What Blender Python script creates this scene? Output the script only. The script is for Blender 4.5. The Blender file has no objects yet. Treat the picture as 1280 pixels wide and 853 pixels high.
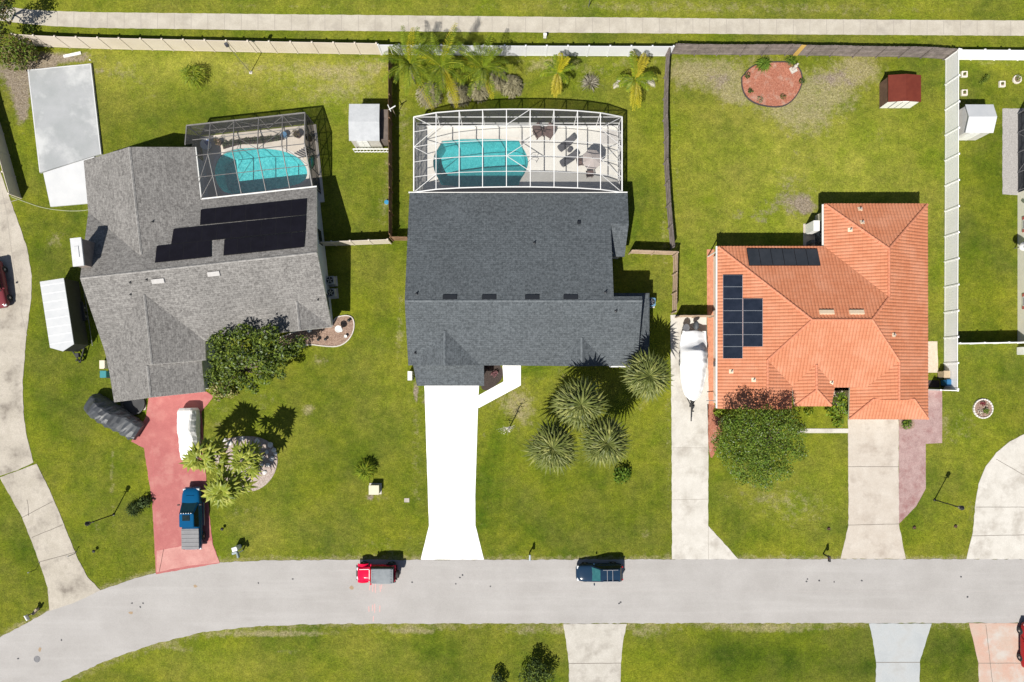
import bpy, bmesh, math, random
import numpy as np
from mathutils import Vector, Matrix
R = math.radians
random.seed(7)
rng = np.random.default_rng(11)
sc = bpy.context.scene
col = sc.collection
# ---------------------------------------------------------------- plan survey: drone 60 m above ground
CAM_H, FOC, NADX, NADY = 60.0, 750.0, 640.0, 470.0
def W(px, py, z=0.0):
    k = (CAM_H - z) / FOC
    return Vector(((px - NADX) * k, (NADY - py) * k, z))
def W2(px, py, z=0.0):
    v = W(px, py, z)
    return (v.x, v.y)
U1 = (math.cos(R(6.2)), math.sin(R(6.2)))
def H1(u, v, z=0.0):                     # frame of the turned grey house
    return Vector((u * U1[0] - v * U1[1], u * U1[1] + v * U1[0], z))

# ---------------------------------------------------------------- materials
def nd(nt, t, **kw):
    n = nt.nodes.new(t)
    for k, v in kw.items():
        if k in n.inputs.keys() if isinstance(k, str) else False:
            n.inputs[k].default_value = v
        else:
            setattr(n, k, v)
    return n
def rgba(c): return (c[0], c[1], c[2], 1.0)
def newmat(name):
    m = bpy.data.materials.new(name); m.use_nodes = True
    nt = m.node_tree; nt.nodes.clear()
    out = nt.nodes.new('ShaderNodeOutputMaterial')
    b = nt.nodes.new('ShaderNodeBsdfPrincipled')
    nt.links.new(b.outputs[0], out.inputs[0])
    return m, nt, b, out
def noise(nt, vec, scale, detail=4, rough=.6):
    n = nt.nodes.new('ShaderNodeTexNoise')
    n.inputs['Scale'].default_value = scale; n.inputs['Detail'].default_value = detail
    n.inputs['Roughness'].default_value = rough
    if vec is not None: nt.links.new(vec, n.inputs['Vector'])
    return n.outputs['Fac']
def ramp(nt, fac, lo, hi, c0=(0, 0, 0), c1=(1, 1, 1)):
    r = nt.nodes.new('ShaderNodeValToRGB')
    r.color_ramp.elements[0].position = lo; r.color_ramp.elements[0].color = rgba(c0)
    r.color_ramp.elements[1].position = hi; r.color_ramp.elements[1].color = rgba(c1)
    nt.links.new(fac, r.inputs[0])
    return r.outputs[0]
def mixc(nt, fac, a, b, mode='MIX'):
    m = nt.nodes.new('ShaderNodeMix'); m.data_type = 'RGBA'; m.blend_type = mode
    for s, v in ((m.inputs[0], fac), (m.inputs[6], a), (m.inputs[7], b)):
        if isinstance(v, (int, float)): s.default_value = v
        elif isinstance(v, tuple): s.default_value = rgba(v)
        else: nt.links.new(v, s)
    return m.outputs[2]
def math_(nt, op, a, b=None, clamp=False):
    m = nt.nodes.new('ShaderNodeMath'); m.operation = op; m.use_clamp = clamp
    for s, v in ((m.inputs[0], a), (m.inputs[1], b)):
        if v is None: continue
        if isinstance(v, (int, float)): s.default_value = v
        else: nt.links.new(v, s)
    return m.outputs[0]
def bumpn(nt, h, strength, dist, b):
    n = nt.nodes.new('ShaderNodeBump')
    n.inputs['Strength'].default_value = strength; n.inputs['Distance'].default_value = dist
    nt.links.new(h, n.inputs['Height']); nt.links.new(n.outputs[0], b.inputs['Normal'])
def pos(nt): return nt.nodes.new('ShaderNodeNewGeometry').outputs['Position']
MATS = {}
def mat(name, c, c2=None, scale=3.0, rough=.6, metal=0.0, bump=0.0, bscale=None, fine=0.0, stain=None, stain_scale=.4, stain_amt=(.5, .7), coat=0.0, spec=None):
    """plain surface: two tones mottled at one scale, optional fine speckle, optional stain colour with soft patches"""
    if name in MATS: return MATS[name]
    m, nt, b, out = newmat(name)
    p = pos(nt)
    c2 = c2 or tuple(min(1, x * 1.12) for x in c)
    f = ramp(nt, noise(nt, p, scale), .35, .65)
    cc = mixc(nt, f, c, c2)
    if fine:
        g = ramp(nt, noise(nt, p, 14, 3, .7), .3, .7, (1 - fine,) * 3, (1 + fine,) * 3)
        cc = mixc(nt, 1.0, cc, g, 'MULTIPLY')
    if stain:
        s = ramp(nt, noise(nt, p, stain_scale, 6, .65), *stain_amt)
        cc = mixc(nt, s, cc, stain)
    nt.links.new(cc, b.inputs['Base Color'])
    b.inputs['Roughness'].default_value = rough; b.inputs['Metallic'].default_value = metal
    if coat:
        b.inputs['Coat Weight'].default_value = coat; b.inputs['Coat Roughness'].default_value = .06
    if spec is not None: b.inputs['Specular IOR Level'].default_value = spec
    if bump: bumpn(nt, noise(nt, p, bscale or scale * 4, 4), bump, .03, b)
    MATS[name] = m
    return m
def leafmat(name, dark, mid, light, trans=.25, rough=.5):
    if name in MATS: return MATS[name]
    m, nt, b, out = newmat(name)
    g = nt.nodes.new('ShaderNodeNewGeometry')
    r = nt.nodes.new('ShaderNodeValToRGB')
    e = r.color_ramp.elements
    e[0].position = 0; e[0].color = rgba(dark); e[1].position = 1; e[1].color = rgba(light)
    k = e.new(.5); k.color = rgba(mid)
    nt.links.new(g.outputs['Random Per Island'], r.inputs[0])
    cc = mixc(nt, ramp(nt, noise(nt, g.outputs['Position'], 1.3, 3), .35, .65), r.outputs[0], mid)
    nt.links.new(cc, b.inputs['Base Color']); b.inputs['Roughness'].default_value = rough
    b.inputs['Specular IOR Level'].default_value = .3
    t = nt.nodes.new('ShaderNodeBsdfTranslucent'); nt.links.new(cc, t.inputs[0])
    mx = nt.nodes.new('ShaderNodeMixShader'); mx.inputs[0].default_value = trans
    nt.links.new(b.outputs[0], mx.inputs[1]); nt.links.new(t.outputs[0], mx.inputs[2]); nt.links.new(mx.outputs[0], out.inputs[0])
    MATS[name] = m
    return m
def shingle(name, c1, c2, c3, streak=.25):
    m, nt, b, out = newmat(name)
    uv = nt.nodes.new('ShaderNodeTexCoord').outputs['UV']
    br = nt.nodes.new('ShaderNodeTexBrick'); br.offset = .5
    br.inputs['Scale'].default_value = 1; br.inputs['Brick Width'].default_value = .46; br.inputs['Row Height'].default_value = .20
    br.inputs['Mortar Size'].default_value = .007; br.inputs['Color1'].default_value = rgba(c1); br.inputs['Color2'].default_value = rgba(c2)
    br.inputs['Mortar'].default_value = rgba(tuple(x * .55 for x in c1)); br.inputs['Bias'].default_value = 0
    nt.links.new(uv, br.inputs['Vector'])
    n1 = ramp(nt, noise(nt, uv, 4.0, 3, .75), .42, .66)
    cc = mixc(nt, math_(nt, 'MULTIPLY', n1, .75), br.outputs['Color'], c3)
    p = pos(nt)
    n2 = ramp(nt, noise(nt, p, .35, 4), .3, .7, (1 - streak * .5,) * 3, (1 + streak * .5,) * 3)
    cc = mixc(nt, 1.0, cc, n2, 'MULTIPLY')
    n3 = ramp(nt, noise(nt, p, 12, 3, .85), .34, .66, (.72,) * 3, (1.30,) * 3)
    cc = mixc(nt, 1.0, cc, n3, 'MULTIPLY')
    nt.links.new(cc, b.inputs['Base Color']); b.inputs['Roughness'].default_value = .85
    h = math_(nt, 'ADD', math_(nt, 'MULTIPLY', br.outputs['Fac'], -.6), noise(nt, p, 16, 3, .8))
    bumpn(nt, h, .6, .02, b)
    MATS[name] = m
    return m
def clay(name, c1, c2, c3):
    m, nt, b, out = newmat(name)
    uv = nt.nodes.new('ShaderNodeTexCoord').outputs['UV']
    br = nt.nodes.new('ShaderNodeTexBrick'); br.offset = 0
    br.inputs['Scale'].default_value = 1; br.inputs['Brick Width'].default_value = .31; br.inputs['Row Height'].default_value = .36
    br.inputs['Mortar Size'].default_value = .012; br.inputs['Mortar Smooth'].default_value = .5
    br.inputs['Color1'].default_value = rgba(c1); br.inputs['Color2'].default_value = rgba(c2); br.inputs['Mortar'].default_value = rgba(tuple(x * .72 for x in c1))
    nt.links.new(uv, br.inputs['Vector'])
    p = pos(nt)
    cc = mixc(nt, ramp(nt, noise(nt, p, .5, 5), .45, .7), br.outputs['Color'], c3)
    n3 = ramp(nt, noise(nt, p, 9, 3, .8), .3, .7, (.88,) * 3, (1.1,) * 3)
    cc = mixc(nt, 1.0, cc, n3, 'MULTIPLY')
    nt.links.new(cc, b.inputs['Base Color']); b.inputs['Roughness'].default_value = .75
    sx = nt.nodes.new('ShaderNodeSeparateXYZ'); nt.links.new(uv, sx.inputs[0])
    fr = math_(nt, 'FRACT', math_(nt, 'DIVIDE', sx.outputs[1], .36))
    bumpn(nt, math_(nt, 'ADD', fr, math_(nt, 'MULTIPLY', noise(nt, p, 20, 2), .2)), .5, .05, b)
    MATS[name] = m
    return m
def screenmat(name, c, opacity):
    """insect screen: see-through weave, denser when looked along"""
    m, nt, b, out = newmat(name)
    b.inputs['Base Color'].default_value = rgba(c); b.inputs['Roughness'].default_value = .8; b.inputs['Specular IOR Level'].default_value = .1
    g = nt.nodes.new('ShaderNodeNewGeometry')
    d = nt.nodes.new('ShaderNodeVectorMath'); d.operation = 'DOT_PRODUCT'
    nt.links.new(g.outputs['Normal'], d.inputs[0]); nt.links.new(g.outputs['Incoming'], d.inputs[1])
    cosv = math_(nt, 'MAXIMUM', math_(nt, 'ABSOLUTE', d.outputs['Value']), .08)
    # transmission of a weave = (1-opacity)^(1/cos)
    tr = math_(nt, 'POWER', 1.0 - opacity, math_(nt, 'DIVIDE', 1.0, cosv))
    t = nt.nodes.new('ShaderNodeBsdfTransparent')
    mx = nt.nodes.new('ShaderNodeMixShader'); nt.links.new(tr, mx.inputs[0])
    nt.links.new(b.outputs[0], mx.inputs[1]); nt.links.new(t.outputs[0], mx.inputs[2]); nt.links.new(mx.outputs[0], out.inputs[0])
    MATS[name] = m
    return m
def watermat(name, tint):
    m, nt, b, out = newmat(name)
    p = pos(nt)
    t = nt.nodes.new('ShaderNodeBsdfTransparent'); t.inputs[0].default_value = rgba(tint)
    gl = nt.nodes.new('ShaderNodeBsdfGlossy'); gl.inputs['Roughness'].default_value = .03
    fr = nt.nodes.new('ShaderNodeFresnel'); fr.inputs['IOR'].default_value = 1.33
    bp = nt.nodes.new('ShaderNodeBump'); bp.inputs['Strength'].default_value = .35; bp.inputs['Distance'].default_value = .06
    nt.links.new(noise(nt, p, 3.5, 3, .5), bp.inputs['Height'])
    nt.links.new(bp.outputs[0], gl.inputs['Normal']); nt.links.new(bp.outputs[0], fr.inputs['Normal'])
    mx = nt.nodes.new('ShaderNodeMixShader'); nt.links.new(fr.outputs[0], mx.inputs[0])
    nt.links.new(t.outputs[0], mx.inputs[1]); nt.links.new(gl.outputs[0], mx.inputs[2]); nt.links.new(mx.outputs[0], out.inputs[0])
    MATS[name] = m
    return m

# ---------------------------------------------------------------- mesh builder
XF = {}                                    # object name -> world matrix at build time
class MB:
    def __init__(s): s.v = []; s.f = []; s.m = []
    def add(s, vs, fs, mi=0):
        o = len(s.v); s.v += [tuple(p) for p in vs]
        for f in fs: s.f.append(tuple(i + o for i in f)); s.m.append(mi)
        return s
    def quad(s, a, b, c, d, mi=0): return s.add([a, b, c, d], [(0, 1, 2, 3)], mi)
    def poly(s, pts, mi=0): return s.add(pts, [tuple(range(len(pts)))], mi)
    def box(s, cx, cy, z0, sx, sy, sz, rz=0.0, mi=0, taper=1.0):
        c, n = math.cos(rz), math.sin(rz); vs = []
        for z, t in ((z0, 1.0), (z0 + sz, taper)):
            for a, b in ((-1, -1), (1, -1), (1, 1), (-1, 1)):
                x, y = a * sx / 2 * t, b * sy / 2 * t
                vs.append((cx + x * c - y * n, cy + x * n + y * c, z))
        return s.add(vs, [(3, 2, 1, 0), (4, 5, 6, 7), (0, 1, 5, 4), (1, 2, 6, 5), (2, 3, 7, 6), (3, 0, 4, 7)], mi)
    def prism(s, pts, z0, z1, mi=0, mis=None, bottom=False):
        n = len(pts)
        ar = sum(pts[i][0] * pts[(i + 1) % n][1] - pts[(i + 1) % n][0] * pts[i][1] for i in range(n))
        if ar < 0: pts = list(reversed(pts))
        vs = [(p[0], p[1], z0) for p in pts] + [(p[0], p[1], z1) for p in pts]
        s.add(vs, [tuple(range(n, 2 * n))], mi)
        o = len(s.v) - 2 * n
        for i in range(n):
            j = (i + 1) % n
            s.f.append((o + i, o + j, o + n + j, o + n + i)); s.m.append(mi if mis is None else mis)
        if bottom: s.f.append(tuple(o + i for i in reversed(range(n)))); s.m.append(mi)
        return s
    def tube(s, pts, r, n=8, mi=0, cap=True):
        pts = [Vector(p) for p in pts]; rs = r if isinstance(r, (list, tuple)) else [r] * len(pts)
        rings = []
        o = len(s.v)
        for i, p in enumerate(pts):
            d = (pts[min(i + 1, len(pts) - 1)] - pts[max(i - 1, 0)])
            d = d.normalized() if d.length > 1e-9 else Vector((0, 0, 1))
            a = d.cross(Vector((0, 0, 1)))
            if a.length < .05: a = d.cross(Vector((1, 0, 0)))
            a.normalize(); b = d.cross(a)
            for k in range(n):
                t = 2 * math.pi * k / n
                q = p + (a * math.cos(t) + b * math.sin(t)) * rs[i]
                s.v.append(tuple(q))
        for i in range(len(pts) - 1):
            for k in range(n):
                a, b = o + i * n + k, o + i * n + (k + 1) % n
                s.f.append((a, b, b + n, a + n)); s.m.append(mi)
        if cap:
            s.f.append(tuple(o + k for k in reversed(range(n)))); s.m.append(mi)
            s.f.append(tuple(o + (len(pts) - 1) * n + k for k in range(n))); s.m.append(mi)
        return s
    def bar(s, p, q, w, h=None, mi=0):
        """square bar from p to q"""
        p, q = Vector(p), Vector(q); h = h or w
        d = (q - p).normalized(); a = d.cross(Vector((0, 0, 1)))
        if a.length < .05: a = Vector((1, 0, 0))
        a.normalize(); b = a.cross(d)
        vs = []
        for e in (p, q):
            for x, y in ((-1, -1), (1, -1), (1, 1), (-1, 1)): vs.append(e + a * (x * w / 2) + b * (y * h / 2))
        return s.add(vs, [(3, 2, 1, 0), (4, 5, 6, 7), (0, 1, 5, 4), (1, 2, 6, 5), (2, 3, 7, 6), (3, 0, 4, 7)], mi)
    def lathe(s, prof, cx=0, cy=0, n=20, mi=0):
        o = len(s.v)
        for r, z in prof:
            for k in range(n):
                t = 2 * math.pi * k / n; s.v.append((cx + r * math.cos(t), cy + r * math.sin(t), z))
        for i in range(len(prof) - 1):
            for k in range(n):
                a, b = o + i * n + k, o + i * n + (k + 1) % n
                s.f.append((a, b, b + n, a + n)); s.m.append(mi)
        s.f.append(tuple(o + k for k in reversed(range(n)))); s.m.append(mi)
        s.f.append(tuple(o + (len(prof) - 1) * n + k for k in range(n))); s.m.append(mi)
        return s
    def loft(s, rings, mi=0, caps=True):
        n = len(rings[0]); o = len(s.v)
        for r in rings: s.v += [tuple(p) for p in r]
        for i in range(len(rings) - 1):
            for k in range(n):
                a, b = o + i * n + k, o + i * n + (k + 1) % n
                s.f.append((a, b, b + n, a + n)); s.m.append(mi)
        if caps:
            s.f.append(tuple(o + k for k in reversed(range(n)))); s.m.append(mi)
            s.f.append(tuple(o + (len(rings) - 1) * n + k for k in range(n))); s.m.append(mi)
        return s
    def build(s, name, mats, parent=None, local=False, smooth=False, sub=0, bevel=0.0, tri=False, uvroof=False, origin=True, recalc=False):
        if not isinstance(mats, (list, tuple)): mats = [mats]
        vs = np.array(s.v, dtype=float).reshape(-1, 3)
        loc = Matrix.Identity(4)
        if parent is not None:
            base = XF[parent.name]
            if not local:
                inv = np.array(base.inverted())
                vs = vs @ inv[:3, :3].T + inv[:3, 3]
            XFm = base
        else:
            if origin and len(vs):
                c = Vector(((vs[:, 0].min() + vs[:, 0].max()) / 2, (vs[:, 1].min() + vs[:, 1].max()) / 2, vs[:, 2].min()))
                vs = vs - np.array(c); loc = Matrix.Translation(c)
            XFm = loc
        me = bpy.data.meshes.new(name)
        me.from_pydata(vs.tolist(), [], s.f)
        for m in mats: me.materials.append(m)
        if len(mats) > 1: me.polygons.foreach_set('material_index', s.m)
        if tri or recalc or bevel:
            bm = bmesh.new(); bm.from_mesh(me)
            if recalc or bevel: bmesh.ops.recalc_face_normals(bm, faces=bm.faces)
            if bevel:
                ed = [e for e in bm.edges if len(e.link_faces) == 2 and e.calc_face_angle(0) > .5]
                bmesh.ops.bevel(bm, geom=ed, offset=bevel, segments=2, affect='EDGES', clamp_overlap=True)
            if tri: bmesh.ops.triangulate(bm, faces=[f for f in bm.faces if len(f.verts) > 4])
            bm.to_mesh(me); bm.free()
        if uvroof: roof_uv(me)
        if smooth:
            me.polygons.foreach_set('use_smooth', [True] * len(me.polygons))
        me.update()
        o = bpy.data.objects.new(name, me); col.objects.link(o)
        if parent is not None: o.parent = parent
        else: o.matrix_world = loc
        XF[o.name] = XFm
        if sub:
            md = o.modifiers.new('sub', 'SUBSURF'); md.levels = sub; md.render_levels = sub
        return o
def roof_uv(me):
    uv = me.uv_layers.new(name='UVMap')
    for p in me.polygons:
        n = p.normal
        d = Vector((n.x, n.y, 0))
        if d.length < .02: e, d = Vector((1, 0, 0)), Vector((0, 1, 0))
        else:
            d = Vector((0, 0, -1)) - n * (-n.z); d.normalize(); e = n.cross(d)
        for li in p.loop_indices:
            q = me.vertices[me.loops[li].vertex_index].co
            uv.data[li].uv = (q.dot(e), q.dot(d))
def tag(o, label=None, cat=None, group=None, kind=None):
    if label: o['label'] = label
    if cat: o['category'] = cat
    if group: o['group'] = group
    if kind: o['kind'] = kind
    return o
def thing(name, label, cat, loc=(0, 0, 0), rz=0.0, group=None, scale=1.0):
    o = bpy.data.objects.new(name, None); col.objects.link(o)
    o.location = loc; o.rotation_euler = (0, 0, rz); o.scale = (scale,) * 3; o.empty_display_size = .3
    XF[o.name] = Matrix.Translation(Vector(loc)) @ Matrix.Rotation(rz, 4, 'Z') @ Matrix.Scale(scale, 4)
    return tag(o, label, cat, group)
def copy_tree(o, parent=None):
    c = o.copy(); col.objects.link(c)
    if parent is not None: c.parent = parent
    for ch in list(o.children): copy_tree(ch, c)
    return c
def dup(o, loc, rz, label, scale=None):
    c = copy_tree(o); c.location = loc; c.rotation_euler = (0, 0, rz); c['label'] = label
    if scale: c.scale = scale if isinstance(scale, tuple) else (scale,) * 3
    return c
def structure(mb, name, mats, **kw):
    o = mb.build(name, mats, **kw); o['kind'] = 'structure'
    return o
def inpoly(x, y, poly):
    """vectorised point in polygon"""
    x = np.asarray(x, float); y = np.asarray(y, float); r = np.zeros(x.shape, bool); n = len(poly)
    for i in range(n):
        x0, y0 = poly[i][0], poly[i][1]; x1, y1 = poly[(i + 1) % n][0], poly[(i + 1) % n][1]
        if y0 == y1: continue
        c = ((y0 > y) != (y1 > y)) & (x < (x1 - x0) * (y - y0) / (y1 - y0) + x0)
        r ^= c
    return r
def dense(pts, step, closed=True, jit=0.0):
    """resample a polyline, jitter it a little so that edges are not ruled"""
    out = []; n = len(pts)
    for i in range(n if closed else n - 1):
        a, b = Vector(pts[i][:2]), Vector(pts[(i + 1) % n][:2])
        k = max(1, int((b - a).length / step))
        nrm = Vector((-(b - a).y, (b - a).x)); nrm = nrm.normalized() if nrm.length else nrm
        for j in range(k):
            q = a.lerp(b, j / k)
            if jit and j: q = q + nrm * random.uniform(-jit, jit)
            out.append((q.x, q.y))
    if not closed: out.append(tuple(pts[-1][:2]))
    return out
def smoothline(pts, it=2):
    for _ in range(it):
        o = [pts[0]]
        for a, b in zip(pts[:-1], pts[1:]):
            o.append((a[0] * .75 + b[0] * .25, a[1] * .75 + b[1] * .25)); o.append((a[0] * .25 + b[0] * .75, a[1] * .25 + b[1] * .75))
        o.append(pts[-1]); pts = o
    return pts
# ================================================================ materials of the setting
M_conc = mat('concrete_walk', (.385, .35, .29), (.46, .425, .36), scale=.8, rough=.9, fine=.12, stain=(.30, .27, .23), stain_scale=.5, stain_amt=(.52, .78), bump=.15)
M_conc_old = mat('concrete_old', (.37, .335, .28), (.46, .42, .36), scale=.9, rough=.9, fine=.16, stain=(.20, .175, .145), stain_scale=.45, stain_amt=(.49, .68), bump=.15)
M_conc_pale = mat('concrete_pale', (.485, .46, .415), (.55, .525, .48), scale=.8, rough=.9, fine=.10, stain=(.345, .315, .275), stain_scale=.5, stain_amt=(.50, .72), bump=.12)
M_conc_beige = mat('concrete_beige', (.435, .385, .33), (.49, .445, .39), scale=.8, rough=.9, fine=.10, stain=(.33, .28, .235), stain_scale=.6, stain_amt=(.52, .75), bump=.12)
M_white_drive = mat('painted_driveway', (.77, .77, .775), (.82, .82, .825), scale=.5, rough=.7, fine=.02, bump=.1)
M_red_drive = mat('red_stained_concrete', (.345, .100, .096), (.395, .128, .118), scale=.9, rough=.8, fine=.12, stain=(.44, .195, .17), stain_scale=.45, stain_amt=(.5, .75), bump=.1)
M_pink_conc = mat('salmon_concrete', (.44, .345, .285), (.47, .30, .235), scale=.5, rough=.85, fine=.08, stain=(.46, .42, .38), stain_scale=.4, stain_amt=(.48, .62))
M_mauve = mat('mauve_pavers', (.30, .195, .185), (.37, .26, .245), scale=1.6, rough=.85, fine=.25, stain=(.225, .10, .095), stain_scale=.6, stain_amt=(.50, .70), bump=.3, bscale=8)
M_brick_strip = mat('brick_pavers', (.42, .17, .095), (.52, .235, .14), scale=2.5, rough=.85, fine=.2, bump=.4, bscale=8)
M_joint = mat('joint', (.16, .14, .12), rough=1)
M_joint_soft = mat('joint_soft', (.30, .27, .235), rough=1)
M_pebble = mat('grey_gravel', (.28, .265, .255), (.38, .365, .35), scale=9, rough=1, fine=.25, bump=.8, bscale=12)
M_deck_w = mat('pool_deck_paint', (.66, .64, .59), (.71, .69, .64), scale=1, rough=.8, fine=.06)
M_deck_b = mat('pool_deck_beige', (.62, .55, .46), (.70, .63, .54), scale=1, rough=.8, fine=.08)
M_mulch_red = mat('red_mulch', (.26, .085, .050), (.40, .17, .11), scale=9, rough=1, fine=.35, stain=(.40, .27, .21), stain_scale=1.2, stain_amt=(.52, .75), bump=1, bscale=14)
M_mulch_brown = mat('brown_mulch', (.18, .115, .085), (.34, .24, .185), scale=8, rough=1, fine=.3, bump=1, bscale=14)
M_mulch_dark = mat('dark_mulch', (.035, .026, .022), (.06, .045, .04), scale=8, rough=1, fine=.3, bump=1, bscale=14)
M_mulch_grey = mat('grey_pink_gravel', (.30, .235, .205), (.44, .375, .34), scale=7, rough=1, fine=.3, bump=1, bscale=12)
M_slab = mat('weathered_slab', (.29, .305, .31), (.345, .355, .365), scale=.55, rough=.8, fine=.06, stain=(.48, .49, .49), stain_scale=.28, stain_amt=(.50, .68))
M_slab_new = mat('new_slab', (.50, .51, .52), (.56, .565, .57), scale=.6, rough=.8, fine=.03)

# road: worn asphalt, paler wheel bands come from patches of wear
def road_material():
    m, nt, b, out = newmat('worn_asphalt')
    p = pos(nt)
    mp = nt.nodes.new('ShaderNodeMapping'); mp.inputs['Scale'].default_value = (.05, .8, 1); nt.links.new(p, mp.inputs[0])
    c = mixc(nt, ramp(nt, noise(nt, p, .25, 6, .65), .35, .68), (.325, .310, .297), (.375, .360, .348))
    c = mixc(nt, math_(nt, 'MULTIPLY', ramp(nt, noise(nt, mp.outputs[0], 1.2, 4), .5, .7), .5), c, (.41, .395, .383))
    g = ramp(nt, noise(nt, p, 18, 2, .8), .25, .75, (.86,) * 3, (1.14,) * 3)
    c = mixc(nt, 1.0, c, g, 'MULTIPLY')
    sp = ramp(nt, noise(nt, p, 2.2, 6, .8), .70, .76)
    c = mixc(nt, math_(nt, 'MULTIPLY', sp, .35), c, (.24, .22, .21))
    nt.links.new(c, b.inputs['Base Color']); b.inputs['Roughness'].default_value = .9
    bumpn(nt, noise(nt, p, 25, 2), .3, .01, b)
    return m
M_road = road_material()

def lawn_material():
    m, nt, b, out = newmat('lawn_grass')
    p = pos(nt)
    def attr(n):
        a = nt.nodes.new('ShaderNodeAttribute'); a.attribute_name = n; return a.outputs['Fac']
    n_big = ramp(nt, noise(nt, p, .09, 7, .66), .39, .61)
    n_mid = ramp(nt, noise(nt, p, .21, 8, .66), .38, .64)
    n_fin = noise(nt, p, 3.2, 5, .75)
    n_vf = noise(nt, p, 8.5, 4, .85)
    n_m2 = ramp(nt, noise(nt, p, .95, 7, .72), .36, .66)
    n_hue = ramp(nt, noise(nt, p, .16, 8, .72), .42, .62)
    lush, mid, yel, olive = (.062, .106, .0060), (.145, .186, .0100), (.265, .258, .022), (.205, .172, .050)
    c = mixc(nt, n_big, lush, mid)
    c = mixc(nt, math_(nt, 'MULTIPLY', n_mid, .60), c, yel)
    c = mixc(nt, attr('lush'), c, mixc(nt, n_mid, (.042, .074, .0045), (.095, .132, .0062)))
    c = mixc(nt, attr('gold'), c, mixc(nt, n_mid, (.210, .250, .020), (.335, .325, .055)))
    c = mixc(nt, math_(nt, 'MULTIPLY', n_hue, .32), c, olive)
    c = mixc(nt, 1.0, c, ramp(nt, n_m2, 0, 1, (.76, .79, .76), (1.25, 1.20, 1.25)), 'MULTIPLY')
    sp = noise(nt, p, 5.5, 4, .8)
    fl = ramp(nt, noise(nt, p, 3.6, 8, .85), .57, .66)
    c = mixc(nt, math_(nt, 'MULTIPLY', fl, .30), c, (.34, .315, .10))
    fd = ramp(nt, noise(nt, p, 2.6, 8, .85), .42, .34)
    c = mixc(nt, math_(nt, 'MULTIPLY', fd, .22), c, (.035, .060, .005))
    # dry thatch: shows where the attribute beats a broken threshold
    th = math_(nt, 'ADD', math_(nt, 'MULTIPLY', attr('dry'), .74), math_(nt, 'MULTIPLY', math_(nt, 'SUBTRACT', noise(nt, p, 1.1, 8, .82), .5), 2.1))
    thf = math_(nt, 'MULTIPLY', ramp(nt, th, .30, .72), ramp(nt, attr('dry'), .04, .25))
    c = mixc(nt, math_(nt, 'MULTIPLY', thf, .66), c, mixc(nt, ramp(nt, sp, .3, .7), (.19, .15, .06), (.44, .38, .25)))
    td = math_(nt, 'ADD', math_(nt, 'MULTIPLY', attr('dirt'), .8), math_(nt, 'MULTIPLY', math_(nt, 'SUBTRACT', noise(nt, p, .9, 8, .8), .5), 1.7))
    tdf = math_(nt, 'MULTIPLY', ramp(nt, td, .36, .66), ramp(nt, attr('dirt'), .05, .3))
    c = mixc(nt, math_(nt, 'MULTIPLY', tdf, .88), c, mixc(nt, ramp(nt, sp, .3, .7), (.125, .085, .058), (.35, .295, .25)))
    g1 = ramp(nt, n_fin, .30, .70, (.72,) * 3, (1.28,) * 3)
    c = mixc(nt, 1.0, c, g1, 'MULTIPLY')
    g2 = ramp(nt, n_vf, .32, .68, (.52,) * 3, (1.54,) * 3)
    c = mixc(nt, 1.0, c, g2, 'MULTIPLY')
    nt.links.new(c, b.inputs['Base Color']); b.inputs['Roughness'].default_value = .95; b.inputs['Specular IOR Level'].default_value = .1
    h = math_(nt, 'ADD', n_fin, math_(nt, 'MULTIPLY', n_vf, .8))
    bumpn(nt, h, .8, .10, b)
    return m
M_lawn = lawn_material()

# ================================================================ outlines on the ground (plan pixels -> metres)
def P(*pts): return [W2(x, y) for x, y in pts]
road_top = [(-260, 1010), (-120, 880), (-50, 826), (0, 797), (62, 763), (125, 738), (160, 726), (195, 716), (235, 708), (275, 703), (340, 700.5), (420, 700), (640, 700), (900, 699), (1100, 699), (1500, 699)]
road_bot = [(1500, 778), (1100, 779), (900, 779), (640, 779.5), (400, 780), (320, 783), (250, 791), (190, 806), (130, 827), (75, 853), (0, 900), (-120, 1000), (-190, 1080)]
road_poly = dense(P(*road_top), .35, False, .05) + dense(P(*road_bot), .35, False, .06)
walk_top = [(-300, 2), (-60, 5), (0, 8), (30, 11.5), (60, 14), (110, 15.5), (330, 18), (640, 21), (950, 24), (1280, 26), (1600, 28)]
walk_bot = [(1600, 47), (1280, 45), (950, 43), (640, 40.5), (330, 38), (110, 35), (60, 32.5), (25, 29), (0, 26), (-60, 23), (-300, 20)]
walk_poly = dense(P(*walk_top), .4, False, .02) + dense(P(*walk_bot), .4, False, .02)
drive_far = [(-120, 120), (-14, 180), (0, 214), (12, 247), (22, 275), (34, 310), (40, 345), (39.5, 372), (33, 420), (28.5, 480), (30, 520), (34, 547), (42, 578), (22, 588), (0, 595), (-40, 590), (-120, 520)]
drive_apron = [(0, 597), (23, 588.5), (46, 580), (62, 612), (78, 650), (98, 700), (110, 722), (126, 738), (94, 753), (62, 764), (60, 735), (45, 690), (28, 647)]
drive_red = [(186, 497), (218, 491), (257, 489), (267, 496), (252, 515), (254, 540), (258, 600), (263, 655), (266, 680), (275, 704), (195, 718), (192, 660), (190, 625), (180, 560), (164, 552), (175, 535), (183, 520)]
drive_white = [(530.5, 480), (599, 480), (598, 495), (594, 620), (594.3, 657), (605, 699.6), (526, 699.6), (536.3, 657), (535, 620)]
walk_white = [(598, 494.5), (629.5, 477), (628, 455), (651, 455), (651, 482), (598, 510.5)]
drive_boat = [(838, 394), (883, 394), (885.5, 480), (885, 657), (923, 699.2), (840, 699.2), (839.5, 560)]
drive_three = [(1060, 520), (1123, 520), (1123.5, 656), (1132, 698.6), (1050.5, 698.6), (1060.5, 657)]
walk_three = [(1000, 536), (1060, 536), (1060, 541.5), (1000, 541.5)]
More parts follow.
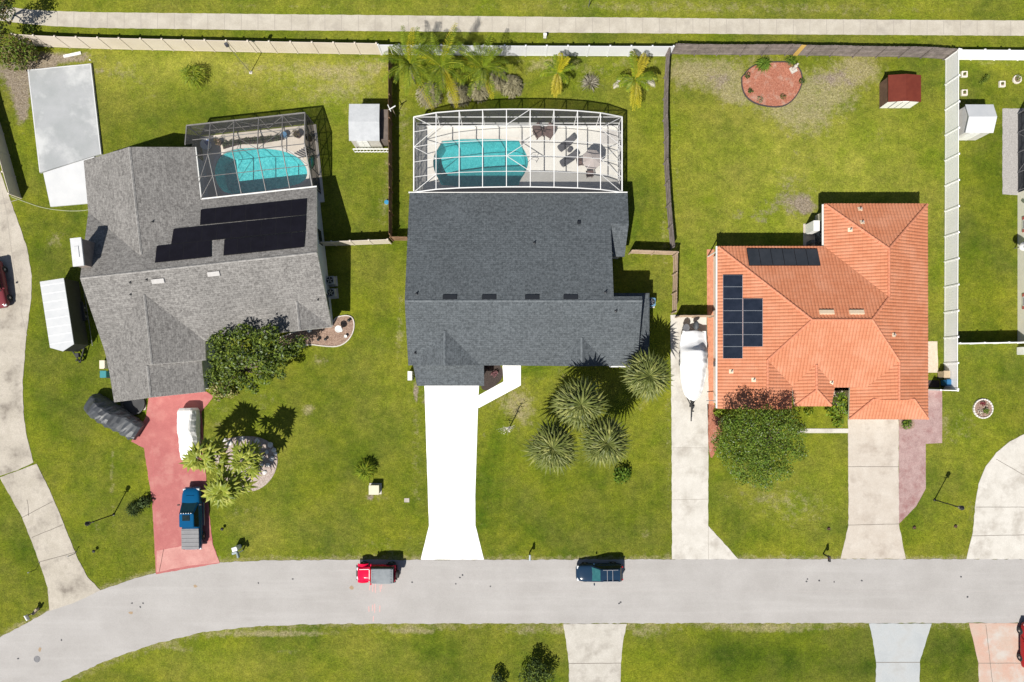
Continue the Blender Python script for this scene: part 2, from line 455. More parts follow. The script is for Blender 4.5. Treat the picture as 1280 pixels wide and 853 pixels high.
mauve_poly = [(1123.5, 520), (1158, 520), (1158, 487), (1177.5, 487), (1177.5, 554), (1157, 555), (1157, 611), (1145, 633), (1123.5, 655)]
drive_four = [(1500, 545), (1280, 543), (1262, 552), (1245, 566), (1232, 583), (1223, 605), (1219, 630), (1216, 665), (1208, 699), (1500, 699)]
drop_a = [(704, 780), (783.5, 780), (779, 800), (776, 829), (776, 905), (712, 905), (711, 829), (708, 805)]
drop_b = [(1086, 779.5), (1164.5, 779.5), (1157, 803), (1149.5, 827), (1149, 905), (1094, 905), (1095, 828), (1091, 800)]
drop_c = [(1211, 779), (1400, 779), (1400, 905), (1224, 905), (1223, 829), (1217, 803)]
deck_one_uv = [(-30.0, 19.3), (-16.75, 19.3), (-16.75, 27.1), (-28.3, 27.1), (-28.3, 24.7), (-30.0, 24.7)]
pool_one_px = [(268, 216), (269.5, 206), (274, 197), (283, 190), (294, 186.5), (310, 185), (330, 185.5), (348, 187.5), (362, 191.5), (374, 198), (381, 206), (384.5, 214), (384, 222), (380, 227), (372, 231.5), (350, 236), (325, 240), (300, 243), (284, 242.5), (275, 236), (270, 227)]
pool_two_px = [(554, 174), (648, 174), (651, 182), (657, 190), (661, 203), (657, 216), (650, 226), (648, 234), (553, 234), (549, 226), (543.5, 216), (541, 204), (543.5, 192), (549, 184)]
pool_one = smoothline([tuple(p) for p in P(*pool_one_px)] + [tuple(W2(*pool_one_px[0]))], 1)[1:-1]
pool_two = smoothline([tuple(p) for p in P(*pool_two_px)] + [tuple(W2(*pool_two_px[0]))], 1)[1:-1]
deck_one = [H1(u, v)[:2] for u, v in deck_one_uv]
deck_two = [(-9.85, 16.6), (10.65, 16.6), (10.65, 25.0), (-9.85, 25.0)]
patio_four = P((1253, 136), (1400, 136), (1400, 246), (1268, 244), (1253, 243))

def grow(poly, d):
    n = len(poly); out = []; ar = sum(poly[i][0] * poly[(i + 1) % n][1] - poly[(i + 1) % n][0] * poly[i][1] for i in range(n)); sg = 1 if ar > 0 else -1
    for i in range(n):
        a, b, c = Vector(poly[i - 1]), Vector(poly[i]), Vector(poly[(i + 1) % n])
        n1 = Vector(((b - a).y, -(b - a).x)).normalized(); n2 = Vector(((c - b).y, -(c - b).x)).normalized()
        m = (n1 + n2); m = m.normalized() / max(.4, m.normalized().dot(n1))
        q = b + m * d * sg; out.append((q.x, q.y))
    return out
grow_ = grow
# ================================================================ lawn: one sheet with worn patches
def blob(X, Y, px, py, rx, ry, amt=1.0, rot=0):
    c = W(px, py); dx, dy = X - c.x, Y - c.y; a, b = rx * .08, ry * .08
    cr, sr = math.cos(rot), math.sin(rot)
    u, v = dx * cr + dy * sr, -dx * sr + dy * cr
    return amt * np.exp(-((u / a) ** 2 + (v / b) ** 2))
def make_lawn():
    st = .25
    xs = np.arange(-57, 57 + st / 2, st); ys = np.arange(-36, 43 + st / 2, st)
    X, Y = np.meshgrid(xs, ys); nx, ny = len(xs), len(ys)
    V = np.stack([X.ravel(), Y.ravel(), np.zeros(X.size)], 1)
    i, j = np.meshgrid(np.arange(nx - 1), np.arange(ny - 1)); a = (j * nx + i).ravel()
    Fq = np.stack([a, a + 1, a + 1 + nx, a + nx], 1)
    cx, cy = V[Fq].mean(1)[:, 0], V[Fq].mean(1)[:, 1]
    keep = np.ones(len(Fq), bool)
    for pl in (grow_(pool_one, .19), grow_(pool_two, .19)):
        keep &= ~inpoly(cx, cy, pl)
    Fq = Fq[keep]
    n0 = len(V); B = 260
    x0, x1, y0, y1 = xs[0], xs[-1], ys[0], ys[-1]
    ex = [(-B, -B), (B, -B), (B, B), (-B, B)]
    V = np.vstack([V, [[p[0], p[1], 0] for p in ex]])
    c00, c10, c01, c11 = 0, nx - 1, (ny - 1) * nx, ny * nx - 1
    faces = Fq.tolist() + [(n0, n0 + 1, c10, c00), (n0 + 1, n0 + 2, c11, c10), (n0 + 2, n0 + 3, c01, c11), (n0 + 3, n0, c00, c01)]
    me = bpy.data.meshes.new('lawn'); me.from_pydata(V.tolist(), [], faces)
    x, y = V[:, 0], V[:, 1]
    dry = np.zeros(len(V)); dirt = dry.copy(); lush = dry.copy(); gold = dry.copy()
    for t in [(300, 110, 60, 25, .32), (390, 120, 50, 25, .35), (440, 110, 40, 25, .45), (180, 110, 40, 30, .3), (460, 150, 25, 30, .3), (250, 690, 40, 8, .3), (480, 680, 50, 14, .3), (590, 640, 40, 30, .2), (120, 660, 30, 30, .25), (30, 640, 15, 30, .25), (420, 88, 55, 14, .6), (330, 84, 60, 10, .45), (470, 80, 20, 12, .5), (700, 80, 60, 10, .5), (680, 85, 30, 14, .4), (740, 102, 25, 14, .6), (795, 80, 35, 12, .45),
              (860, 90, 24, 20, 1.0), (905, 95, 34, 24, 1.0), (920, 118, 22, 16, .9), (985, 132, 42, 24, .95), (1035, 112, 44, 32, 1.0), (1078, 85, 28, 20, 1.0), (960, 76, 40, 8, .5), (1010, 160, 40, 20, .5),
              (1030, 240, 40, 22, .3), (985, 220, 24, 22, .45), (640, 500, 26, 22, .75), (655, 520, 18, 22, .6), (620, 470, 25, 14, .45), (700, 470, 30, 12, .4), (385, 512, 10, 8, .9), (400, 452, 18, 10, .5),
              (330, 500, 22, 14, .4), (270, 520, 18, 30, .35), (300, 640, 40, 20, .35), (470, 620, 20, 10, .5), (800, 505, 30, 14, .4), (150, 90, 22, 14, .5), (110, 120, 12, 60, .3), (70, 300, 14, 12, .7),
              (140, 590, 4, 45, .6), (75, 720, 8, 10, .6), (1100, 170, 18, 10, .5), (480, 260, 10, 30, .55), (486, 200, 8, 40, .5), (505, 150, 10, 60, .5), (660, 790, 20, 6, .6), (515, 789, 30, 4, .9),
              (350, 793, 60, 3.5, 1.1), (225, 812, 20, 5, .6), (360, 815, 30, 4, .5), (700, 788, 12, 7, .6), (810, 792, 25, 8, .6), (960, 787, 60, 5, .6), (1240, 790, 30, 8, .3), (520, 560, 10, 120, .4),
              (535, 430, 20, 60, .35), (480, 420, 18, 10, .35), (1000, 640, 60, 30, .4), (950, 620, 60, 20, .35), (1190, 535, 45, 30, .45), (1215, 640, 25, 30, .3), (806, 667, 9, 7, .6), (835, 560, 4, 140, .4),
              (640, 47, 700, 4, .25), (300, 8, 300, 6, .3), (800, 8, 200, 10, .45), (1050, 12, 200, 10, .4), (1240, 78, 30, 6, .5), (1180, 300, 6, 200, .35), (845, 200, 6, 140, .35), (830, 300, 5, 60, .6), (500, 400, 6, 70, .5), (675, 160, 6, 30, .2)]:
        dry += blob(x, y, *t)
    for t in [(20, 90, 35, 22, .9), (55, 78, 26, 14, .8), (100, 72, 38, 8, .8), (25, 115, 14, 26, .8), (28, 140, 10, 30, .7), (125, 88, 14, 8, .5), (490, 85, 12, 12, .5), (900, 100, 22, 14, .35), (1045, 95, 40, 14, .35), (570, 110, 70, 14, .6), (640, 105, 25, 18, .5),
              (985, 246, 26, 28, .6), (1010, 260, 18, 12, .5), (950, 262, 24, 14, .35), (915, 270, 20, 14, .35), (1000, 190, 60, 16, .35), (900, 100, 30, 20, .4), (1040, 100, 45, 25, .4), (1005, 255, 14, 10, .5), (950, 275, 12, 8, .4), (520, 492, 4, 18, .9), (530, 500, 3, 20, .6), (800, 300, 24, 6, .25), (886, 515, 4, 60, .8), (605, 545, 4, 10, .5), (463, 622, 7, 6, .9), (175, 490, 8, 20, .3), (1142, 660, 4, 4, .6), (1194, 658, 5, 4, .6), (1036, 661, 6, 5, .6), (130, 445, 3, 20, .5), (60, 250, 8, 60, .25)]:
        dirt += blob(x, y, *t)
    for t in [(110, 420, 60, 90, .55), (90, 500, 40, 60, .5), (60, 330, 25, 60, .6), (30, 700, 40, 60, .5), (150, 650, 40, 60, .45), (150, 740, 40, 20, .4), (450, 540, 60, 60, .3), (480, 350, 20, 60, .45), (450, 200, 25, 80, .35), (900, 815, 60, 25, .6), (1000, 820, 120, 30, .65), (1185, 815, 50, 30, .7), (1060, 840, 160, 30, .5),
              (560, 830, 60, 30, .4), (470, 830, 130, 30, .25), (430, 560, 90, 90, .25), (750, 630, 110, 60, .35), (300, 650, 60, 40, .15), (320, 170, 60, 40, .3), (225, 150, 60, 25, .35), (590, 815, 40, 20, .3), (830, 640, 40, 60, .3), (720, 660, 80, 40, .25), (1225, 280, 30, 120, .35), (1240, 220, 25, 40, .35), (540, 835, 8, 30, .5), (140, 170, 14, 80, .5), (940, 650, 50, 30, .3)]:
        lush += blob(x, y, *t)
    for t in [(400, 105, 90, 35, .5), (250, 75, 130, 16, .5), (430, 240, 40, 60, .3), (480, 520, 60, 60, .25), (330, 540, 60, 50, .2), (950, 180, 130, 80, .55), (1000, 280, 140, 90, .5), (1080, 200, 80, 70, .5), (300, 90, 150, 20, .6), (320, 660, 60, 40, .3), (170, 100, 80, 40, .4), (420, 120, 60, 40, .4), (1000, 620, 90, 50, .35), (760, 160, 40, 70, .3), (860, 340, 30, 60, .35), (640, 10, 700, 14, .4), (1180, 560, 60, 60, .25), (480, 820, 120, 30, .25), (280, 830, 90, 20, .35)]:
        gold += blob(x, y, *t)
    # pale fringe beside the street
    for pl, wd, am in ((P(*road_top), .55, .75), (P(*road_bot), .8, .6)):
        d = np.full(len(V), 1e9)
        for (ax, ay), (bx, by) in zip(pl[:-1], pl[1:]):
            L2 = (bx - ax) ** 2 + (by - ay) ** 2
            t = np.clip(((x - ax) * (bx - ax) + (y - ay) * (by - ay)) / L2, 0, 1)
            d = np.minimum(d, np.hypot(x - ax - t * (bx - ax), y - ay - t * (by - ay)))
        dry += am * np.exp(-(d / wd) ** 2)
    for n, arr in (('dry', dry), ('dirt', dirt), ('lush', lush), ('gold', gold)):
        at = me.attributes.new(n, 'FLOAT', 'POINT'); at.data.foreach_set('value', np.clip(arr, 0, 1).astype(np.float32))
    me.materials.append(M_lawn); me.update()
    o = bpy.data.objects.new('lawn', me); col.objects.link(o); o['kind'] = 'structure'; XF[o.name] = Matrix.Identity(4)
make_lawn()

def sheet(name, poly, z, mats, joints=(), jw=.05, jmi=1, thick=.06, jit=.03, step=.4):
    """a slab with its top at z; joints are thin inset lines laid 4 mm above, given as plan point pairs"""
    b = MB(); pl = dense(poly, step, True, jit) if jit else list(poly)
    b.prism(pl, z - thick, z)
    for (x0, y0), (x1, y1) in joints:
        p, q = W2(x0, y0), W2(x1, y1)
        pts = [p]; n = max(1, int(math.dist(p, q) / .6))
        for i in range(1, n): pts.append((p[0] + (q[0] - p[0]) * i / n + random.uniform(-.012, .012), p[1] + (q[1] - p[1]) * i / n + random.uniform(-.012, .012)))
        pts.append(q)
        for a, c in zip(pts[:-1], pts[1:]):
            d = Vector((c[0] - a[0], c[1] - a[1], 0)).normalized() * (jw / 2); nx, ny = -d.y, d.x
            b.quad((a[0] + nx, a[1] + ny, z + .004), (a[0] - nx, a[1] - ny, z + .004), (c[0] - nx, c[1] - ny, z + .004), (c[0] + nx, c[1] + ny, z + .004), jmi)
    o = b.build(name, mats, tri=True, origin=False); o['kind'] = 'structure'
    return o
def crack(a, b, n=6, amp=5):
    pts = [a]
    for i in range(1, n): pts.append((a[0] + (b[0] - a[0]) * i / n + random.uniform(-amp, amp), a[1] + (b[1] - a[1]) * i / n + random.uniform(-amp, amp)))
    pts.append(b)
    return list(zip(pts[:-1], pts[1:]))
rd = [((560 + i * 60, 739.3), (620 + i * 60, 739.2)) for i in range(13)] 
sheet('street', road_poly, .02, [M_road, mat('road_seam', (.36, .335, .32), rough=1)], joints=rd, jw=.035, jit=0)
wj = []
x = 30.0
while x < 1300:
    t = np.interp(x, [p[0] for p in walk_top], [p[1] for p in walk_top]); u = np.interp(x, [p[0] for p in reversed(walk_bot)], [p[1] for p in reversed(walk_bot)])
    wj.append(((x, t + .6), (x, u - .6))); x += 20.9
sheet('sidewalk', walk_poly, .025, [M_conc, M_joint_soft], joints=wj, jw=.05, jit=0)
sheet('driveway', P(*drive_far), .03, [M_conc_old, M_joint_soft], joints=crack((0, 255), (22, 250), 3, 1) + crack((3, 240), (34, 420), 7, 3))
sheet('driveway', P(*drive_apron), .034, [M_conc_old, M_joint], joints=[((28, 647), (66, 627)), ((40, 672), (79, 656)), ((48, 703), (96, 690))] + crack((34, 625), (36, 645), 3, 1), jw=.06)
sheet('driveway', P(*drive_red), .03, [M_red_drive, mat('red_joint', (.40, .12, .12), rough=1)], joints=[((191, 560), (196, 688)), ((196, 688), (265, 675)), ((205, 686), (199, 716))] + crack((190, 595), (255, 590), 2, 1), jw=.04)
sheet('driveway', P((196.2, 688.5), (264.5, 675.5), (266, 681), (274.7, 703.4), (235, 707.4), (196, 715.6)), .034, [mat('pale_red_concrete', (.43, .185, .165), (.50, .25, .22), scale=.8, rough=.8, fine=.12, stain=(.36, .12, .11), stain_scale=.6, stain_amt=(.52, .75))])
sheet('driveway', P(*drive_white), .03, [M_white_drive, mat('white_joint', (.68, .68, .69), rough=1)], joints=[((537, 657), (594, 657)), ((536, 575), (595, 575)), ((566, 485), (566, 697))], jw=.03, jit=.01)
sheet('front_path', P(*walk_white), .034, [M_white_drive], jit=0)
sheet('driveway', P(*drive_boat), .03, [M_conc_pale, M_joint_soft], joints=[((840, 560), (885, 560)), ((840, 625), (885, 624)), ((885.3, 658), (885.5, 699))], jw=.04)
sheet('driveway', P(*drive_three), .03, [M_conc_beige, M_joint], joints=[((1060, 583.5), (1123, 583.5)), ((1060, 656.5), (1124, 655))] , jw=.05)
sheet('front_path', P(*walk_three), .034, [M_conc_pale], jit=0)
sheet('paver_apron', P(*mauve_poly), .026, [M_mauve], jit=.01)
sheet('driveway', P(*drive_four), .03, [M_conc_pale, M_joint], joints=[((1245, 574), (1300, 606)), ((1219, 634), (1320, 634)), ((1215, 670), (1320, 668))] , jw=.05)
sheet('driveway', P(*drop_a), .03, [mat('concrete_weathered', (.41, .385, .34), (.47, .445, .40), scale=.8, rough=.9, fine=.12, stain=(.30, .275, .24), stain_scale=.6, stain_amt=(.5, .7)), M_joint], joints=[((711, 829.5), (776, 829))], jw=.06)
sheet('driveway', P(*drop_b), .03, [mat('concrete_bluish', (.355, .375, .385), (.41, .425, .43), scale=.5, rough=.9, fine=.08, stain=(.35, .355, .35), stain_scale=.5), M_joint], joints=[((1095, 828), (1149.5, 828))], jw=.06)
sheet('driveway', P(*drop_c), .03, [M_pink_conc, M_joint], joints=[((1223, 829), (1290, 829)), ((1232, 781), (1241, 860))], jw=.05)
sheet('paver_strip', P((883.5, 312), (893, 312), (893, 512), (884.5, 512)), .022, [M_brick_strip], jit=.01)
sheet('side_pad', P((1158, 427), (1171.5, 427), (1172.5, 466), (1158, 466)), .03, [mat('sandy_pavers', (.50, .42, .32), (.58, .50, .40), scale=3, fine=.15)], jit=.02)
sheet('gravel_patio', patio_four, .024, [M_pebble], jit=.03)
sheet('patio_slab', P((1004, 280), (1032, 280), (1032, 310), (1004, 310)), .03, [M_conc_beige], jit=0)
sheet('concrete_slab', P((36.5, 89), (115.5, 81), (128.5, 193.5), (119, 196), (51.5, 217)), .22, [M_slab, M_slab_new], joints=[((37.4, 90), (52, 216)), ((37, 89.5), (115, 81.6)), ((115, 81.6), (127.8, 194))], jw=.10, thick=.25, jit=0)
sheet('concrete_slab', P((55.5, 217), (119, 196.6), (122, 205), (122, 254), (64.5, 259)), .16, [M_slab_new], thick=.2, jit=0)

# pool decks with the pool cut out
def deck(name, outer, hole, z, m):
    bm = bmesh.new()
    es = []
    for lp in (outer, hole):
        vs = [bm.verts.new((p[0], p[1], z)) for p in lp]
        es += [bm.edges.new((vs[i], vs[(i + 1) % len(vs)])) for i in range(len(vs))]
    bmesh.ops.triangle_fill(bm, use_beauty=True, edges=es)
    ext = bmesh.ops.extrude_edge_only(bm, edges=[e for e in bm.edges if len(e.link_faces) == 1])
    for v in [g for g in ext['geom'] if isinstance(g, bmesh.types.BMVert)]: v.co.z = -.12
    bmesh.ops.recalc_face_normals(bm, faces=bm.faces)
    me = bpy.data.meshes.new(name); bm.to_mesh(me); bm.free(); me.materials.append(m)
    o = bpy.data.objects.new(name, me); col.objects.link(o); o['kind'] = 'structure'; XF[o.name] = Matrix.Identity(4)
deck('pool_deck', deck_one, grow(pool_one, .26), .08, M_deck_b)
deck('pool_deck', deck_two, grow(pool_two, .26), .08, M_deck_w)
M_plaster = mat('plaster_ripple_light', (.10, .42, .455), (.30, .64, .65), scale=4.2, rough=.6, fine=.3)  # pale and dark mottling painted in for light rippling on the pool floor
M_plaster2 = mat('plaster_ripple_light_deep', (.085, .35, .375), (.18, .48, .495), scale=5, rough=.6, fine=.3)  # same painted ripple light, in darker tones
M_coping = mat('pool_coping', (.66, .62, .56), (.72, .68, .62), scale=3, rough=.7)
M_water = watermat('pool_water', (.60, .96, .97))
def pool(label, poly, m, steps_at, depth=1.5):
    cx = sum(p[0] for p in poly) / len(poly); cy = sum(p[1] for p in poly) / len(poly)
    t = thing('swimming_pool', label, 'pool', (cx, cy, 0))
    n = len(poly); g = grow(poly, .27); b = MB()
    for i in range(n):
        j = (i + 1) % n
        b.quad((*poly[i], .095), (*poly[j], .095), (*g[j], .095), (*g[i], .095))
        b.quad((*poly[i], .095), (*poly[j], .095), (*poly[j], -.12), (*poly[i], -.12))
        b.quad((*g[i], .095), (*g[j], .095), (*g[j], -.1), (*g[i], -.1))
    b.build('coping', M_coping, t)
    b = MB(); lo = grow(poly, -.35)
    for i in range(n):
        j = (i + 1) % n
        b.quad((*g[i], -.1), (*g[j], -.1), (*poly[j], -.115), (*poly[i], -.115))
        b.quad((*poly[i], -.115), (*poly[j], -.115), (*lo[j], -depth), (*lo[i], -depth))
    b.poly([(*p, -depth) for p in lo]); b.build('basin', m, t, tri=True)
    for k, (px, py, r) in enumerate(steps_at):
        c = W(px, py); b = MB()
        pts = [(c.x + r * math.cos(a * math.pi / 10), c.y + r * math.sin(a * math.pi / 10)) for a in range(20)]
        pts = [q for q in pts if inpoly(np.array([q[0]]), np.array([q[1]]), grow(poly, .05))[0]]
        if len(pts) > 3: b.prism(pts, -depth + .02, -.35 - .22 * k); b.build('step', m, t)
    b = MB(); b.poly([(*p, -.06) for p in grow(poly, -.003)]); b.build('water', M_water, t, tri=True)
    return t
pool('kidney shaped turquoise pool inside the dark bronze screen cage', pool_one, M_plaster, [])
pool('long turquoise pool with a rounded step end inside the white screen cage', pool_two, M_plaster2, [])

# small marks lying on the street
tag(MB().lathe([(.33, .02), (.33, .03), (.26, .032), (.25, .028)], *W2(46.5, 824), n=24).build('manhole_cover', mat('cast_iron', (.10, .10, .11), (.2, .2, .21), scale=9, rough=.7)), 'round dark iron manhole cover in the curved street', 'manhole cover')
def spots(name, label, cat, pts, m, group=None):
    for k, (px, py, r) in enumerate(pts):
        b = MB(); c = W(px, py)
        q = [(c.x + r * random.uniform(.6, 1.2) * math.cos(a * math.pi / 5), c.y + r * random.uniform(.6, 1.2) * math.sin(a * math.pi / 5)) for a in range(10)]
        b.prism(q, .02, .026); tag(b.build(name, m), label[k] if isinstance(label, list) else label, cat, group)
M_tar = mat('tar', (.05, .05, .055), rough=.8); M_tan = mat('rust_spot', (.30, .22, .14), rough=.9)
b = MB()
def mark(b, pts, r, z=.025):
    for (px, py) in pts:
        c = W(px, py); q = [(c.x + r * random.uniform(.5, 1.3) * math.cos(a * math.pi / 4), c.y + r * random.uniform(.5, 1.3) * math.sin(a * math.pi / 4)) for a in range(8)]
        b.poly([(x, y, z) for x, y in q])
mark(b, [(175.5, 759), (179, 754), (165, 754), (77, 800), (23, 823), (575, 722), (578, 719), (570, 730), (515, 728), (1009, 724), (1008, 727), (1042.6, 727.5), (1077, 726), (1024, 726), (1209, 746), (776, 753), (774, 754.5), (366, 724), (323, 729), (1201, 721), (613, 733)], .10)
structure(b, 'road_stains', M_tar, origin=False, tri=True)
b = MB(); mark(b, [(164, 766), (50, 812), (244, 733), (440, 735)], .22); structure(b, 'rust_stains', M_tan, origin=False, tri=True)
b = MB()
for px, y0, y1 in ((462.5, 731, 738), (466.5, 729, 740), (469.5, 730, 741), (475, 732, 740), (477, 731, 736), (461, 758, 765), (466, 756, 764), (468.5, 755, 766), (475, 757, 765), (467, 770, 777)):
    a, c = W(px, y0), W(px + random.uniform(-.8, .8), y1); b.quad((a.x - .045, a.y, .025), (a.x + .045, a.y, .025), (c.x + .045, c.y, .025), (c.x - .045, c.y, .025))
structure(b, 'road_markings', mat('pink_utility_paint', (.60, .30, .28), (.50, .38, .36), scale=4, rough=.9), origin=False)
# ================================================================ houses
class Roof:
    def __init__(s, faces):
        s.faces = [[Vector(p) for p in f] for f in faces]; s.pl = []
        for f in s.faces:
            n = Vector((0, 0, 0))
            for i in range(len(f)): n += f[i].cross(f[(i + 1) % len(f)])
            if n.z < 0: f.reverse(); n = -n
            c = sum(f, Vector()) / len(f); s.pl.append((n.normalized(), c))
    def z(s, x, y, default=None):
        best = None
        for f, (n, c) in zip(s.faces, s.pl):
            if inpoly(np.array([x]), np.array([y]), f)[0]:
                z = c.z - (n.x * (x - c.x) + n.y * (y - c.y)) / n.z
                if best is None or z > best: best = z
        return default if best is None else best
    def on(s, px, py, face=None, off=0.0):
        """point of the roof under a plan pixel"""
        z = 3.0
        for _ in range(12):
            p = W(px, py, z)
            if face is not None:
                n, c = s.pl[face]; z = c.z - (n.x * (p.x - c.x) + n.y * (p.y - c.y)) / n.z
            else: z = s.z(p.x, p.y, z)
        n = s.pl[face][0] if face is not None else Vector((0, 0, 1))
        return W(px, py, z) + n * off
    def mesh(s, parent, m, fascia_m, drop=.2, uv=True):
        bm = bmesh.new(); d = {}
        def V(p):
            k = (round(p.x, 3), round(p.y, 3), round(p.z, 3))
            if k not in d: d[k] = bm.verts.new(p)
            return d[k]
        for f in s.faces:
            try: bm.faces.new([V(p) for p in f])
            except ValueError: pass
        bmesh.ops.triangulate(bm, faces=bm.faces[:])
        bmesh.ops.recalc_face_normals(bm, faces=bm.faces[:])
        for f in bm.faces:
            if f.normal.z < 0: f.normal_flip()
        bm.normal_update()
        top = bm.faces[:]
        mb = MB(); mb.v = [tuple(v.co) for v in bm.verts]; bm.verts.index_update()
        for f in top: mb.f.append(tuple(v.index for v in f.verts)); mb.m.append(0)
        for e in bm.edges:
            if len(e.link_faces) == 1:
                l = e.link_loops[0]; a, b = l.vert.co, l.link_loop_next.vert.co
                o = Vector((0, 0, -drop)); mb.quad(b, a, a + o, b + o, 1)
        bm.free()
        return mb.build('roof', [m, fascia_m], parent, uvroof=uv)
def wall_loop(b, pts, rf, mi=0, top=None, step=.4, sink=.07, base=0.0):
    """vertical walls along a footprint, their tops following the roof's underside"""
    n = len(pts)
    for i in range(n):
        a, c = Vector(pts[i][:2]), Vector(pts[(i + 1) % n][:2]); k = max(1, int((c - a).length / step))
        prev = None
        for j in range(k + 1):
            q = a.lerp(c, j / k); qq = a.lerp(c, min(max(j / k, .002), .998))
            z = rf.z(qq.x, qq.y, 2.6) - sink if top is None else top
            cur = (q.x, q.y, z)
            if prev: b.quad((prev[0], prev[1], base), (cur[0], cur[1], base), cur, prev, mi)
            prev = cur
def wall_opening(parent, name, a, b_, z0, z1, frac0, frac1, pane_m, frame_m, proud=.03, extra=None):
    """a window or door set on the wall a->b_ (left to right seen from outside)"""
    a, b_ = Vector((*a[:2], 0)), Vector((*b_[:2], 0)); d = b_ - a; nrm = Vector((d.y, -d.x, 0)).normalized(); dn = d.normalized()
    p, q = a + d * frac0, a + d * frac1
    mb = MB(); f = .07
    def qd(p0, p1, za, zb, off, mi):
        o = nrm * off
        mb.add([(p0 + o) + Vector((0, 0, za)), (p1 + o) + Vector((0, 0, za)), (p1 + o) + Vector((0, 0, zb)), (p0 + o) + Vector((0, 0, zb)),
                p0 + Vector((0, 0, za)), p1 + Vector((0, 0, za)), p1 + Vector((0, 0, zb)), p0 + Vector((0, 0, zb))],
               [(0, 1, 2, 3), (4, 5, 1, 0), (5, 6, 2, 1), (6, 7, 3, 2), (7, 4, 0, 3)], mi)
    qd(p - dn * f, p, z0 - f, z1 + f, proud + .02, 0); qd(q, q + dn * f, z0 - f, z1 + f, proud + .02, 0)
    qd(p, q, z1, z1 + f, proud + .02, 0); qd(p, q, z0 - f, z0, proud + .02, 0)
    w = mb.build(name, frame_m, parent)
    mb = MB(); qd(p, q, z0, z1, proud, 0); mb.build('pane' if name == 'window' else 'door_panel', pane_m, w)
    return w
M_glass = mat('window_glass', (.03, .04, .05), (.05, .06, .07), rough=.08, spec=.8)
M_whitep = mat('white_paint', (.68, .68, .66), (.73, .73, .71), scale=2, rough=.5)
M_fascia_w = mat('white_fascia', (.76, .75, .72), (.80, .79, .77), scale=2, rough=.5)
M_gutter_d = mat('dark_fascia', (.12, .12, .13), (.16, .16, .17), rough=.5)
def solar_quad(parent_roof, rf, corners, face, m, frame_m, nx, ny, name, thick=.06, gap=.03):
    """collector rows laid on the roof; each one a sub-part"""
    P4 = [rf.on(x, y, face, .03) for x, y in corners]; n = rf.pl[face][0]
    for i in range(nx):
        for j in range(ny):
            def at(u, v): return (P4[0].lerp(P4[1], u)).lerp(P4[3].lerp(P4[2], u), v)
            u0, u1, v0, v1 = i / nx, (i + 1) / nx, j / ny, (j + 1) / ny
            wu = gap / max(.3, (P4[1] - P4[0]).length) / 2; wv = gap / max(.3, (P4[3] - P4[0]).length) / 2
            q = [at(u0 + wu, v0 + wv), at(u1 - wu, v0 + wv), at(u1 - wu, v1 - wv), at(u0 + wu, v1 - wv)]
            b = MB(); top = [p + n * thick for p in q]
            b.add([*q, *top], [(0, 1, 5, 4), (1, 2, 6, 5), (2, 3, 7, 6), (3, 0, 4, 7)], 1)
            c = sum(top, Vector()) / 4; ins = [p.lerp(c, .03) for p in top]
            b.add([*top, *ins], [(0, 1, 5, 4), (1, 2, 6, 5), (2, 3, 7, 6), (3, 0, 4, 7)], 1)
            b.poly(ins, 0); b.build(name, [m, frame_m], parent_roof, recalc=True)
def roof_box(roof, rf, face, px, py, w, h, z, m, name='roof_vent', along=None):
    """a low vent on the roof slope, w along the eave"""
    n = rf.pl[face][0]; c = rf.on(px, py, face)
    d = Vector((0, 0, -1)) - n * (-n.z); d.normalize(); e = n.cross(d)
    b = MB(); vs = []
    for zz, t in ((-.02, 1), (z, .92)):
        for x, y in ((-1, -1), (1, -1), (1, 1), (-1, 1)): vs.append(c + e * (x * w / 2 * t) + d * (y * h / 2 * t) + n * zz)
    b.add(vs, [(4, 5, 6, 7), (0, 1, 5, 4), (1, 2, 6, 5), (2, 3, 7, 6), (3, 0, 4, 7)]); b.build(name, m, roof, recalc=True)
def roof_pipe(roof, rf, px, py, r=.05, h=.35, m=None, cap=False):
    c = rf.on(px, py); b = MB(); b.lathe([(r * 2.4, c.z - .05), (r * 2.2, c.z + .05), (r, c.z + .09), (r, c.z + h)], c.x, c.y, 10)
    b.build('vent_pipe', m, roof, smooth=False)

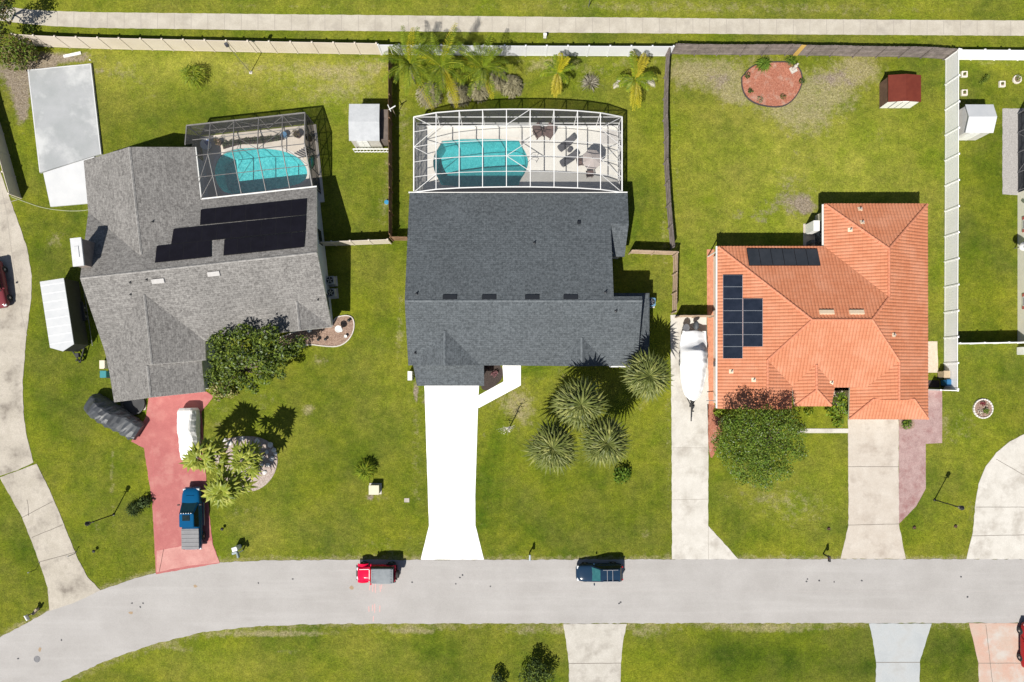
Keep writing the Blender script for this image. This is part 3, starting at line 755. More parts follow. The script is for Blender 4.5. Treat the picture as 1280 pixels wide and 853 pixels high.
# ------------------------------------------------ turned house, weathered grey shingles
M_sh1 = shingle('grey_shingles', (.108, .102, .097), (.188, .180, .171), (.262, .253, .240), .22)
M_wall1 = mat('pale_blue_stucco', (.50, .55, .58), (.56, .60, .62), scale=1.5, rough=.9, bump=.15, bscale=20)
h1 = thing('house', 'house set askew with worn light grey shingles, a chimney and three rows of solar mats', 'house', H1(-28, 11), R(6.2))
F1 = [[(-38.54, 13.21, 4.8), (-16.6, 13.21, 4.8), (-16.6, 19.93, 2.7), (-27.75, 19.93, 2.7), (-33, 14.71, 4.33), (-38.54, 19.93, 2.7)],
      [(-38.54, 19.93, 2.7), (-33, 14.71, 4.33), (-33, 24.95, 4.33), (-38.45, 24.85, 2.7)],
      [(-33, 14.71, 4.33), (-27.75, 19.93, 2.7), (-27.75, 24.99, 2.7), (-33, 24.95, 4.33)],
      [(-38.54, 13.21, 4.8), (-38.4, 6.49, 2.7), (-33.2, 11.29, 4.2), (-28.8, 6.49, 2.7), (-22.2, 6.49, 2.7), (-19.4, 9.2, 3.54), (-16.6, 6.49, 2.7), (-16.6, 13.21, 4.8)],
      [(-38.4, 6.49, 2.7), (-33.2, 11.29, 4.2), (-33.2, 4.65, 4.2), (-38.2, 4.65, 2.7)],
      [(-33.2, 11.29, 4.2), (-28.8, 6.49, 2.7), (-28.9, 4.65, 2.7), (-33.2, 4.65, 4.2)],
      [(-38.2, 4.65, 2.7), (-33.7, 4.65, 4.08), (-33.7, 1.62, 4.08), (-38.05, 1.6, 2.7)],
      [(-33.7, 4.65, 4.08), (-29.35, 4.65, 2.66), (-29.35, 1.65, 2.66), (-33.7, 1.62, 4.08)],
      [(-22.2, 6.49, 2.7), (-19.4, 9.2, 3.54), (-19.4, 6.40, 3.54)],
      [(-19.4, 9.2, 3.54), (-16.6, 6.49, 2.7), (-19.4, 6.40, 3.54)]]
r1 = Roof([[H1(*p) for p in f] for f in F1])
roof1 = r1.mesh(h1, M_sh1, M_fascia_w)
b = MB()
fp1 = [H1(*p) for p in [(-38.1, 2.0), (-29.8, 2.0), (-29.8, 4.9), (-29.3, 4.9), (-29.3, 6.9), (-17.2, 6.9), (-17.2, 19.5), (-28.2, 19.5), (-28.2, 24.5), (-38.1, 24.5)]]
wall_loop(b, fp1, r1); b.build('wall', M_wall1, h1)
def cap_line(b, pts, r=.09):
    for p, q in zip(pts[:-1], pts[1:]):
        n = max(1, int((Vector(q) - Vector(p)).length / .28))
        for i in range(n):
            a, c = Vector(p).lerp(Vector(q), i / n), Vector(p).lerp(Vector(q), (i + 1.08) / n)
            d = (c - a).normalized(); s_ = d.cross(Vector((0, 0, 1))).normalized() * r * 1.35
            u = Vector((0, 0, .035 + .012 * (i % 2)))
            b.add([a + s_ - u * .9, a + u, a - s_ - u * .9, c + s_ - u * .9, c + u * .8, c - s_ - u * .9], [(0, 1, 4, 3), (1, 2, 5, 4), (0, 2, 1), (3, 4, 5)])
M_cap1 = mat('ridge_shingle', (.19, .183, .175), (.30, .29, .278), scale=3, rough=.85, fine=.2)
for ln in ([(-38.5, 13.21, 4.83), (-16.65, 13.21, 4.83)], [(-33, 14.9, 4.36), (-33, 24.9, 4.36)], [(-33.2, 11.2, 4.23), (-33.2, 4.7, 4.23)], [(-33.7, 4.6, 4.11), (-33.7, 1.7, 4.11)], [(-19.4, 9.1, 3.57), (-19.4, 6.45, 3.57)]):
    b = MB(); cap_line(b, [H1(*p) for p in ln]); b.build('ridge_cap', M_cap1, roof1, recalc=True)
M_solth = mat('solar_mat_black', (.0055, .005, .009), (.008, .0075, .013), scale=1.2, rough=.7, spec=.15)
M_solfr = mat('solar_header', (.010, .010, .012), rough=.6, spec=.2)
for k, (c4, nx) in enumerate([([(251.5, 262.8), (383.5, 249), (382.8, 269), (250.5, 281.8)], 7), ([(217.5, 287), (382.8, 270.2), (382, 289.2), (214.5, 306)], 9),
                              ([(196.5, 308.3), (264.3, 301), (264.5, 321.5), (194.3, 329)], 4), ([(281, 300.2), (382, 290.3), (380.3, 309.3), (279.8, 320)], 6)]):
    solar_quad(roof1, r1, c4, 0, M_solth, M_solfr, nx, 1, 'solar_collector', gap=.004)
M_ventw = mat('pale_metal', (.34, .33, .32), (.39, .38, .37), rough=.6)
M_pipe_d = mat('dark_pipe', (.05, .05, .05), rough=.6)
roof_box(roof1, r1, 3, 198, 351.5, 1.25, .45, .12, M_ventw); roof_box(roof1, r1, 3, 267.5, 342.5, 1.2, .45, .12, M_ventw)
for px, py in ((163, 353.5), (163.5, 368.5), (191, 277.5), (397.5, 375), (346, 393), (183.5, 350)): roof_pipe(roof1, r1, px, py, .045, .22, M_pipe_d)
b = MB(); c = H1(-37.98, 15.42)
b.box(c.x, c.y, 0, .86, 2.42, 5.5, R(6.2)); ch = b.build('chimney', mat('taupe_siding', (.20, .165, .145), (.25, .21, .185), scale=2, rough=.85, fine=.1), h1)
b = MB(); b.box(c.x, c.y, 5.5, 1.0, 2.56, .14, R(6.2)); b.box(c.x, c.y, 5.64, .4, 1.0, .06, R(6.2)); b.build('chimney_cap', mat('chimney_cap_metal', (.52, .53, .54), (.58, .585, .59), scale=2, rough=.5), ch)
wall_opening(h1, 'garage_door', fp1[0], fp1[1], .05, 2.15, .2, .82, M_whitep, M_fascia_w)
wall_opening(h1, 'window', fp1[4], fp1[5], .8, 2.0, .45, .62, M_glass, M_whitep)
wall_opening(h1, 'window', fp1[5], fp1[6], .8, 2.0, .12, .24, M_glass, M_whitep); wall_opening(h1, 'window', fp1[5], fp1[6], .8, 2.0, .62, .74, M_glass, M_whitep)
wall_opening(h1, 'window', fp1[9], fp1[0], .8, 2.0, .25, .33, M_glass, M_whitep)
b = MB(); e0, e1 = H1(-27.7, 20.0, 2.62), H1(-27.7, 25.0, 2.62); b.bar(e0, e1, .12, .12); e0, e1 = H1(-27.7, 20.0, 2.62), H1(-16.6, 20.0, 2.62); b.bar(e0, e1, .14, .12)
b.build('gutter', M_whitep, h1)

# ------------------------------------------------ middle house, dark slate-blue shingles
M_sh2 = shingle('slate_shingles', (.043, .052, .059), (.072, .084, .094), (.115, .130, .142), .18)
M_wall2 = mat('cream_stucco', (.60, .58, .53), (.66, .64, .58), scale=1.5, rough=.9, bump=.15, bscale=20)
h2 = thing('house', 'middle house with a big dark slate shingle roof behind the white driveway', 'house', (1, 9, 0))
F2 = [[(-9.9, 6.94, 4.65), (9.4, 6.94, 4.65), (9.35, 14.4, 3.2), (11.05, 14.4, 3.2), (11.05, 17.5, 2.6), (-9.8, 17.5, 2.6)],
      [(8.9, 14.4, 3.19), (11.05, 14.4, 3.2), (10.8, 11.45, 2.42), (8.9, 11.45, 2.42)],
      [(-9.9, 6.94, 4.65), (-9.9, 1.0, 2.7), (-9.6, 1.0, 2.7), (-6.3, 4.25, 3.78), (-3.0, 1.0, 2.7), (3.9, .95, 2.69), (6.58, 3.68, 3.58), (9.25, .95, 2.69), (11.95, .95, 2.69), (12.03, 6.94, 4.65), (9.4, 6.94, 4.65)],
      [(-9.6, 1.0, 2.7), (-6.3, 4.25, 3.78), (-6.3, .95, 3.78)], [(-6.3, 4.25, 3.78), (-3.0, 1.0, 2.7), (-6.3, .95, 3.78)],
      [(3.9, .95, 2.69), (6.58, 3.68, 3.58), (6.58, .9, 3.58)], [(6.58, 3.68, 3.58), (9.25, .95, 2.69), (6.58, .9, 3.58)],
      [(9.4, 6.94, 4.65), (12.03, 6.94, 4.65), (12.03, 7.35, 4.5), (9.4, 7.35, 4.5)],
      [(-9.45, 1.12, 2.76), (-2.68, 1.12, 2.76), (-2.68, -.96, 2.25), (-9.15, -.96, 2.25)]]
r2 = Roof(F2)
roof2 = r2.mesh(h2, M_sh2, mat('slate_fascia', (.10, .11, .12), rough=.6))
b = MB()
fp2 = [(-9.5, 1.2), (-9.1, 1.2), (-9.1, -.5), (-3.1, -.5), (-3.1, 1.2), (11.6, 1.25), (11.6, 7.25), (8.95, 7.25), (8.95, 11.7), (10.6, 11.7), (10.6, 17.1), (-9.4, 17.1)]
wall_loop(b, fp2, r2); b.quad((8.95, 11.7, 2), (8.95, 17, 2), (8.95, 17, 2.7), (8.95, 11.7, 3.5))
b.poly([(-9.55, .99, 2.6), (-3.05, .99, 2.6), (-6.3, .99, 3.72)]); b.poly([(3.95, .97, 2.55), (9.2, .97, 2.55), (6.58, .97, 3.52)])
b.build('wall', M_wall2, h2)
b = MB()
b.poly([(11.65, 1.7, 2.52), (13.2, 1.7, 2.36), (13.2, 7.95, 2.36), (11.65, 7.3, 2.52)]); b.poly([(11.65, 7.3, 2.52), (13.2, 7.95, 2.36), (9.4, 7.95, 2.36), (9.4, 7.3, 2.52)])
b.quad((13.2, 1.7, 2.36), (13.2, 1.7, 2.2), (13.2, 7.95, 2.2), (13.2, 7.95, 2.36)); b.quad((13.2, 7.95, 2.36), (13.2, 7.95, 2.2), (9.4, 7.95, 2.2), (9.4, 7.95, 2.36)); b.quad((11.65, 1.7, 2.52), (11.65, 1.7, 2.3), (13.2, 1.7, 2.2), (13.2, 1.7, 2.36))
o = b.build('lean_to_roof', M_sh2, h2, uvroof=True)
b = MB(); wall_loop(b, [(11.7, 2.0), (12.85, 2.0), (12.85, 7.6), (9.5, 7.6), (9.5, 7.3)], r2, top=2.3); b.build('lean_to_wall', M_wall2, h2)
M_cap2 = mat('slate_cap', (.075, .088, .098), (.13, .145, .158), scale=4, rough=.85, fine=.2)
for ln in ([(-9.85, 6.94, 4.68), (12.0, 6.94, 4.68)], [(-6.3, 4.2, 3.81), (-6.3, 1.0, 3.81)], [(6.58, 3.6, 3.61), (6.58, 1.0, 3.61)]): b = MB(); cap_line(b, ln); b.build('ridge_cap', M_cap2, roof2, recalc=True)
M_ventk = mat('black_vent', (.012, .014, .018), rough=.5)
for px in (562.5, 611.5, 665.3, 713.5): roof_box(roof2, r2, 0, px, 371.6, 1.38, .42, .10, M_ventk)
roof_box(roof2, r2, 0, 723.5, 278.5, .3, .3, .16, M_ventk)
for px, py in ((770, 389), (521, 367.5), (519, 441.5), (668, 304), (757, 365.5)): roof_pipe(roof2, r2, px, py, .06, .3, M_ventk)
b = MB(); b.bar((9.3, .88, 2.6), (11.95, .88, 2.6), .12, .14); b.build('gutter', M_whitep, h2)
b = MB(); b.bar((-9.9, 17.56, 2.5), (11.05, 17.56, 2.5), .12, .14); b.build('gutter', M_whitep, h2)
wall_opening(h2, 'garage_door', fp2[2], fp2[3], .05, 2.0, .1, .9, M_whitep, M_whitep)
wall_opening(h2, 'front_door', fp2[4], fp2[5], .05, 2.1, .03, .1, mat('red_door', (.25, .05, .04), rough=.5), M_whitep)
for f0, f1 in ((.2, .32), (.62, .78)): wall_opening(h2, 'window', fp2[4], fp2[5], .8, 2.0, f0, f1, M_glass, M_whitep)
wall_opening(h2, 'window', fp2[11], fp2[0], .8, 2.0, .3, .4, M_glass, M_whitep); wall_opening(h2, 'window', fp2[11], fp2[0], .8, 2.0, .65, .75, M_glass, M_whitep)
b = MB(); p = W(514, 470, .0); b.box(p.x, p.y, 0, .4, .9, .9); b.build('meter_box', M_whitep, h2)

# ------------------------------------------------ right house, orange clay tiles
M_clay = clay('clay_tiles', (.46, .165, .080), (.50, .192, .098), (.52, .225, .130))
M_wall3 = mat('warm_stucco', (.66, .60, .50), (.72, .66, .56), scale=1.5, rough=.9, bump=.15, bscale=20)
h3 = thing('house', 'hipped house with bright orange clay tile roof and dark solar panels', 'house', (30, 6, 0))
zR, zN, zG, zW = 5.4, 4.6, 4.12, 4.17
F3 = [[(19.63, 12.38, 2.7), (29.8, 12.38, 2.7), (34.8, 7.26, zN), (32.76, 5.1, zR), (27.3, 5.1, zR)],
      [(29.8, 16.45, 2.7), (29.8, 12.38, 2.7), (34.8, 7.26, zN), (34.8, 11.75, zN)],
      [(29.8, 16.45, 2.7), (39.7, 16.45, 2.7), (34.8, 11.75, zN)],
      [(39.7, 16.45, 2.7), (34.8, 11.75, zN), (34.8, 7.26, zN), (32.76, 5.1, zR), (36.05, 1.34, zG), (36.05, -2.2, zG), (37.9, -2.2, 3.4), (39.75, -4.16, 2.68)],
      [(34.1, -2.22, 3.4), (32.2, -4.16, 2.68), (39.75, -4.16, 2.68), (37.9, -2.22, 3.4)],
      [(36.05, 1.34, zG), (33.5, -1.1, 3.25), (32.25, -1.1, 2.75), (32.2, -4.16, 2.68), (34.1, -2.2, 3.4), (36.05, -2.2, zG)],
      [(27.3, 5.1, zR), (23.8, 1.48, zW), (26.45, -1.0, 3.32), (28.4, 1.05, 4.02), (30.5, -1.1, 3.28), (33.5, -1.1, 3.25), (36.05, 1.34, zG), (32.76, 5.1, zR)],
      [(28.4, 1.05, 4.02), (26.45, -1.0, 3.32), (26.7, -2.87, 3.38), (28.45, -1.3, 4.0)],
      [(26.7, -2.87, 3.38), (30.13, -2.87, 3.38), (28.45, -1.3, 4.0)],
      [(28.4, 1.05, 4.02), (28.45, -1.3, 4.0), (30.13, -2.87, 3.38), (30.5, -1.1, 3.28)],
      [(19.63, 12.38, 2.7), (27.3, 5.1, zR), (23.8, 1.48, zW), (23.8, -3.15, zW), (19.63, -3.15, 2.7)],
      [(23.8, 1.48, zW), (26.45, -1.0, 3.32), (26.45, -3.15, 3.28), (23.8, -3.15, zW)]]
r3 = Roof(F3)
def tile_roof(rf, parent):
    """each slope cut into rows of half-round tiles that run down it"""
    mb = MB(); pitch, amp, seg = .31, .036, 4
    for f, (n, c) in zip(rf.faces, rf.pl):
        d = (Vector((0, 0, -1)) - n * (-n.z)).normalized(); e = n.cross(d)
        bm = bmesh.new(); bm.faces.new([bm.verts.new(p) for p in f])
        us = [p.dot(e) for p in f]; ds = [p.dot(d) for p in f]
        k = math.floor(min(us) / pitch) * pitch
        while k < max(us):
            for j in range(seg):
                u = k + pitch * j / seg
                if min(us) + .01 < u < max(us) - .01:
                    g = bm.verts[:] + bm.edges[:] + bm.faces[:]
                    bmesh.ops.bisect_plane(bm, geom=g, plane_co=e * u, plane_no=e, dist=1e-5)
            k += pitch
        bmesh.ops.triangulate(bm, faces=[q for q in bm.faces if len(q.verts) > 4])
        for v in bm.verts:
            u = (v.co.dot(e) / pitch) % 1.0
            v.co = v.co + n * (amp * (abs(math.sin(math.pi * u)) ** .8 * 1.4 - .35))
        bm.verts.index_update(); o = len(mb.v); mb.v += [tuple(v.co) for v in bm.verts]
        for q in bm.faces:
            q.normal_update(); ids = [v.index + o for v in q.verts]
            if q.normal.z < 0: ids.reverse()
            mb.f.append(tuple(ids)); mb.m.append(0)
        bm.free()
    return mb
mb = tile_roof(r3, h3)
me_uv = []
roof3 = mb.build('roof', M_clay, h3)
# tile UVs come from the slope each face belongs to
uvl = roof3.data.uv_layers.new(name='UVMap')
off = Vector(h3.location)
for p in roof3.data.polygons:
    cpt = p.center + off; bi, bd = 0, 9
    for i, (n, c) in enumerate(r3.pl):
        if abs((cpt - c).dot(n)) < .12:
            if inpoly(np.array([cpt.x]), np.array([cpt.y]), r3.faces[i])[0]: bi = i; break
    n = r3.pl[bi][0]; d = (Vector((0, 0, -1)) - n * (-n.z)).normalized(); e = n.cross(d)
    for li in p.loop_indices:
        q = roof3.data.vertices[roof3.data.loops[li].vertex_index].co + off
        uvl.data[li].uv = (q.dot(e), q.dot(d))
b = MB()
M_fas3 = mat('cream_fascia', (.64, .56, .46), (.70, .62, .52), rough=.6)
def fascia(b, rf, drop=.22):
    cnt = {}
    for f in rf.faces:
        for i in range(len(f)):
            a, c = f[i], f[(i + 1) % len(f)]; k = tuple(sorted([(round(a.x, 2), round(a.y, 2)), (round(c.x, 2), round(c.y, 2))])); cnt.setdefault(k, []).append((a, c))
    for k, l in cnt.items():
        if len(l) == 1:
            a, c = l[0]; d = (c - a); nn = Vector((d.y, -d.x, 0)).normalized() * .02; dn = Vector((0, 0, -drop)); up = Vector((0, 0, -.03))
            b.quad(a - nn + up, c - nn + up, c - nn + dn, a - nn + dn)
fascia(b, r3); b.build('fascia', M_fas3, roof3)
M_clayridge = mat('clay_ridge', (.46, .165, .09), (.58, .23, .13), scale=4, rough=.75, fine=.15)
def barrel(b, p, q, r=.13):
    p, q = Vector(p), Vector(q); n = max(1, int((q - p).length / .36))
    for i in range(n): b.tube([p.lerp(q, i / n), p.lerp(q, (i + 1.06) / n)], [r * 1.06, r * .86], 8)
for p, q in [((27.3, 5.1, zR), (32.76, 5.1, zR)), ((19.7, 12.3, 2.74), (27.3, 5.1, zR)), ((34.8, 7.26, zN), (34.8, 11.75, zN)), ((29.9, 16.35, 2.75), (34.8, 11.75, zN)), ((39.6, 16.35, 2.75), (34.8, 11.75, zN)), ((34.8, 7.26, zN), (32.76, 5.1, zR)),
             ((36.05, 1.34, zG), (32.76, 5.1, zR)), ((36.05, 1.34, zG), (36.05, -2.2, zG)), ((23.8, 1.48, zW), (27.3, 5.1, zR)), ((23.8, 1.48, zW), (23.8, -3.1, zW)), ((28.4, 1.05, 4.02), (28.45, -1.3, 4.0)), ((26.75, -2.8, 3.4), (28.45, -1.3, 4.0)), ((30.1, -2.8, 3.4), (28.45, -1.3, 4.0)),
             ((32.25, -4.1, 2.72), (34.1, -2.2, 3.42)), ((39.7, -4.1, 2.72), (37.9, -2.2, 3.42)), ((34.1, -2.2, 3.42), (37.9, -2.2, 3.42))]:
    b = MB(); barrel(b, p, q); b.build('ridge_cap', M_clayridge, roof3, recalc=True)
b = MB()
fp3 = [(20.12, -2.7), (26.4, -2.7), (26.9, -1.4), (33.0, -1.4), (33.0, -3.7), (39.2, -3.7), (39.2, 16.0), (30.3, 16.0), (30.3, 11.9), (20.12, 11.9)]
wall_loop(b, fp3, r3, sink=.14)
b.poly([(34.15, -2.24, 3.38), (37.85, -2.24, 3.38), (36.05, -2.24, zG - .05)]); b.poly([(19.8, -3.05, 2.6), (26.4, -3.05, 3.1), (26.4, -3.05, 3.2), (23.8, -3.05, zW - .06)])
b.build('wall', M_wall3, h3)
M_pv = mat('photovoltaic_cells', (.010, .014, .024), (.016, .021, .034), scale=1.5, rough=.18, coat=.3)
M_pvf = mat('panel_frame', (.20, .22, .25), rough=.5)
solar_quad(roof3, r3, [(903.5, 344), (928.4, 344), (928.4, 448.5), (903.5, 448.5)], 10, M_pv, M_pvf, 1, 7, 'solar_panel', thick=.1, gap=.015)
solar_quad(roof3, r3, [(928.5, 373.7), (953.5, 373.7), (953.5, 433.6), (928.5, 433.6)], 10, M_pv, M_pvf, 1, 4, 'solar_panel', thick=.1, gap=.015)
M_solgrey = mat('solar_mat_grey', (.024, .028, .034), (.036, .040, .048), scale=.8, rough=.4)
solar_quad(roof3, r3, [(932.7, 311.6), (1021, 312.2), (1025.2, 332.8), (936, 332.8)], 0, M_solgrey, M_solfr, 6, 1, 'solar_collector', thick=.1, gap=.02)
M_beige = mat('beige_vent', (.60, .47, .33), (.66, .53, .39), rough=.6)
for px in (1033, 1070.5): roof_box(roof3, r3, 0, px, 390.8, 1.4, .42, .16, M_beige)
for f, px, py in ((2, 1075, 261.5), (2, 1077.5, 278), (1, 1062.6, 287.5), (3, 1117, 419), (10, 942, 475), (10, 914, 464.5), (6, 1039, 478.5)):
    roof_box(roof3, r3, f, px, py, .42, .42, .05, M_beige, 'pipe_flashing')
    q = r3.on(px, py, f); b = MB(); b.lathe([(.06, q.z), (.06, q.z + .32)], q.x, q.y, 8); b.build('vent_pipe', M_ventw, roof3)
wall_opening(h3, 'garage_door', fp3[4], fp3[5], .05, 2.15, .12, .88, M_whitep, M_whitep)
wall_opening(h3, 'front_door', fp3[2], fp3[3], .05, 2.1, .3, .46, mat('wood_door', (.2, .1, .05), rough=.5), M_whitep)
wall_opening(h3, 'window', fp3[0], fp3[1], .8, 2.0, .3, .62, M_glass, M_whitep)
for f0 in (.2, .55): wall_opening(h3, 'window', fp3[9], fp3[0], .8, 2.0, f0, f0 + .1, M_glass, M_whitep)
wall_opening(h3, 'window', fp3[5], fp3[6], .8, 2.0, .5, .58, M_glass, M_whitep)
wall_opening(h3, 'patio_door', fp3[7], fp3[8], .05, 2.05, .2, .8, M_glass, M_whitep)
b = MB(); b.bar((19.56, 12.4, 2.58), (19.56, -3.1, 2.58), .13, .12); b.bar((29.72, 16.4, 2.58), (29.72, 12.5, 2.58), .12, .12); b.build('gutter', M_whitep, h3)
b = MB(); p = W(893.5, 318); b.bar((19.56, 11.9, 0), (19.56, 11.9, 2.5), .09); b.build('downpipe', M_whitep, h3)
b = MB(); p, q = W(883, 501, 1.2), W(896, 501, 1.3); b.bar(p, q, .06); p = W(890.5, 455, .9); b.box(20.03, p.y, .5, .16, .5, .8); b.build('meter_box', M_gutter_d, h3)

# ------------------------------------------------ the neighbour at the right edge
h4 = thing('house', 'cream house at the right edge with red shutters, mostly outside the view', 'house', (56, 11, 0))
F4 = [[(50.1, 2.9, 2.7), (50.1, 18.8, 2.7), (56.5, 12.5, 4.8), (56.5, 9.2, 4.8)], [(50.1, 18.8, 2.7), (63, 18.8, 2.7), (56.5, 12.5, 4.8)], [(63, 2.9, 2.7), (63, 18.8, 2.7), (56.5, 12.5, 4.8), (56.5, 9.2, 4.8)], [(50.1, 2.9, 2.7), (63, 2.9, 2.7), (56.5, 9.2, 4.8)]]
r4 = Roof(F4); r4.mesh(h4, M_sh1, M_fascia_w)
fp4 = [(50.56, 3.4), (62.5, 3.4), (62.5, 18.3), (50.56, 18.3)]
b = MB(); wall_loop(b, fp4, r4); b.build('wall', mat('pale_cream_stucco', (.70, .67, .58), (.76, .73, .64), scale=1.5, rough=.9), h4)
M_shutter = mat('red_shutter', (.42, .10, .09), (.50, .14, .12), scale=3, rough=.7)
for yc in (14.95, 7.35):
    wy = lambda y: (18.3 - y) / 14.9
    w = wall_opening(h4, 'window', fp4[3], fp4[0], .7, 2.0, wy(yc + .4), wy(yc - .4), M_glass, M_whitep)
    for s_ in (-1, 1):
        b = MB(); b.box(50.53, yc + s_ * .62, .62, .06, .3, 1.46); b.build('shutter', M_shutter, h4)
b = MB(); b.box(50.45, 16.8, 1.5, .2, .35, .5); b.lathe([(.12, 1.25), (.2, 1.5), (.05, 1.55)], 50.35, 16.8, 10); b.build('wall_lamp', mat('bronze_lamp', (.12, .05, .04), rough=.5), h4)
# ================================================================ fences
M_tanv = mat('tan_vinyl', (.54, .475, .395), (.59, .525, .445), scale=.6, rough=.55, fine=.03)
M_whitev = mat('white_vinyl', (.86, .86, .87), (.90, .90, .91), scale=.6, rough=.5, fine=.01)
M_bluew = mat('bluish_vinyl', (.60, .61, .64), (.66, .67, .70), scale=.6, rough=.5, fine=.03)
M_greyw = mat('grey_fence_wood', (.13, .108, .10), (.22, .185, .172), scale=1.6, rough=.9, fine=.2, bump=.3)
M_brownw = mat('brown_fence_wood', (.155, .085, .045), (.23, .14, .08), scale=1.6, rough=.9, fine=.2, bump=.3)
M_tanw = mat('tan_fence_wood', (.34, .25, .175), (.44, .335, .245), scale=1.6, rough=.9, fine=.2, bump=.3)
M_yelw = mat('new_pine_board', (.46, .30, .075), (.52, .35, .10), scale=2, rough=.8)
def fence(label, pts, h, sp, pm, kind='vinyl', post_m=None, jitter=0.0, group=None, special=None, name='fence'):
    post_m = post_m or pm
    L = [0]
    for a, b in zip(pts[:-1], pts[1:]): L.append(L[-1] + math.dist(a, b))
    n = max(1, round(L[-1] / sp)); P_ = []
    for i in range(n + 1):
        t = L[-1] * i / n; k = max(j for j in range(len(pts) - 1) if L[j] <= t + 1e-6); f = (t - L[k]) / (L[k + 1] - L[k])
        P_.append(Vector((pts[k][0] + (pts[k + 1][0] - pts[k][0]) * f + random.uniform(-jitter, jitter), pts[k][1] + (pts[k + 1][1] - pts[k][1]) * f + random.uniform(-jitter, jitter), 0)))
    mid = P_[len(P_) // 2]; t = thing(name, label, 'fence', (mid.x, mid.y, 0), 0, group)
    for i, p in enumerate(P_):
        d = (P_[min(i + 1, n)] - P_[max(i - 1, 0)]); a = math.atan2(d.y, d.x)
        b = MB()
        if kind == 'vinyl':
            b.box(p.x, p.y, -.05, .125, .125, h + .10, a); b.box(p.x, p.y, h + .05, .16, .16, .05, a); b.box(p.x, p.y, h + .10, .16, .16, .04, a, taper=.2)
        else:
            nn = Vector((-math.sin(a), math.cos(a), 0)) * -.07 * (1 if kind == 'wood' else -1)
            b.box(p.x + nn.x, p.y + nn.y, -.05, .1, .1, h + .02, a)
        b.build('post', post_m, t)
    for i in range(n):
        p, q = P_[i], P_[i + 1]; d = q - p; a = math.atan2(d.y, d.x); dn = d.normalized(); b = MB()
        m_here = pm
        if kind == 'vinyl':
            p2, q2 = p + dn * .063, q - dn * .063; c = (p2 + q2) / 2; ln = (q2 - p2).length
            nb = max(2, round(ln / .28)); w = ln / nb
            for j in range(nb):
                cc = p2 + dn * (w * (j + .5)); b.box(cc.x, cc.y, .12, w - .004, .035, h - .2, a)
            b.box(c.x, c.y, .04, ln, .05, .12, a); b.box(c.x, c.y, h - .12, ln, .05, .12, a)
        else:
            ln = d.length; nb = max(2, round(ln / .145)); w = ln / nb; sg = 1 if kind == 'wood' else -1
            nn = Vector((-dn.y, dn.x, 0)) * .015 * sg
            for j in range(nb):
                cc = p + dn * (w * (j + .5)) + nn * random.uniform(-.6, .6)
                b.box(cc.x, cc.y, .03 + random.uniform(0, .03), w - .012, .02, h - .05 + random.uniform(-.03, .03), a + random.uniform(-.04, .04))
            for z in (.3, h * .52, h - .3):
                e = Vector((-dn.y, dn.x, 0)) * -.03 * sg; u, v = p + e, q + e
                b.bar((u.x, u.y, z), (v.x, v.y, z), .04, .09)
        b.build('panel', m_here, t)
        if special and i == special[0]:
            b = MB(); cc = p + dn * d.length * .45; e = Vector((-dn.y, dn.x, 0)) * -.06
            for s_ in (-.16, 0, .16): b.box(cc.x + e.x + dn.x * s_, cc.y + e.y + dn.y * s_, .05, .15, .025, h, a)
            b.build('patch_board', special[1], t)
    return t
fence('long tan vinyl fence behind the turned grey house beside the sidewalk', P((36, 57), (71, 59.5), (151, 62), (359, 66.5), (476, 68.5)), 2.0, 2.08, M_tanv)
fence('pale bluish white vinyl fence behind the palms and the white screen cage', P((477.5, 68.6), (650, 70), (836, 70.5)), 1.78, 2.05, M_bluew)
fence('weathered grey wooden fence with one yellow board behind the orange roofed house', P((839, 68), (930, 68.6), (1030, 70), (1094, 71.6), (1179, 73.6)), 1.92, 2.3, M_greyw, 'wood', jitter=.06, special=(5, M_yelw))
fence('bright white vinyl fence running down between the orange house lot and the right neighbour', P((1181.5, 74.5), (1181, 250), (1180, 430), (1180, 486)), 1.83, 2.45, M_whitev)
fence('white vinyl fence along the back of the right neighbour lot', P((1184, 74.8), (1330, 76)), 1.8, 2.4, M_whitev)
fence('white vinyl cross fence to the cream house at the right edge', P((1183, 430.5), (1272, 429)), 1.8, 2.4, M_whitev)
fence('short white vinyl fence beside the blue rubbish bin', P((1159.5, 487.3), (1180, 487.8)), 1.8, 1.7, M_whitev)
fence('brown wooden fence between the shed and the white screen cage', P((490, 72), (490, 150), (490.5, 298)), 1.83, 2.3, M_brownw, 'woodr')
fence('pale vinyl fence joining the turned house to the brown wooden fence', P((398, 308), (489, 304.6)), 1.75, 2.0, M_tanv)
fence('short brown wooden gate beside the slate roofed house', P((491.5, 300.8), (512, 301)), 1.7, 1.2, M_brownw, 'wood', name='gate')
fence('wavy old wooden fence along the east side of the white screen cage yard', P((832, 71), (829.5, 144), (831, 190), (829.5, 215), (832.5, 245), (838.5, 313)), 1.7, 2.2, M_greyw, 'wood', jitter=.05)
fence('short tan wooden cross fence at the corner of the slate roofed house', P((786, 317), (842, 319)), 1.75, 1.9, M_tanw, 'wood')
fence('tan wooden fence above the boat driveway', P((841.5, 321), (840, 392)), 1.75, 2.2, M_tanw, 'wood')
fence('wooden gate across the boat driveway', P((844, 396.5), (886, 396.5)), 1.7, 1.7, M_tanw, 'wood', name='gate')
fence('shaded tan fence at the left edge above the curved driveway', P((-24, 60), (-4, 140), (1, 155), (19, 220), (27, 248)), 1.5, 2.1, M_tanv)

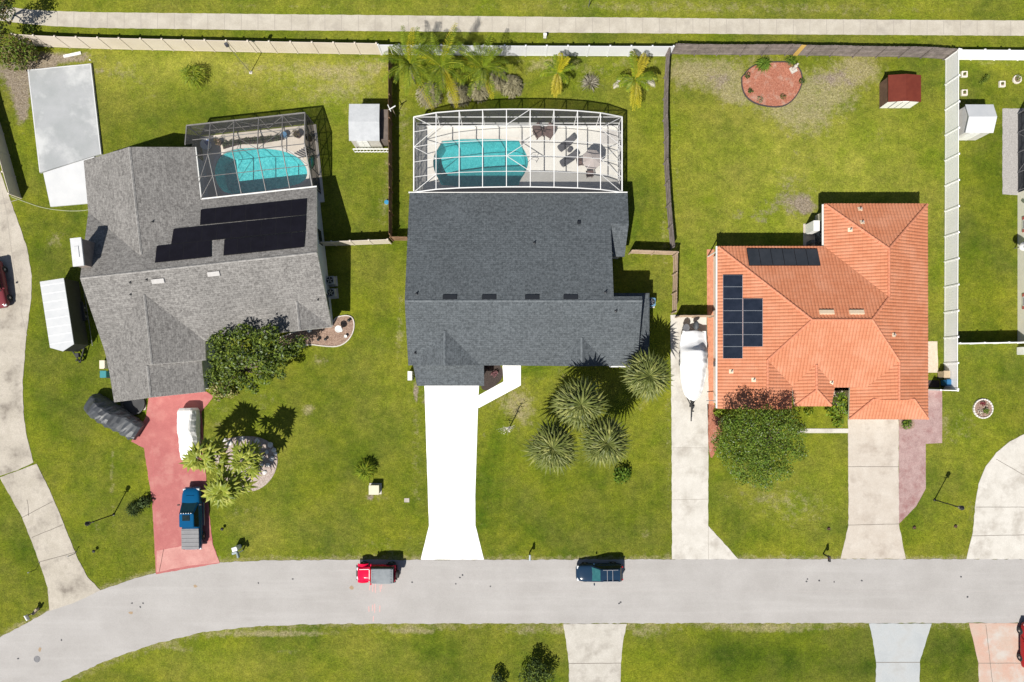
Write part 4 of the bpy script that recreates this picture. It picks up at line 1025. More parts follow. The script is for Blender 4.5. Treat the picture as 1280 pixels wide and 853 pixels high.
# ================================================================ screen cages over the pools
M_scr_w = screenmat('screen_weave', (.13, .135, .14), .14)
M_scr_b = screenmat('screen_weave_dark', (.035, .034, .038), .40)
M_alw = mat('white_aluminium', (.76, .76, .75), (.80, .80, .79), rough=.4)
M_albr = mat('bronze_aluminium', (.17, .162, .158), (.22, .212, .205), rough=.5)
def mem(t, name, p, q, w, m, h=None): MB().bar(p, q, w, h).build(name, m, t)
def arch_cage():
    t = thing('screen_cage', 'arched white framed screen cage over the long pool', 'pool cage', (.6, 21, 0))
    xs = [-9.42, -7.17, -4.95, -2.75, -.52, 1.7, 3.92, 6.15, 8.36, 10.55]; zs = [2.4, 3.32, 3.74, 3.95, 4.05, 4.05, 3.95, 3.72, 3.28, 2.4]
    Ys, Yn = 17.62, 24.85; ym = [Ys + (Yn - Ys) * k / 5 for k in range(6)]
    for x, z in zip(xs, zs):
        if z > 2.5: mem(t, 'roof_beam', (x, Ys, z), (x, Yn, z), .06, M_alw, .15)
    for x in (xs[0], xs[-1]): mem(t, 'eave_beam', (x, Ys, 2.4), (x, Yn, 2.4), .11, M_alw)
    for y, nm in ((Ys, 'end_arch'), (Yn, 'end_arch')):
        b = MB()
        for i in range(9): b.bar((xs[i], y, zs[i]), (xs[i + 1], y, zs[i + 1]), .08)
        b.build(nm, M_alw, t)
    for y in ym[1:5]:
        b = MB()
        for i in range(9): b.bar((xs[i], y, zs[i] + .01), (xs[i + 1], y, zs[i + 1] + .01), .045)
        b.build('purlin', M_alw, t)
    for x, z in zip(xs, zs):
        mem(t, 'post', (x, Yn, .08), (x, Yn, z), .07, M_alw)
        if z > 2.5: mem(t, 'knee_brace', (x, Yn - .05, 1.9), (x, Yn - .9, z - .05), .05, M_alw)
    for y in ym[:5]:
        for x in (xs[0], xs[-1]): mem(t, 'post', (x, y, .08), (x, y, 2.4), .08, M_alw)
    mem(t, 'wall_rail', (xs[0], Yn, 2.4), (xs[-1], Yn, 2.4), .06, M_alw); mem(t, 'wall_rail', (xs[0], Yn, 1.0), (xs[-1], Yn, 1.0), .06, M_alw)
    for x in (xs[0], xs[-1]): mem(t, 'wall_rail', (x, Ys, 1.0), (x, Yn, 1.0), .06, M_alw)
    for (i, y0, j, y1) in ((0, Yn, 1, ym[4]), (0, ym[3], 1, ym[4]), (0, ym[3], 1, ym[2]), (0, Ys, 1, ym[1]), (4, ym[4], 5, Yn), (4, ym[2], 5, ym[3]), (4, ym[2], 5, ym[1]), (8, ym[4], 9, Yn), (8, ym[4], 9, ym[3]), (8, ym[2], 9, ym[3]), (8, ym[2], 9, ym[1]), (8, ym[1], 9, Ys)):
        mem(t, 'roof_brace', (xs[i], y0, zs[i] + .01), (xs[j], y1, zs[j] + .01), .05, M_alw)
    for k, y in enumerate(ym[:5]):
        mem(t, 'wall_brace', (xs[-1], y, .1 if k % 2 else 2.3), (xs[-1], ym[k + 1], 2.3 if k % 2 else .1), .04, M_alw)
        mem(t, 'wall_brace', (xs[0], y, .1 if k % 2 else 2.3), (xs[0], ym[k + 1], 2.3 if k % 2 else .1), .04, M_alw)
    b = MB(); b.box((xs[0] + xs[-1]) / 2, Yn, .08, xs[-1] - xs[0], .05, .32)
    for x in (xs[0], xs[-1]): b.box(x, (Ys + Yn) / 2, .08, .05, Yn - Ys, .22)
    b.build('kick_plate', M_alw, t)
    b = MB()
    for i in range(9): b.quad((xs[i], Ys, zs[i] + .05), (xs[i + 1], Ys, zs[i + 1] + .05), (xs[i + 1], Yn, zs[i + 1] + .05), (xs[i], Yn, zs[i] + .05))
    b.build('roof_screen', M_scr_w, t)
    b = MB(); pts = [(xs[0], Yn + .02, .4), (xs[-1], Yn + .02, .4)] + [(x, Yn + .02, z) for x, z in reversed(list(zip(xs, zs)))]; b.poly(pts)
    for x in (xs[0] - .02, xs[-1] + .02): b.quad((x, Ys, .3), (x, Yn, .3), (x, Yn, 2.4), (x, Ys, 2.4))
    b.build('wall_screen', M_scr_b, t, tri=True)
    b = MB(); b.poly([(x, Ys - .03, z) for x, z in zip(xs, zs)]); b.build('end_screen', M_scr_b, t, tri=True)
arch_cage()
def gable_cage():
    t = thing('screen_cage', 'dark bronze screen cage over the kidney pool of the turned house', 'pool cage', H1(-22.6, 23.5), R(6.2))
    u0, u1, vs, vr, vn = -28.4, -17.0, 20.05, 23.75, 27.2; ze, zr, zs = 2.5, 3.7, 2.72; Y0 = 25.05
    us = [-26.1, -23.8, -21.45, -19.15]
    A = lambda u, v, z: H1(u, v, z)
    for u in us:
        mem(t, 'roof_beam', A(u, vn, ze), A(u, vr, zr), .055, M_albr, .13); mem(t, 'roof_beam', A(u, vr, zr), A(u, vs, zs), .055, M_albr, .13)
        mem(t, 'post', A(u, vn, .08), A(u, vn, ze), .07, M_albr)
    uu = [u0] + us + [u1]
    for u in (u0, u1): mem(t, 'post', A(u, vn, .08), A(u, vn, ze), .09, M_albr)
    mem(t, 'eave_beam', A(u0, vn, ze), A(u1, vn, ze), .11, M_albr)
    mem(t, 'purlin', A(-27.7, vr, zr), A(u1, vr, zr), .06, M_albr)
    mem(t, 'purlin', A(-27.7, 25.5, 3.12), A(u1, 25.5, 3.12), .05, M_albr); mem(t, 'purlin', A(-27.7, 21.9, 3.2), A(u1, 21.9, 3.2), .05, M_albr)
    mem(t, 'gable_beam', A(u1, vn, ze), A(u1, vr, zr), .09, M_albr); mem(t, 'gable_beam', A(u1, vr, zr), A(u1, vs, zs), .09, M_albr)
    mem(t, 'gable_beam', A(u0, vn, ze), A(u0, 25.1, 3.2), .09, M_albr)
    for v in (20.3, 22.0, 23.75, 25.5):
        mem(t, 'post', A(u1, v, .08), A(u1, v, zr - abs(v - vr) * .33), .07, M_albr)
    mem(t, 'wall_rail', A(u1, vs, 1.0), A(u1, vn, 1.0), .05, M_albr); mem(t, 'wall_rail', A(u0, vn, 1.0), A(u1, vn, 1.0), .05, M_albr); mem(t, 'wall_rail', A(u1, vs, ze), A(u1, vn, ze), .07, M_albr)
    mem(t, 'roof_brace', A(-27.7, 21.2, 3.0), A(us[0], vr, zr), .05, M_albr); mem(t, 'roof_brace', A(-27.7, vs, zs), A(us[0], 21.9, 3.2), .05, M_albr)
    mem(t, 'roof_brace', A(us[1], 25.5, 3.1), A(us[2], vr, zr), .04, M_albr); mem(t, 'roof_brace', A(us[2], vr, zr), A(us[3], 25.5, 3.1), .04, M_albr); mem(t, 'roof_brace', A(us[3], vr, zr), A(u1, 21.9, 3.2), .04, M_albr)
    for k, v in enumerate((20.3, 22.0, 23.75, 25.5)):
        w = (22.0, 23.75, 25.5, vn)[k]; mem(t, 'wall_brace', A(u1, v, .2 if k % 2 else 2.4), A(u1, w, 2.4 if k % 2 else .2), .04, M_albr)
    for k in range(5): mem(t, 'wall_brace', A(uu[k], vn, .2 if k % 2 else 2.4), A(uu[k + 1], vn, 2.4 if k % 2 else .2), .04, M_albr)
    b = MB(); e = .04
    b.quad(A(-27.7, vn, ze + e), A(u1, vn, ze + e), A(u1, vr, zr + e), A(-27.7, vr, zr + e)); b.quad(A(-27.7, vr, zr + e), A(u1, vr, zr + e), A(u1, vs, zs + e), A(-27.7, vs, zs + e))
    b.quad(A(u0, vn, ze + e), A(-27.7, vn, ze + e), A(-27.7, 25.1, 3.2 + e), A(u0, 25.1, 3.2 + e)); b.build('roof_screen', screenmat('screen_weave_bronze', (.11, .11, .112), .18), t)
    b = MB(); b.quad(A(u0, vn + .02, .1), A(u1, vn + .02, .1), A(u1, vn + .02, ze), A(u0, vn + .02, ze)); b.poly([A(u1 + .02, vs, .1), A(u1 + .02, vn, .1), A(u1 + .02, vn, ze), A(u1 + .02, vr, zr), A(u1 + .02, vs, zs)])
    b.quad(A(u0 - .02, 25.05, .1), A(u0 - .02, vn, .1), A(u0 - .02, vn, ze), A(u0 - .02, 25.05, 3.2)); b.build('wall_screen', M_scr_b, t)
gable_cage()
def small_cage():
    t = thing('screen_cage', 'dark screen cage at the right edge beside the grey gravel', 'pool cage', (54, 22, 0))
    x0, x1, y0, y1 = 50.55, 58, 18.4, 26.2; z = 2.5
    for y in (y0 + .1, 20.3, 22.3, 24.3, y1): mem(t, 'post', (x0, y, 0), (x0, y, z), .09, M_gutter_d); mem(t, 'roof_beam', (x0, y, z), (x0 + 2.2, y, z + 1.3), .08, M_gutter_d)
    for x in (52.8, 55, 57): mem(t, 'post', (x, y1, 0), (x, y1, z), .09, M_gutter_d)
    mem(t, 'eave_beam', (x0, y0, z), (x0, y1, z), .11, M_gutter_d); mem(t, 'eave_beam', (x0, y1, z), (x1, y1, z), .11, M_gutter_d); mem(t, 'wall_rail', (x0, y0, 1), (x0, y1, 1), .06, M_gutter_d)
    mem(t, 'wall_brace', (x0, 20.3, 0), (x0, 22.3, 2.4), .05, M_gutter_d); mem(t, 'wall_brace', (x0, 24.3, 0), (x0, 22.3, 2.4), .05, M_gutter_d)
    b = MB(); b.quad((x0, y0, .05), (x0, y1, .05), (x0, y1, z), (x0, y0, z)); b.quad((x0, y1, .05), (x1, y1, .05), (x1, y1, z), (x0, y1, z)); b.quad((x0, y0, z + .03), (x0, y1, z + .03), (x0 + 2.2, y1, z + 1.33), (x0 + 2.2, y0, z + 1.33)); b.quad((x0 + 2.2, y0, z + 1.33), (x0 + 2.2, y1, z + 1.33), (x1, y1, z + 1.33), (x1, y0, z + 1.33))
    b.build('screen', M_scr_b, t)
    sheet('patio_slab', [(x0 + .1, y0), (x1, y0), (x1, y1), (x0 + .1, y1)], .06, [mat('slate_patio', (.18, .19, .20), (.24, .25, .26), scale=2, rough=.8)], jit=0)
small_cage()

# ================================================================ sheds
M_shedw = mat('white_metal_roof', (.49, .505, .52), (.54, .55, .56), scale=1, rough=.4)
def gable_shed(label, x0, x1, y0, y1, ze, zr, axis, wall_m, roof_m, front_m=None, over=.12, door=None, dark=None):
    t = thing('garden_shed', label, 'shed', ((x0 + x1) / 2, (y0 + y1) / 2, 0)); b = MB(); xm, ym = (x0 + x1) / 2, (y0 + y1) / 2
    W4 = [(x0, y0), (x1, y0), (x1, y1), (x0, y1)]
    for i in range(4):
        a, c = W4[i], W4[(i + 1) % 4]; b.quad((*a, 0), (*c, 0), (*c, ze), (*a, ze), 1 if (i == 0 and front_m) else 0)
    if axis == 'y': b.poly([(x0, y0, ze), (x1, y0, ze), (xm, y0, zr - .03)], 1 if front_m else 0); b.poly([(x0, y1, ze), (x1, y1, ze), (xm, y1, zr - .03)])
    else: b.poly([(x0, y0, ze), (x0, y1, ze), (x0, ym, zr - .03)]); b.poly([(x1, y0, ze), (x1, y1, ze), (x1, ym, zr - .03)])
    b.build('wall', [wall_m, front_m or wall_m], t)
    X0, X1, Y0, Y1 = x0 - over, x1 + over, y0 - over, y1 + over; b = MB(); th = .06
    if axis == 'y':
        for xa, xb in ((X0, xm), (xm, X1)):
            za, zb = (ze if xa == X0 else zr), (zr if xb == xm else ze)
            v = [(xa, Y0, za), (xb, Y0, zb), (xb, Y1, zb), (xa, Y1, za)]; b.add(v + [(x, y, z + th) for x, y, z in v], [(3, 2, 1, 0), (4, 5, 6, 7), (0, 1, 5, 4), (1, 2, 6, 5), (2, 3, 7, 6), (3, 0, 4, 7)])
    else:
        for ya, yb in ((Y0, ym), (ym, Y1)):
            za, zb = (ze if ya == Y0 else zr), (zr if yb == ym else ze)
            v = [(X0, ya, za), (X1, ya, za), (X1, yb, zb), (X0, yb, zb)]; b.add(v + [(x, y, z + th) for x, y, z in v], [(3, 2, 1, 0), (4, 5, 6, 7), (0, 1, 5, 4), (1, 2, 6, 5), (2, 3, 7, 6), (3, 0, 4, 7)])
    b.build('roof', roof_m, t, recalc=True, uvroof=True)
    if door:
        d0, d1, dm = door; b = MB(); b.box((d0 + d1) / 2, y0 - .015, .08, d1 - d0, .04, min(1.75, ze - .1)); dd = b.build('door', dm, t)
        b = MB(); b.box(d0 + .02, y0 - .03, .08, .05, .05, ze - .1); b.box(d1 - .02, y0 - .03, .08, .05, .05, ze - .1); b.box((d0 + d1) / 2, y0 - .045, .08, .03, .03, ze - .15); b.build('trim', dark or M_gutter_d, dd)
    return t
M_shed_red = mat('rust_red_sheet', (.115, .018, .008), (.145, .026, .012), scale=1.5, rough=.6, fine=.08)
M_shed_br = mat('brown_shed_boards', (.10, .055, .04), (.15, .085, .06), scale=2, rough=.85, fine=.15)
p = W(1111, 94, 1.6); q = W(1151.5, 127, 1.6)
gable_shed('small rust red roofed shed with a white front on the back lawn', p.x + .06, q.x - .06, q.y + .06, p.y - .06, 1.5, 1.72, 'y', M_shed_br, M_shed_red, M_whitep, .08, ((p.x + q.x) / 2 - .75, (p.x + q.x) / 2 + .55, M_whitep))
p = W(1207, 131.5, 2.1); q = W(1241, 166, 2.1)
gable_shed('bright white shed behind the white fence on the right neighbour lawn', p.x + .08, q.x - .05, q.y + .08, p.y - .05, 2.05, 2.5, 'x', mat('pale_grey_siding', (.50, .49, .46), (.55, .54, .51), scale=2), M_shedw, None, .1, (p.x + .5, p.x + 1.6, M_whitep), M_whitep)
p = W(436.5, 130.5, 2.1); q = W(473, 181, 2.1)
M_shedgrey = mat('pale_grey_shingle', (.40, .415, .43), (.46, .475, .49), scale=2, rough=.7, fine=.08)
sh = gable_shed('pale grey roofed shed with white rail beside the brown fence', p.x + .1, q.x + .02, q.y + .45, p.y - .1, 2.1, 2.26, 'x', mat('shed_siding', (.42, .40, .37), (.5, .48, .45), scale=2), M_shedgrey, None, .1, (p.x + .6, p.x + 1.7, M_whitep), M_whitep)
b = MB(); x0, x1, y = p.x + .05, q.x + .8, q.y + .02
for i in range(12): b.box(x0 + (x1 - x0) * i / 11, y, 0, .06, .06, .9)
b.bar((x0, y, .9), (x1, y, .9), .09); b.bar((x0, y, .2), (x1, y, .2), .07); b.build('rail', M_whitep, sh)
b = MB(); b.box(q.x + .45, (p.y + q.y) / 2 + .2, .02, .7, 3.0, 1.5); b.build('east_shade_box', mat('east_shade_dark', (.10, .08, .07), (.15, .12, .10), scale=3, rough=.9), sh)  # dark box stands in for shade on the shed's east wall

# ================================================================ vehicles
def carpaint(name, c, rough=.13): return mat(name, c, tuple(x * 1.08 for x in c), scale=.3, rough=rough, coat=.08, spec=.22)
M_tyre = mat('tyre_rubber', (.018, .018, .019), (.028, .028, .03), rough=.9)
M_rim = mat('alloy_rim', (.42, .43, .45), (.5, .5, .52), rough=.3, metal=.8)
M_cglass = mat('car_glass', (.012, .022, .026), (.018, .03, .034), rough=.12, spec=.12)
M_tglass = mat('teal_windshield', (.022, .10, .11), (.035, .13, .14), rough=.08, spec=.5)
M_lamp = mat('headlamp_glass', (.6, .62, .64), rough=.1, spec=.9)
M_tail = mat('tail_lamp', (.35, .02, .02), rough=.2)
M_blackpl = mat('black_plastic', (.02, .02, .022), (.03, .03, .032), rough=.6)
def ring(x, hw, zb, zt, crown=.03):
    h = zt - zb
    return [(x, -hw * .88, zb), (x, -hw * .985, zb + h * .18), (x, -hw, zb + h * .5), (x, -hw * .955, zb + h * .86), (x, -hw * .80, zt), (x, -hw * .4, zt + crown), (x, hw * .4, zt + crown), (x, hw * .80, zt), (x, hw * .955, zb + h * .86), (x, hw, zb + h * .5), (x, hw * .985, zb + h * .18), (x, hw * .88, zb)]
def wheels(t, xs, y, r, w):
    for x in xs:
        for s in (-1, 1):
            b = MB(); prof = [(r * .62, -w / 2), (r * .93, -w / 2), (r, -w / 2 + .04), (r, w / 2 - .04), (r * .93, w / 2), (r * .62, w / 2)]
            for i, (rr, k) in enumerate(prof): pass
            n = 22; o = []
            for rr, k in prof: o.append([(x + rr * math.cos(a * 2 * math.pi / n), s * y + k, r + rr * math.sin(a * 2 * math.pi / n)) for a in range(n)])
            b.loft(o); wo = b.build('wheel', M_tyre, t, local=True, recalc=True)
            b = MB(); b.loft([[(x + r * .63 * math.cos(a * 2 * math.pi / n), s * (y + w / 2 - .03), r + r * .63 * math.sin(a * 2 * math.pi / n)) for a in range(n)], [(x + r * .25 * math.cos(a * 2 * math.pi / n), s * (y + w / 2 + .005), r + r * .25 * math.sin(a * 2 * math.pi / n)) for a in range(n)]])
            b.build('rim', M_rim, wo, local=True, recalc=True)
def on_quad(c4, u0, u1, v0, v1, off):
    c4 = [Vector(c) for c in c4]
    f = lambda u, v: c4[0].lerp(c4[1], u).lerp(c4[3].lerp(c4[2], u), v)
    n = (c4[1] - c4[0]).cross(c4[3] - c4[0]).normalized()
    return [f(u0, v0) + n * off, f(u1, v0) + n * off, f(u1, v1) + n * off, f(u0, v1) + n * off]
def pane(t, name, c4, m, u0=.04, u1=.96, v0=.06, v1=.94, off=.012):
    b = MB(); q = on_quad(c4, u0, u1, v0, v1, off); b.quad(*q); return b.build(name, m, t, local=True)
def cabin(t, m, base, top, zb, zt, bw, tw, glass, front_glass=None, roof_m=None, sides=2):
    """base/top: (x_rear, x_front); trapezoid greenhouse with pillars left between the panes"""
    (bx0, bx1), (tx0, tx1) = base, top
    B = [(bx0, -bw, zb), (bx1, -bw * .93, zb), (bx1, bw * .93, zb), (bx0, bw, zb)]; T = [(tx0, -tw, zt), (tx1, -tw * .96, zt), (tx1, tw * .96, zt), (tx0, tw, zt)]
    b = MB(); b.add(B + T, [(0, 1, 5, 4), (1, 2, 6, 5), (2, 3, 7, 6), (3, 0, 4, 7), (4, 5, 6, 7)])
    b.build('cabin', m, t, local=True, bevel=.05)
    pane(t, 'windshield', [B[1], B[2], T[2], T[1]], front_glass or glass, .05, .95, .05, .95, .014)
    pane(t, 'rear_window', [B[3], B[0], T[0], T[3]], glass, .1, .9, .2, .92, .014)
    for c4 in ([B[0], B[1], T[1], T[0]], [B[2], B[3], T[3], T[2]]):
        for k in range(sides):
            pane(t, 'side_window', c4, glass, .05 + k * .92 / sides, .03 + (k + 1) * .92 / sides, .12, .9, .014)
    b = MB(); cx = (tx0 + tx1) / 2
    rg = []
    for f, x in ((.93, tx0 - .02), (1.0, tx0 + .12), (1.0, tx1 - .15), (.94, tx1 + .02)):
        w = tw * f; rg.append([(x, -w, zt - .03), (x, -w * .9, zt + .015), (x, 0, zt + .045), (x, w * .9, zt + .015), (x, w, zt - .03)])
    b.loft(rg); b.build('roof', roof_m or m, t, local=True, smooth=False, recalc=True)
def mirrors(t, x, y, z, m):
    for s in (-1, 1):
        b = MB(); b.box(x, s * (y + .12), z, .12, .22, .16); b.bar((x, s * (y - .03), z + .04), (x, s * (y + .05), z + .05), .05); b.build('mirror', m, t, local=True, bevel=.03)
def lamps(t, xf, xr, y, zf, zr):
    for s in (-1, 1):
        b = MB(); b.box(xf, s * y, zf, .22, .32, .13); b.build('headlight', M_lamp, t, local=True, bevel=.03)
        b = MB(); b.box(xr, s * (y + .03), zr, .10, .16, .3); b.build('tail_light', M_tail, t, local=True, bevel=.02)
def suv(label, loc, rz, paint, L=4.7, Wd=1.86, Hh=1.68, rails=True, front_glass=None, sunroof=False, lower=None):
    t = thing('parked_car', label, 'car', loc, rz); h = L / 2; w = Wd / 2
    st = [(-h, w * .80, .42, .92), (-h + .08, w * .93, .34, 1.0), (-h + .5, w * .99, .28, 1.03), (-.6, w, .27, 1.03), (.6, w, .27, 1.03), (h - 1.55, w * .99, .27, 1.02), (h - .75, w * .97, .27, .95), (h - .28, w * .90, .30, .85), (h - .06, w * .74, .36, .72), (h, w * .62, .42, .62)]
    b = MB(); b.loft([ring(*s) for s in st]); b.build('body', paint, t, local=True, smooth=True, sub=1, recalc=True)
    cabin(t, paint, (-h + .12, h - 1.50), (-h + .42, h - 2.35), .98, Hh - .04, w * .90, w * .70, M_cglass, front_glass, None, 3)
    wheels(t, (-h + .9, h - .95), w - .12, .35, .24); mirrors(t, h - 1.75, w, .98, paint); lamps(t, h - .2, -h + .06, w * .66, .66, .72)
    if rails:
        for s in (-1, 1): mem_local(t, 'roof_rail', (-h + .6, s * w * .62, Hh + .07), (h - 2.55, s * w * .62, Hh + .07), .045, M_rim)
        for x in (-h + 1.15, h - 2.95): mem_local(t, 'roof_bar', (x, -w * .64, Hh + .09), (x, w * .64, Hh + .09), .05, M_rim)
    if sunroof:
        b = MB(); b.box(h - 2.95, 0, Hh + .02, .7, .8, .012); b.build('sunroof', M_cglass, t, local=True)
    b = MB(); b.box(h - .12, 0, .34, .2, Wd * .6, .2); b.box(-h + .05, 0, .36, .14, Wd * .75, .18); b.build('bumper', lower or M_blackpl, t, local=True, bevel=.04)
    for x in (h - 1.3,): mem_local(t, 'wiper', (h - 1.52, -.45, 1.02), (h - 1.6, .1, 1.06), .02, M_blackpl)
    return t
def mem_local(t, name, p, q, w, m): MB().bar(p, q, w).build(name, m, t, local=True)
P_navy = carpaint('navy_paint', (.012, .030, .060)); P_blue = carpaint('blue_paint', (.004, .075, .185)); P_red = carpaint('red_paint', (.60, .006, .045)); P_dred = carpaint('dark_red_paint', (.30, .012, .016)); P_maroon = carpaint('maroon_paint', (.16, .035, .042))
c = W(749.5, 716.5, .8); suv('dark navy estate car with silver roof bars parked on the street', (c.x - .02, c.y, .02), math.pi + R(1), P_navy, 4.62, 1.78, 1.62, front_glass=M_tglass)
c = W(1290.5, 807, .7); suv('dark red car on the salmon driveway at the right edge', (c.x - .1, c.y, .03), R(90), P_dred, 4.5, 1.84, 1.6, rails=False)
c = W(-6, 356, .8); suv('maroon car on the curved driveway at the left edge', (c.x, c.y, .03), R(-80), P_maroon, 4.7, 1.8, 1.55, rails=False)

def pickup():
    c = W(238.5, 647.5, .6); t = thing('pickup_truck', 'blue pickup truck with a grey ribbed bed cover on the red driveway', 'pickup', (c.x + .22, c.y, .03), R(91)); h, w = 3.02, .96
    st = [(-h, w * .93, .5, 1.08), (-h + .1, w * .98, .42, 1.13), (-.75, w, .36, 1.13), (.6, w, .36, 1.12), (h - 1.5, w * .99, .36, 1.12), (h - .7, w * .96, .36, 1.06), (h - .22, w * .86, .40, .95), (h - .03, w * .7, .46, .80), (h, w * .6, .5, .74)]
    b = MB(); b.loft([ring(*s) for s in st]); b.build('body', P_blue, t, local=True, smooth=True, sub=1, recalc=True)
    cabin(t, P_blue, (-.85, h - 1.35), (-.60, h - 2.35), 1.05, 1.80, w * .92, w * .74, M_cglass, mat('deep_teal_windshield', (.008, .035, .045), (.012, .045, .055), rough=.08, spec=.5), None, 2)
    b = MB(); b.box(-h + 1.08, 0, 1.12, 2.02, 1.72, .06); o = b.build('bed_cover', mat('grey_vinyl_cover', (.155, .155, .165), (.19, .19, .20), scale=2, rough=.6), t, local=True, bevel=.02)
    b = MB()
    for i in range(5): b.box(-h + .32 + i * .40, 0, 1.18, .035, 1.66, .03)
    b.build('cover_rib', mat('grey_rib', (.21, .21, .22), rough=.6), o, local=True)
    wheels(t, (-h + 1.15, h - 1.05), w - .12, .39, .27); mirrors(t, h - 1.6, w, 1.08, M_blackpl); lamps(t, h - .18, -h + .06, w * .68, .74, .78)
    b = MB(); b.box(.28, 0, 1.835, .55, .72, .03); b.build('sunroof', M_cglass, t, local=True, bevel=.01)
    b = MB()
    for i in range(5): b.box(.72, -.48 + i * .24, 1.825, .08, .09, .03)
    b.build('roof_light', M_lamp, t, local=True)
    for s in (-1, 1): mem_local(t, 'side_step', (-.8, s * (w + .06), .42), (1.5, s * (w + .06), .42), .1, M_rim)
    b = MB(); b.box(h - .08, 0, .42, .22, 1.5, .22); b.box(-h - .02, 0, .48, .18, 1.7, .18); b.build('bumper', M_rim, t, local=True, bevel=.05)
    b = MB(); b.box(h - .75, 0, 1.09, .06, .75, .03); b.build('hood_scoop', P_blue, t, local=True)
pickup()
def jeep():
    c = W(472.5, 716.5, .8); t = thing('parked_jeep', 'red off-road car with a grey soft top and rear spare wheel on the street', 'off-road car', (c.x - .05, c.y, .02), math.pi); w = .80; h = 2.05
    st = [(-h + .25, w * .94, .5, 1.05), (-h + .32, w, .45, 1.12), (-.2, w, .42, 1.13), (.55, w, .45, 1.13), (.62, w * .92, .5, 1.12), (1.2, w * .88, .5, 1.10), (h - .25, w * .80, .5, 1.05), (h - .16, w * .74, .52, .98)]
    b = MB(); b.loft([ring(*s) for s in st]); b.build('body', P_red, t, local=True, smooth=True, recalc=True)
    for s in (-1, 1):
        for x0, x1 in ((h - 1.15, h - .1), (-h + .25, -h + 1.2)):
            b = MB(); pts = []
            rg = []
            for k in range(7):
                f = k / 6; x = x0 + (x1 - x0) * f; z = .72 + .26 * math.sin(math.pi * min(1, max(0, f * .9 + .05)))
                rg.append([(x, s * (w * .72), z), (x, s * (w + .13), z), (x, s * (w + .13), z - .07), (x, s * w * .72, z - .07)])
            b.loft(rg); b.build('fender', P_red if x0 > 0 else M_blackpl, t, local=True, recalc=True)
    b = MB(); rg = []
    for x, z, ww in ((.42, 1.72, .70), (.2, 1.79, .74), (-.6, 1.81, .75), (-1.4, 1.80, .75), (-h + .33, 1.74, .72)): rg.append([(x, -ww, z - .06), (x, -ww * .93, z), (x, 0, z + .03), (x, ww * .93, z), (x, ww, z - .06)])
    b.loft(rg); top = b.build('soft_top', mat('grey_canvas', (.19, .21, .225), (.235, .255, .27), scale=2, rough=.9, fine=.05), t, local=True, recalc=True)
    b = MB()
    for i in range(9):
        y = -.62 + i * .155; b.bar((.3, y, 1.81 - abs(y) * .03), (-h + .42, y, 1.81 - abs(y) * .03), .022)
    b.build('roof_strip', mat('canvas_seam', (.10, .115, .14), rough=.9), top, local=True)
    b = MB(); b.add([(-h + .35, -.76, 1.1), (.5, -.76, 1.1), (.4, -.70, 1.7), (-h + .36, -.72, 1.7)], [(0, 1, 2, 3)]); b.add([(-h + .35, .76, 1.1), (.5, .76, 1.1), (.4, .70, 1.7), (-h + .36, .72, 1.7)], [(3, 2, 1, 0)]); b.add([(-h + .35, -.76, 1.1), (-h + .35, .76, 1.1), (-h + .36, .72, 1.7), (-h + .36, -.72, 1.7)], [(3, 2, 1, 0)])
    b.build('side_curtain', M_blackpl, t, local=True)
    b = MB(); b.add([(.62, -.70, 1.12), (.62, .70, 1.12), (.44, .66, 1.70), (.44, -.66, 1.70)], [(0, 1, 2, 3)]); b.build('windshield', M_cglass, t, local=True)
    b = MB()
    for p, q in (((.63, -.72, 1.12), (.45, -.68, 1.72)), ((.63, .72, 1.12), (.45, .68, 1.72)), ((.45, -.68, 1.72), (.45, .68, 1.72)), ((.63, -.72, 1.13), (.63, .72, 1.13))): b.bar(p, q, .07)
    b.build('windshield_frame', P_dred, t, local=True)
    wheels(t, (-h + .72, h - .62), w + .0, .38, .24)
    b = MB(); n = 22; o = []
    for rr, k in ((.22, 0), (.36, 0), (.38, .05), (.38, .19), (.36, .24), (.22, .24)): o.append([(-h + .12 - k, rr * math.cos(a * 2 * math.pi / n), 1.05 + rr * math.sin(a * 2 * math.pi / n)) for a in range(n)])
    b.loft(o); b.build('spare_wheel', M_tyre, t, local=True, recalc=True)
    mirrors(t, .55, w, 1.15, P_red); lamps(t, h - .12, -h + .28, w * .55, .78, .8)
    b = MB(); b.box(h + .02, 0, .55, .14, 1.5, .14); b.box(-h + .2, 0, .5, .14, 1.5, .14); b.build('bumper', M_blackpl, t, local=True, bevel=.03)
    mem_local(t, 'hood_strip', (h - .35, -.45, 1.11), (.75, -.48, 1.15), .05, M_whitep); mem_local(t, 'hood_strip', (.72, -.45, 1.15), (.72, .5, 1.15), .06, M_whitep)
    mem_local(t, 'antenna', (.55, -.72, 1.1), (.5, -.74, 2.0), .015, M_blackpl)
jeep()
def covered(name, label, cat, loc, rz, st, m, wrinkle=.02, s=1.0):
    """a car under a fitted cloth: closed skin to the ground with folds"""
    t = thing(name, label, cat, loc, rz, scale=s); rg = []
    xs = [q[0] for q in st]; fine = np.linspace(xs[0], xs[-1], 26)
    for x in fine:
        hw, zb, zt, tw = (np.interp(x, xs, [q[k] for q in st]) for k in (1, 2, 3, 4))
        pts = []
        prof = [(-1, 0), (-1.02, .3), (-.99, .58), (-.90, .70), (-tw / hw, .93), (-tw / hw * .8, 1.0), (0, 1.03)]
        prof = prof + [(-a, b_) for a, b_ in reversed(prof[:-1])]
        for a, b_ in prof:
            y, z = a * hw, zb + (zt - zb) * b_
            k = wrinkle * (math.sin(x * 9 + a * 5) * .6 + math.sin(x * 21 + a * 11 + b_ * 7) * .4 + random.uniform(-.5, .5)) * (1.2 - .4 * b_)
            pts.append((x + k * .5, y + k * (1 if a > 0 else -1), z + k * .7))
        rg.append(pts)
    b = MB(); b.loft(rg); b.build('cover', m, t, local=True, recalc=True)
    return t
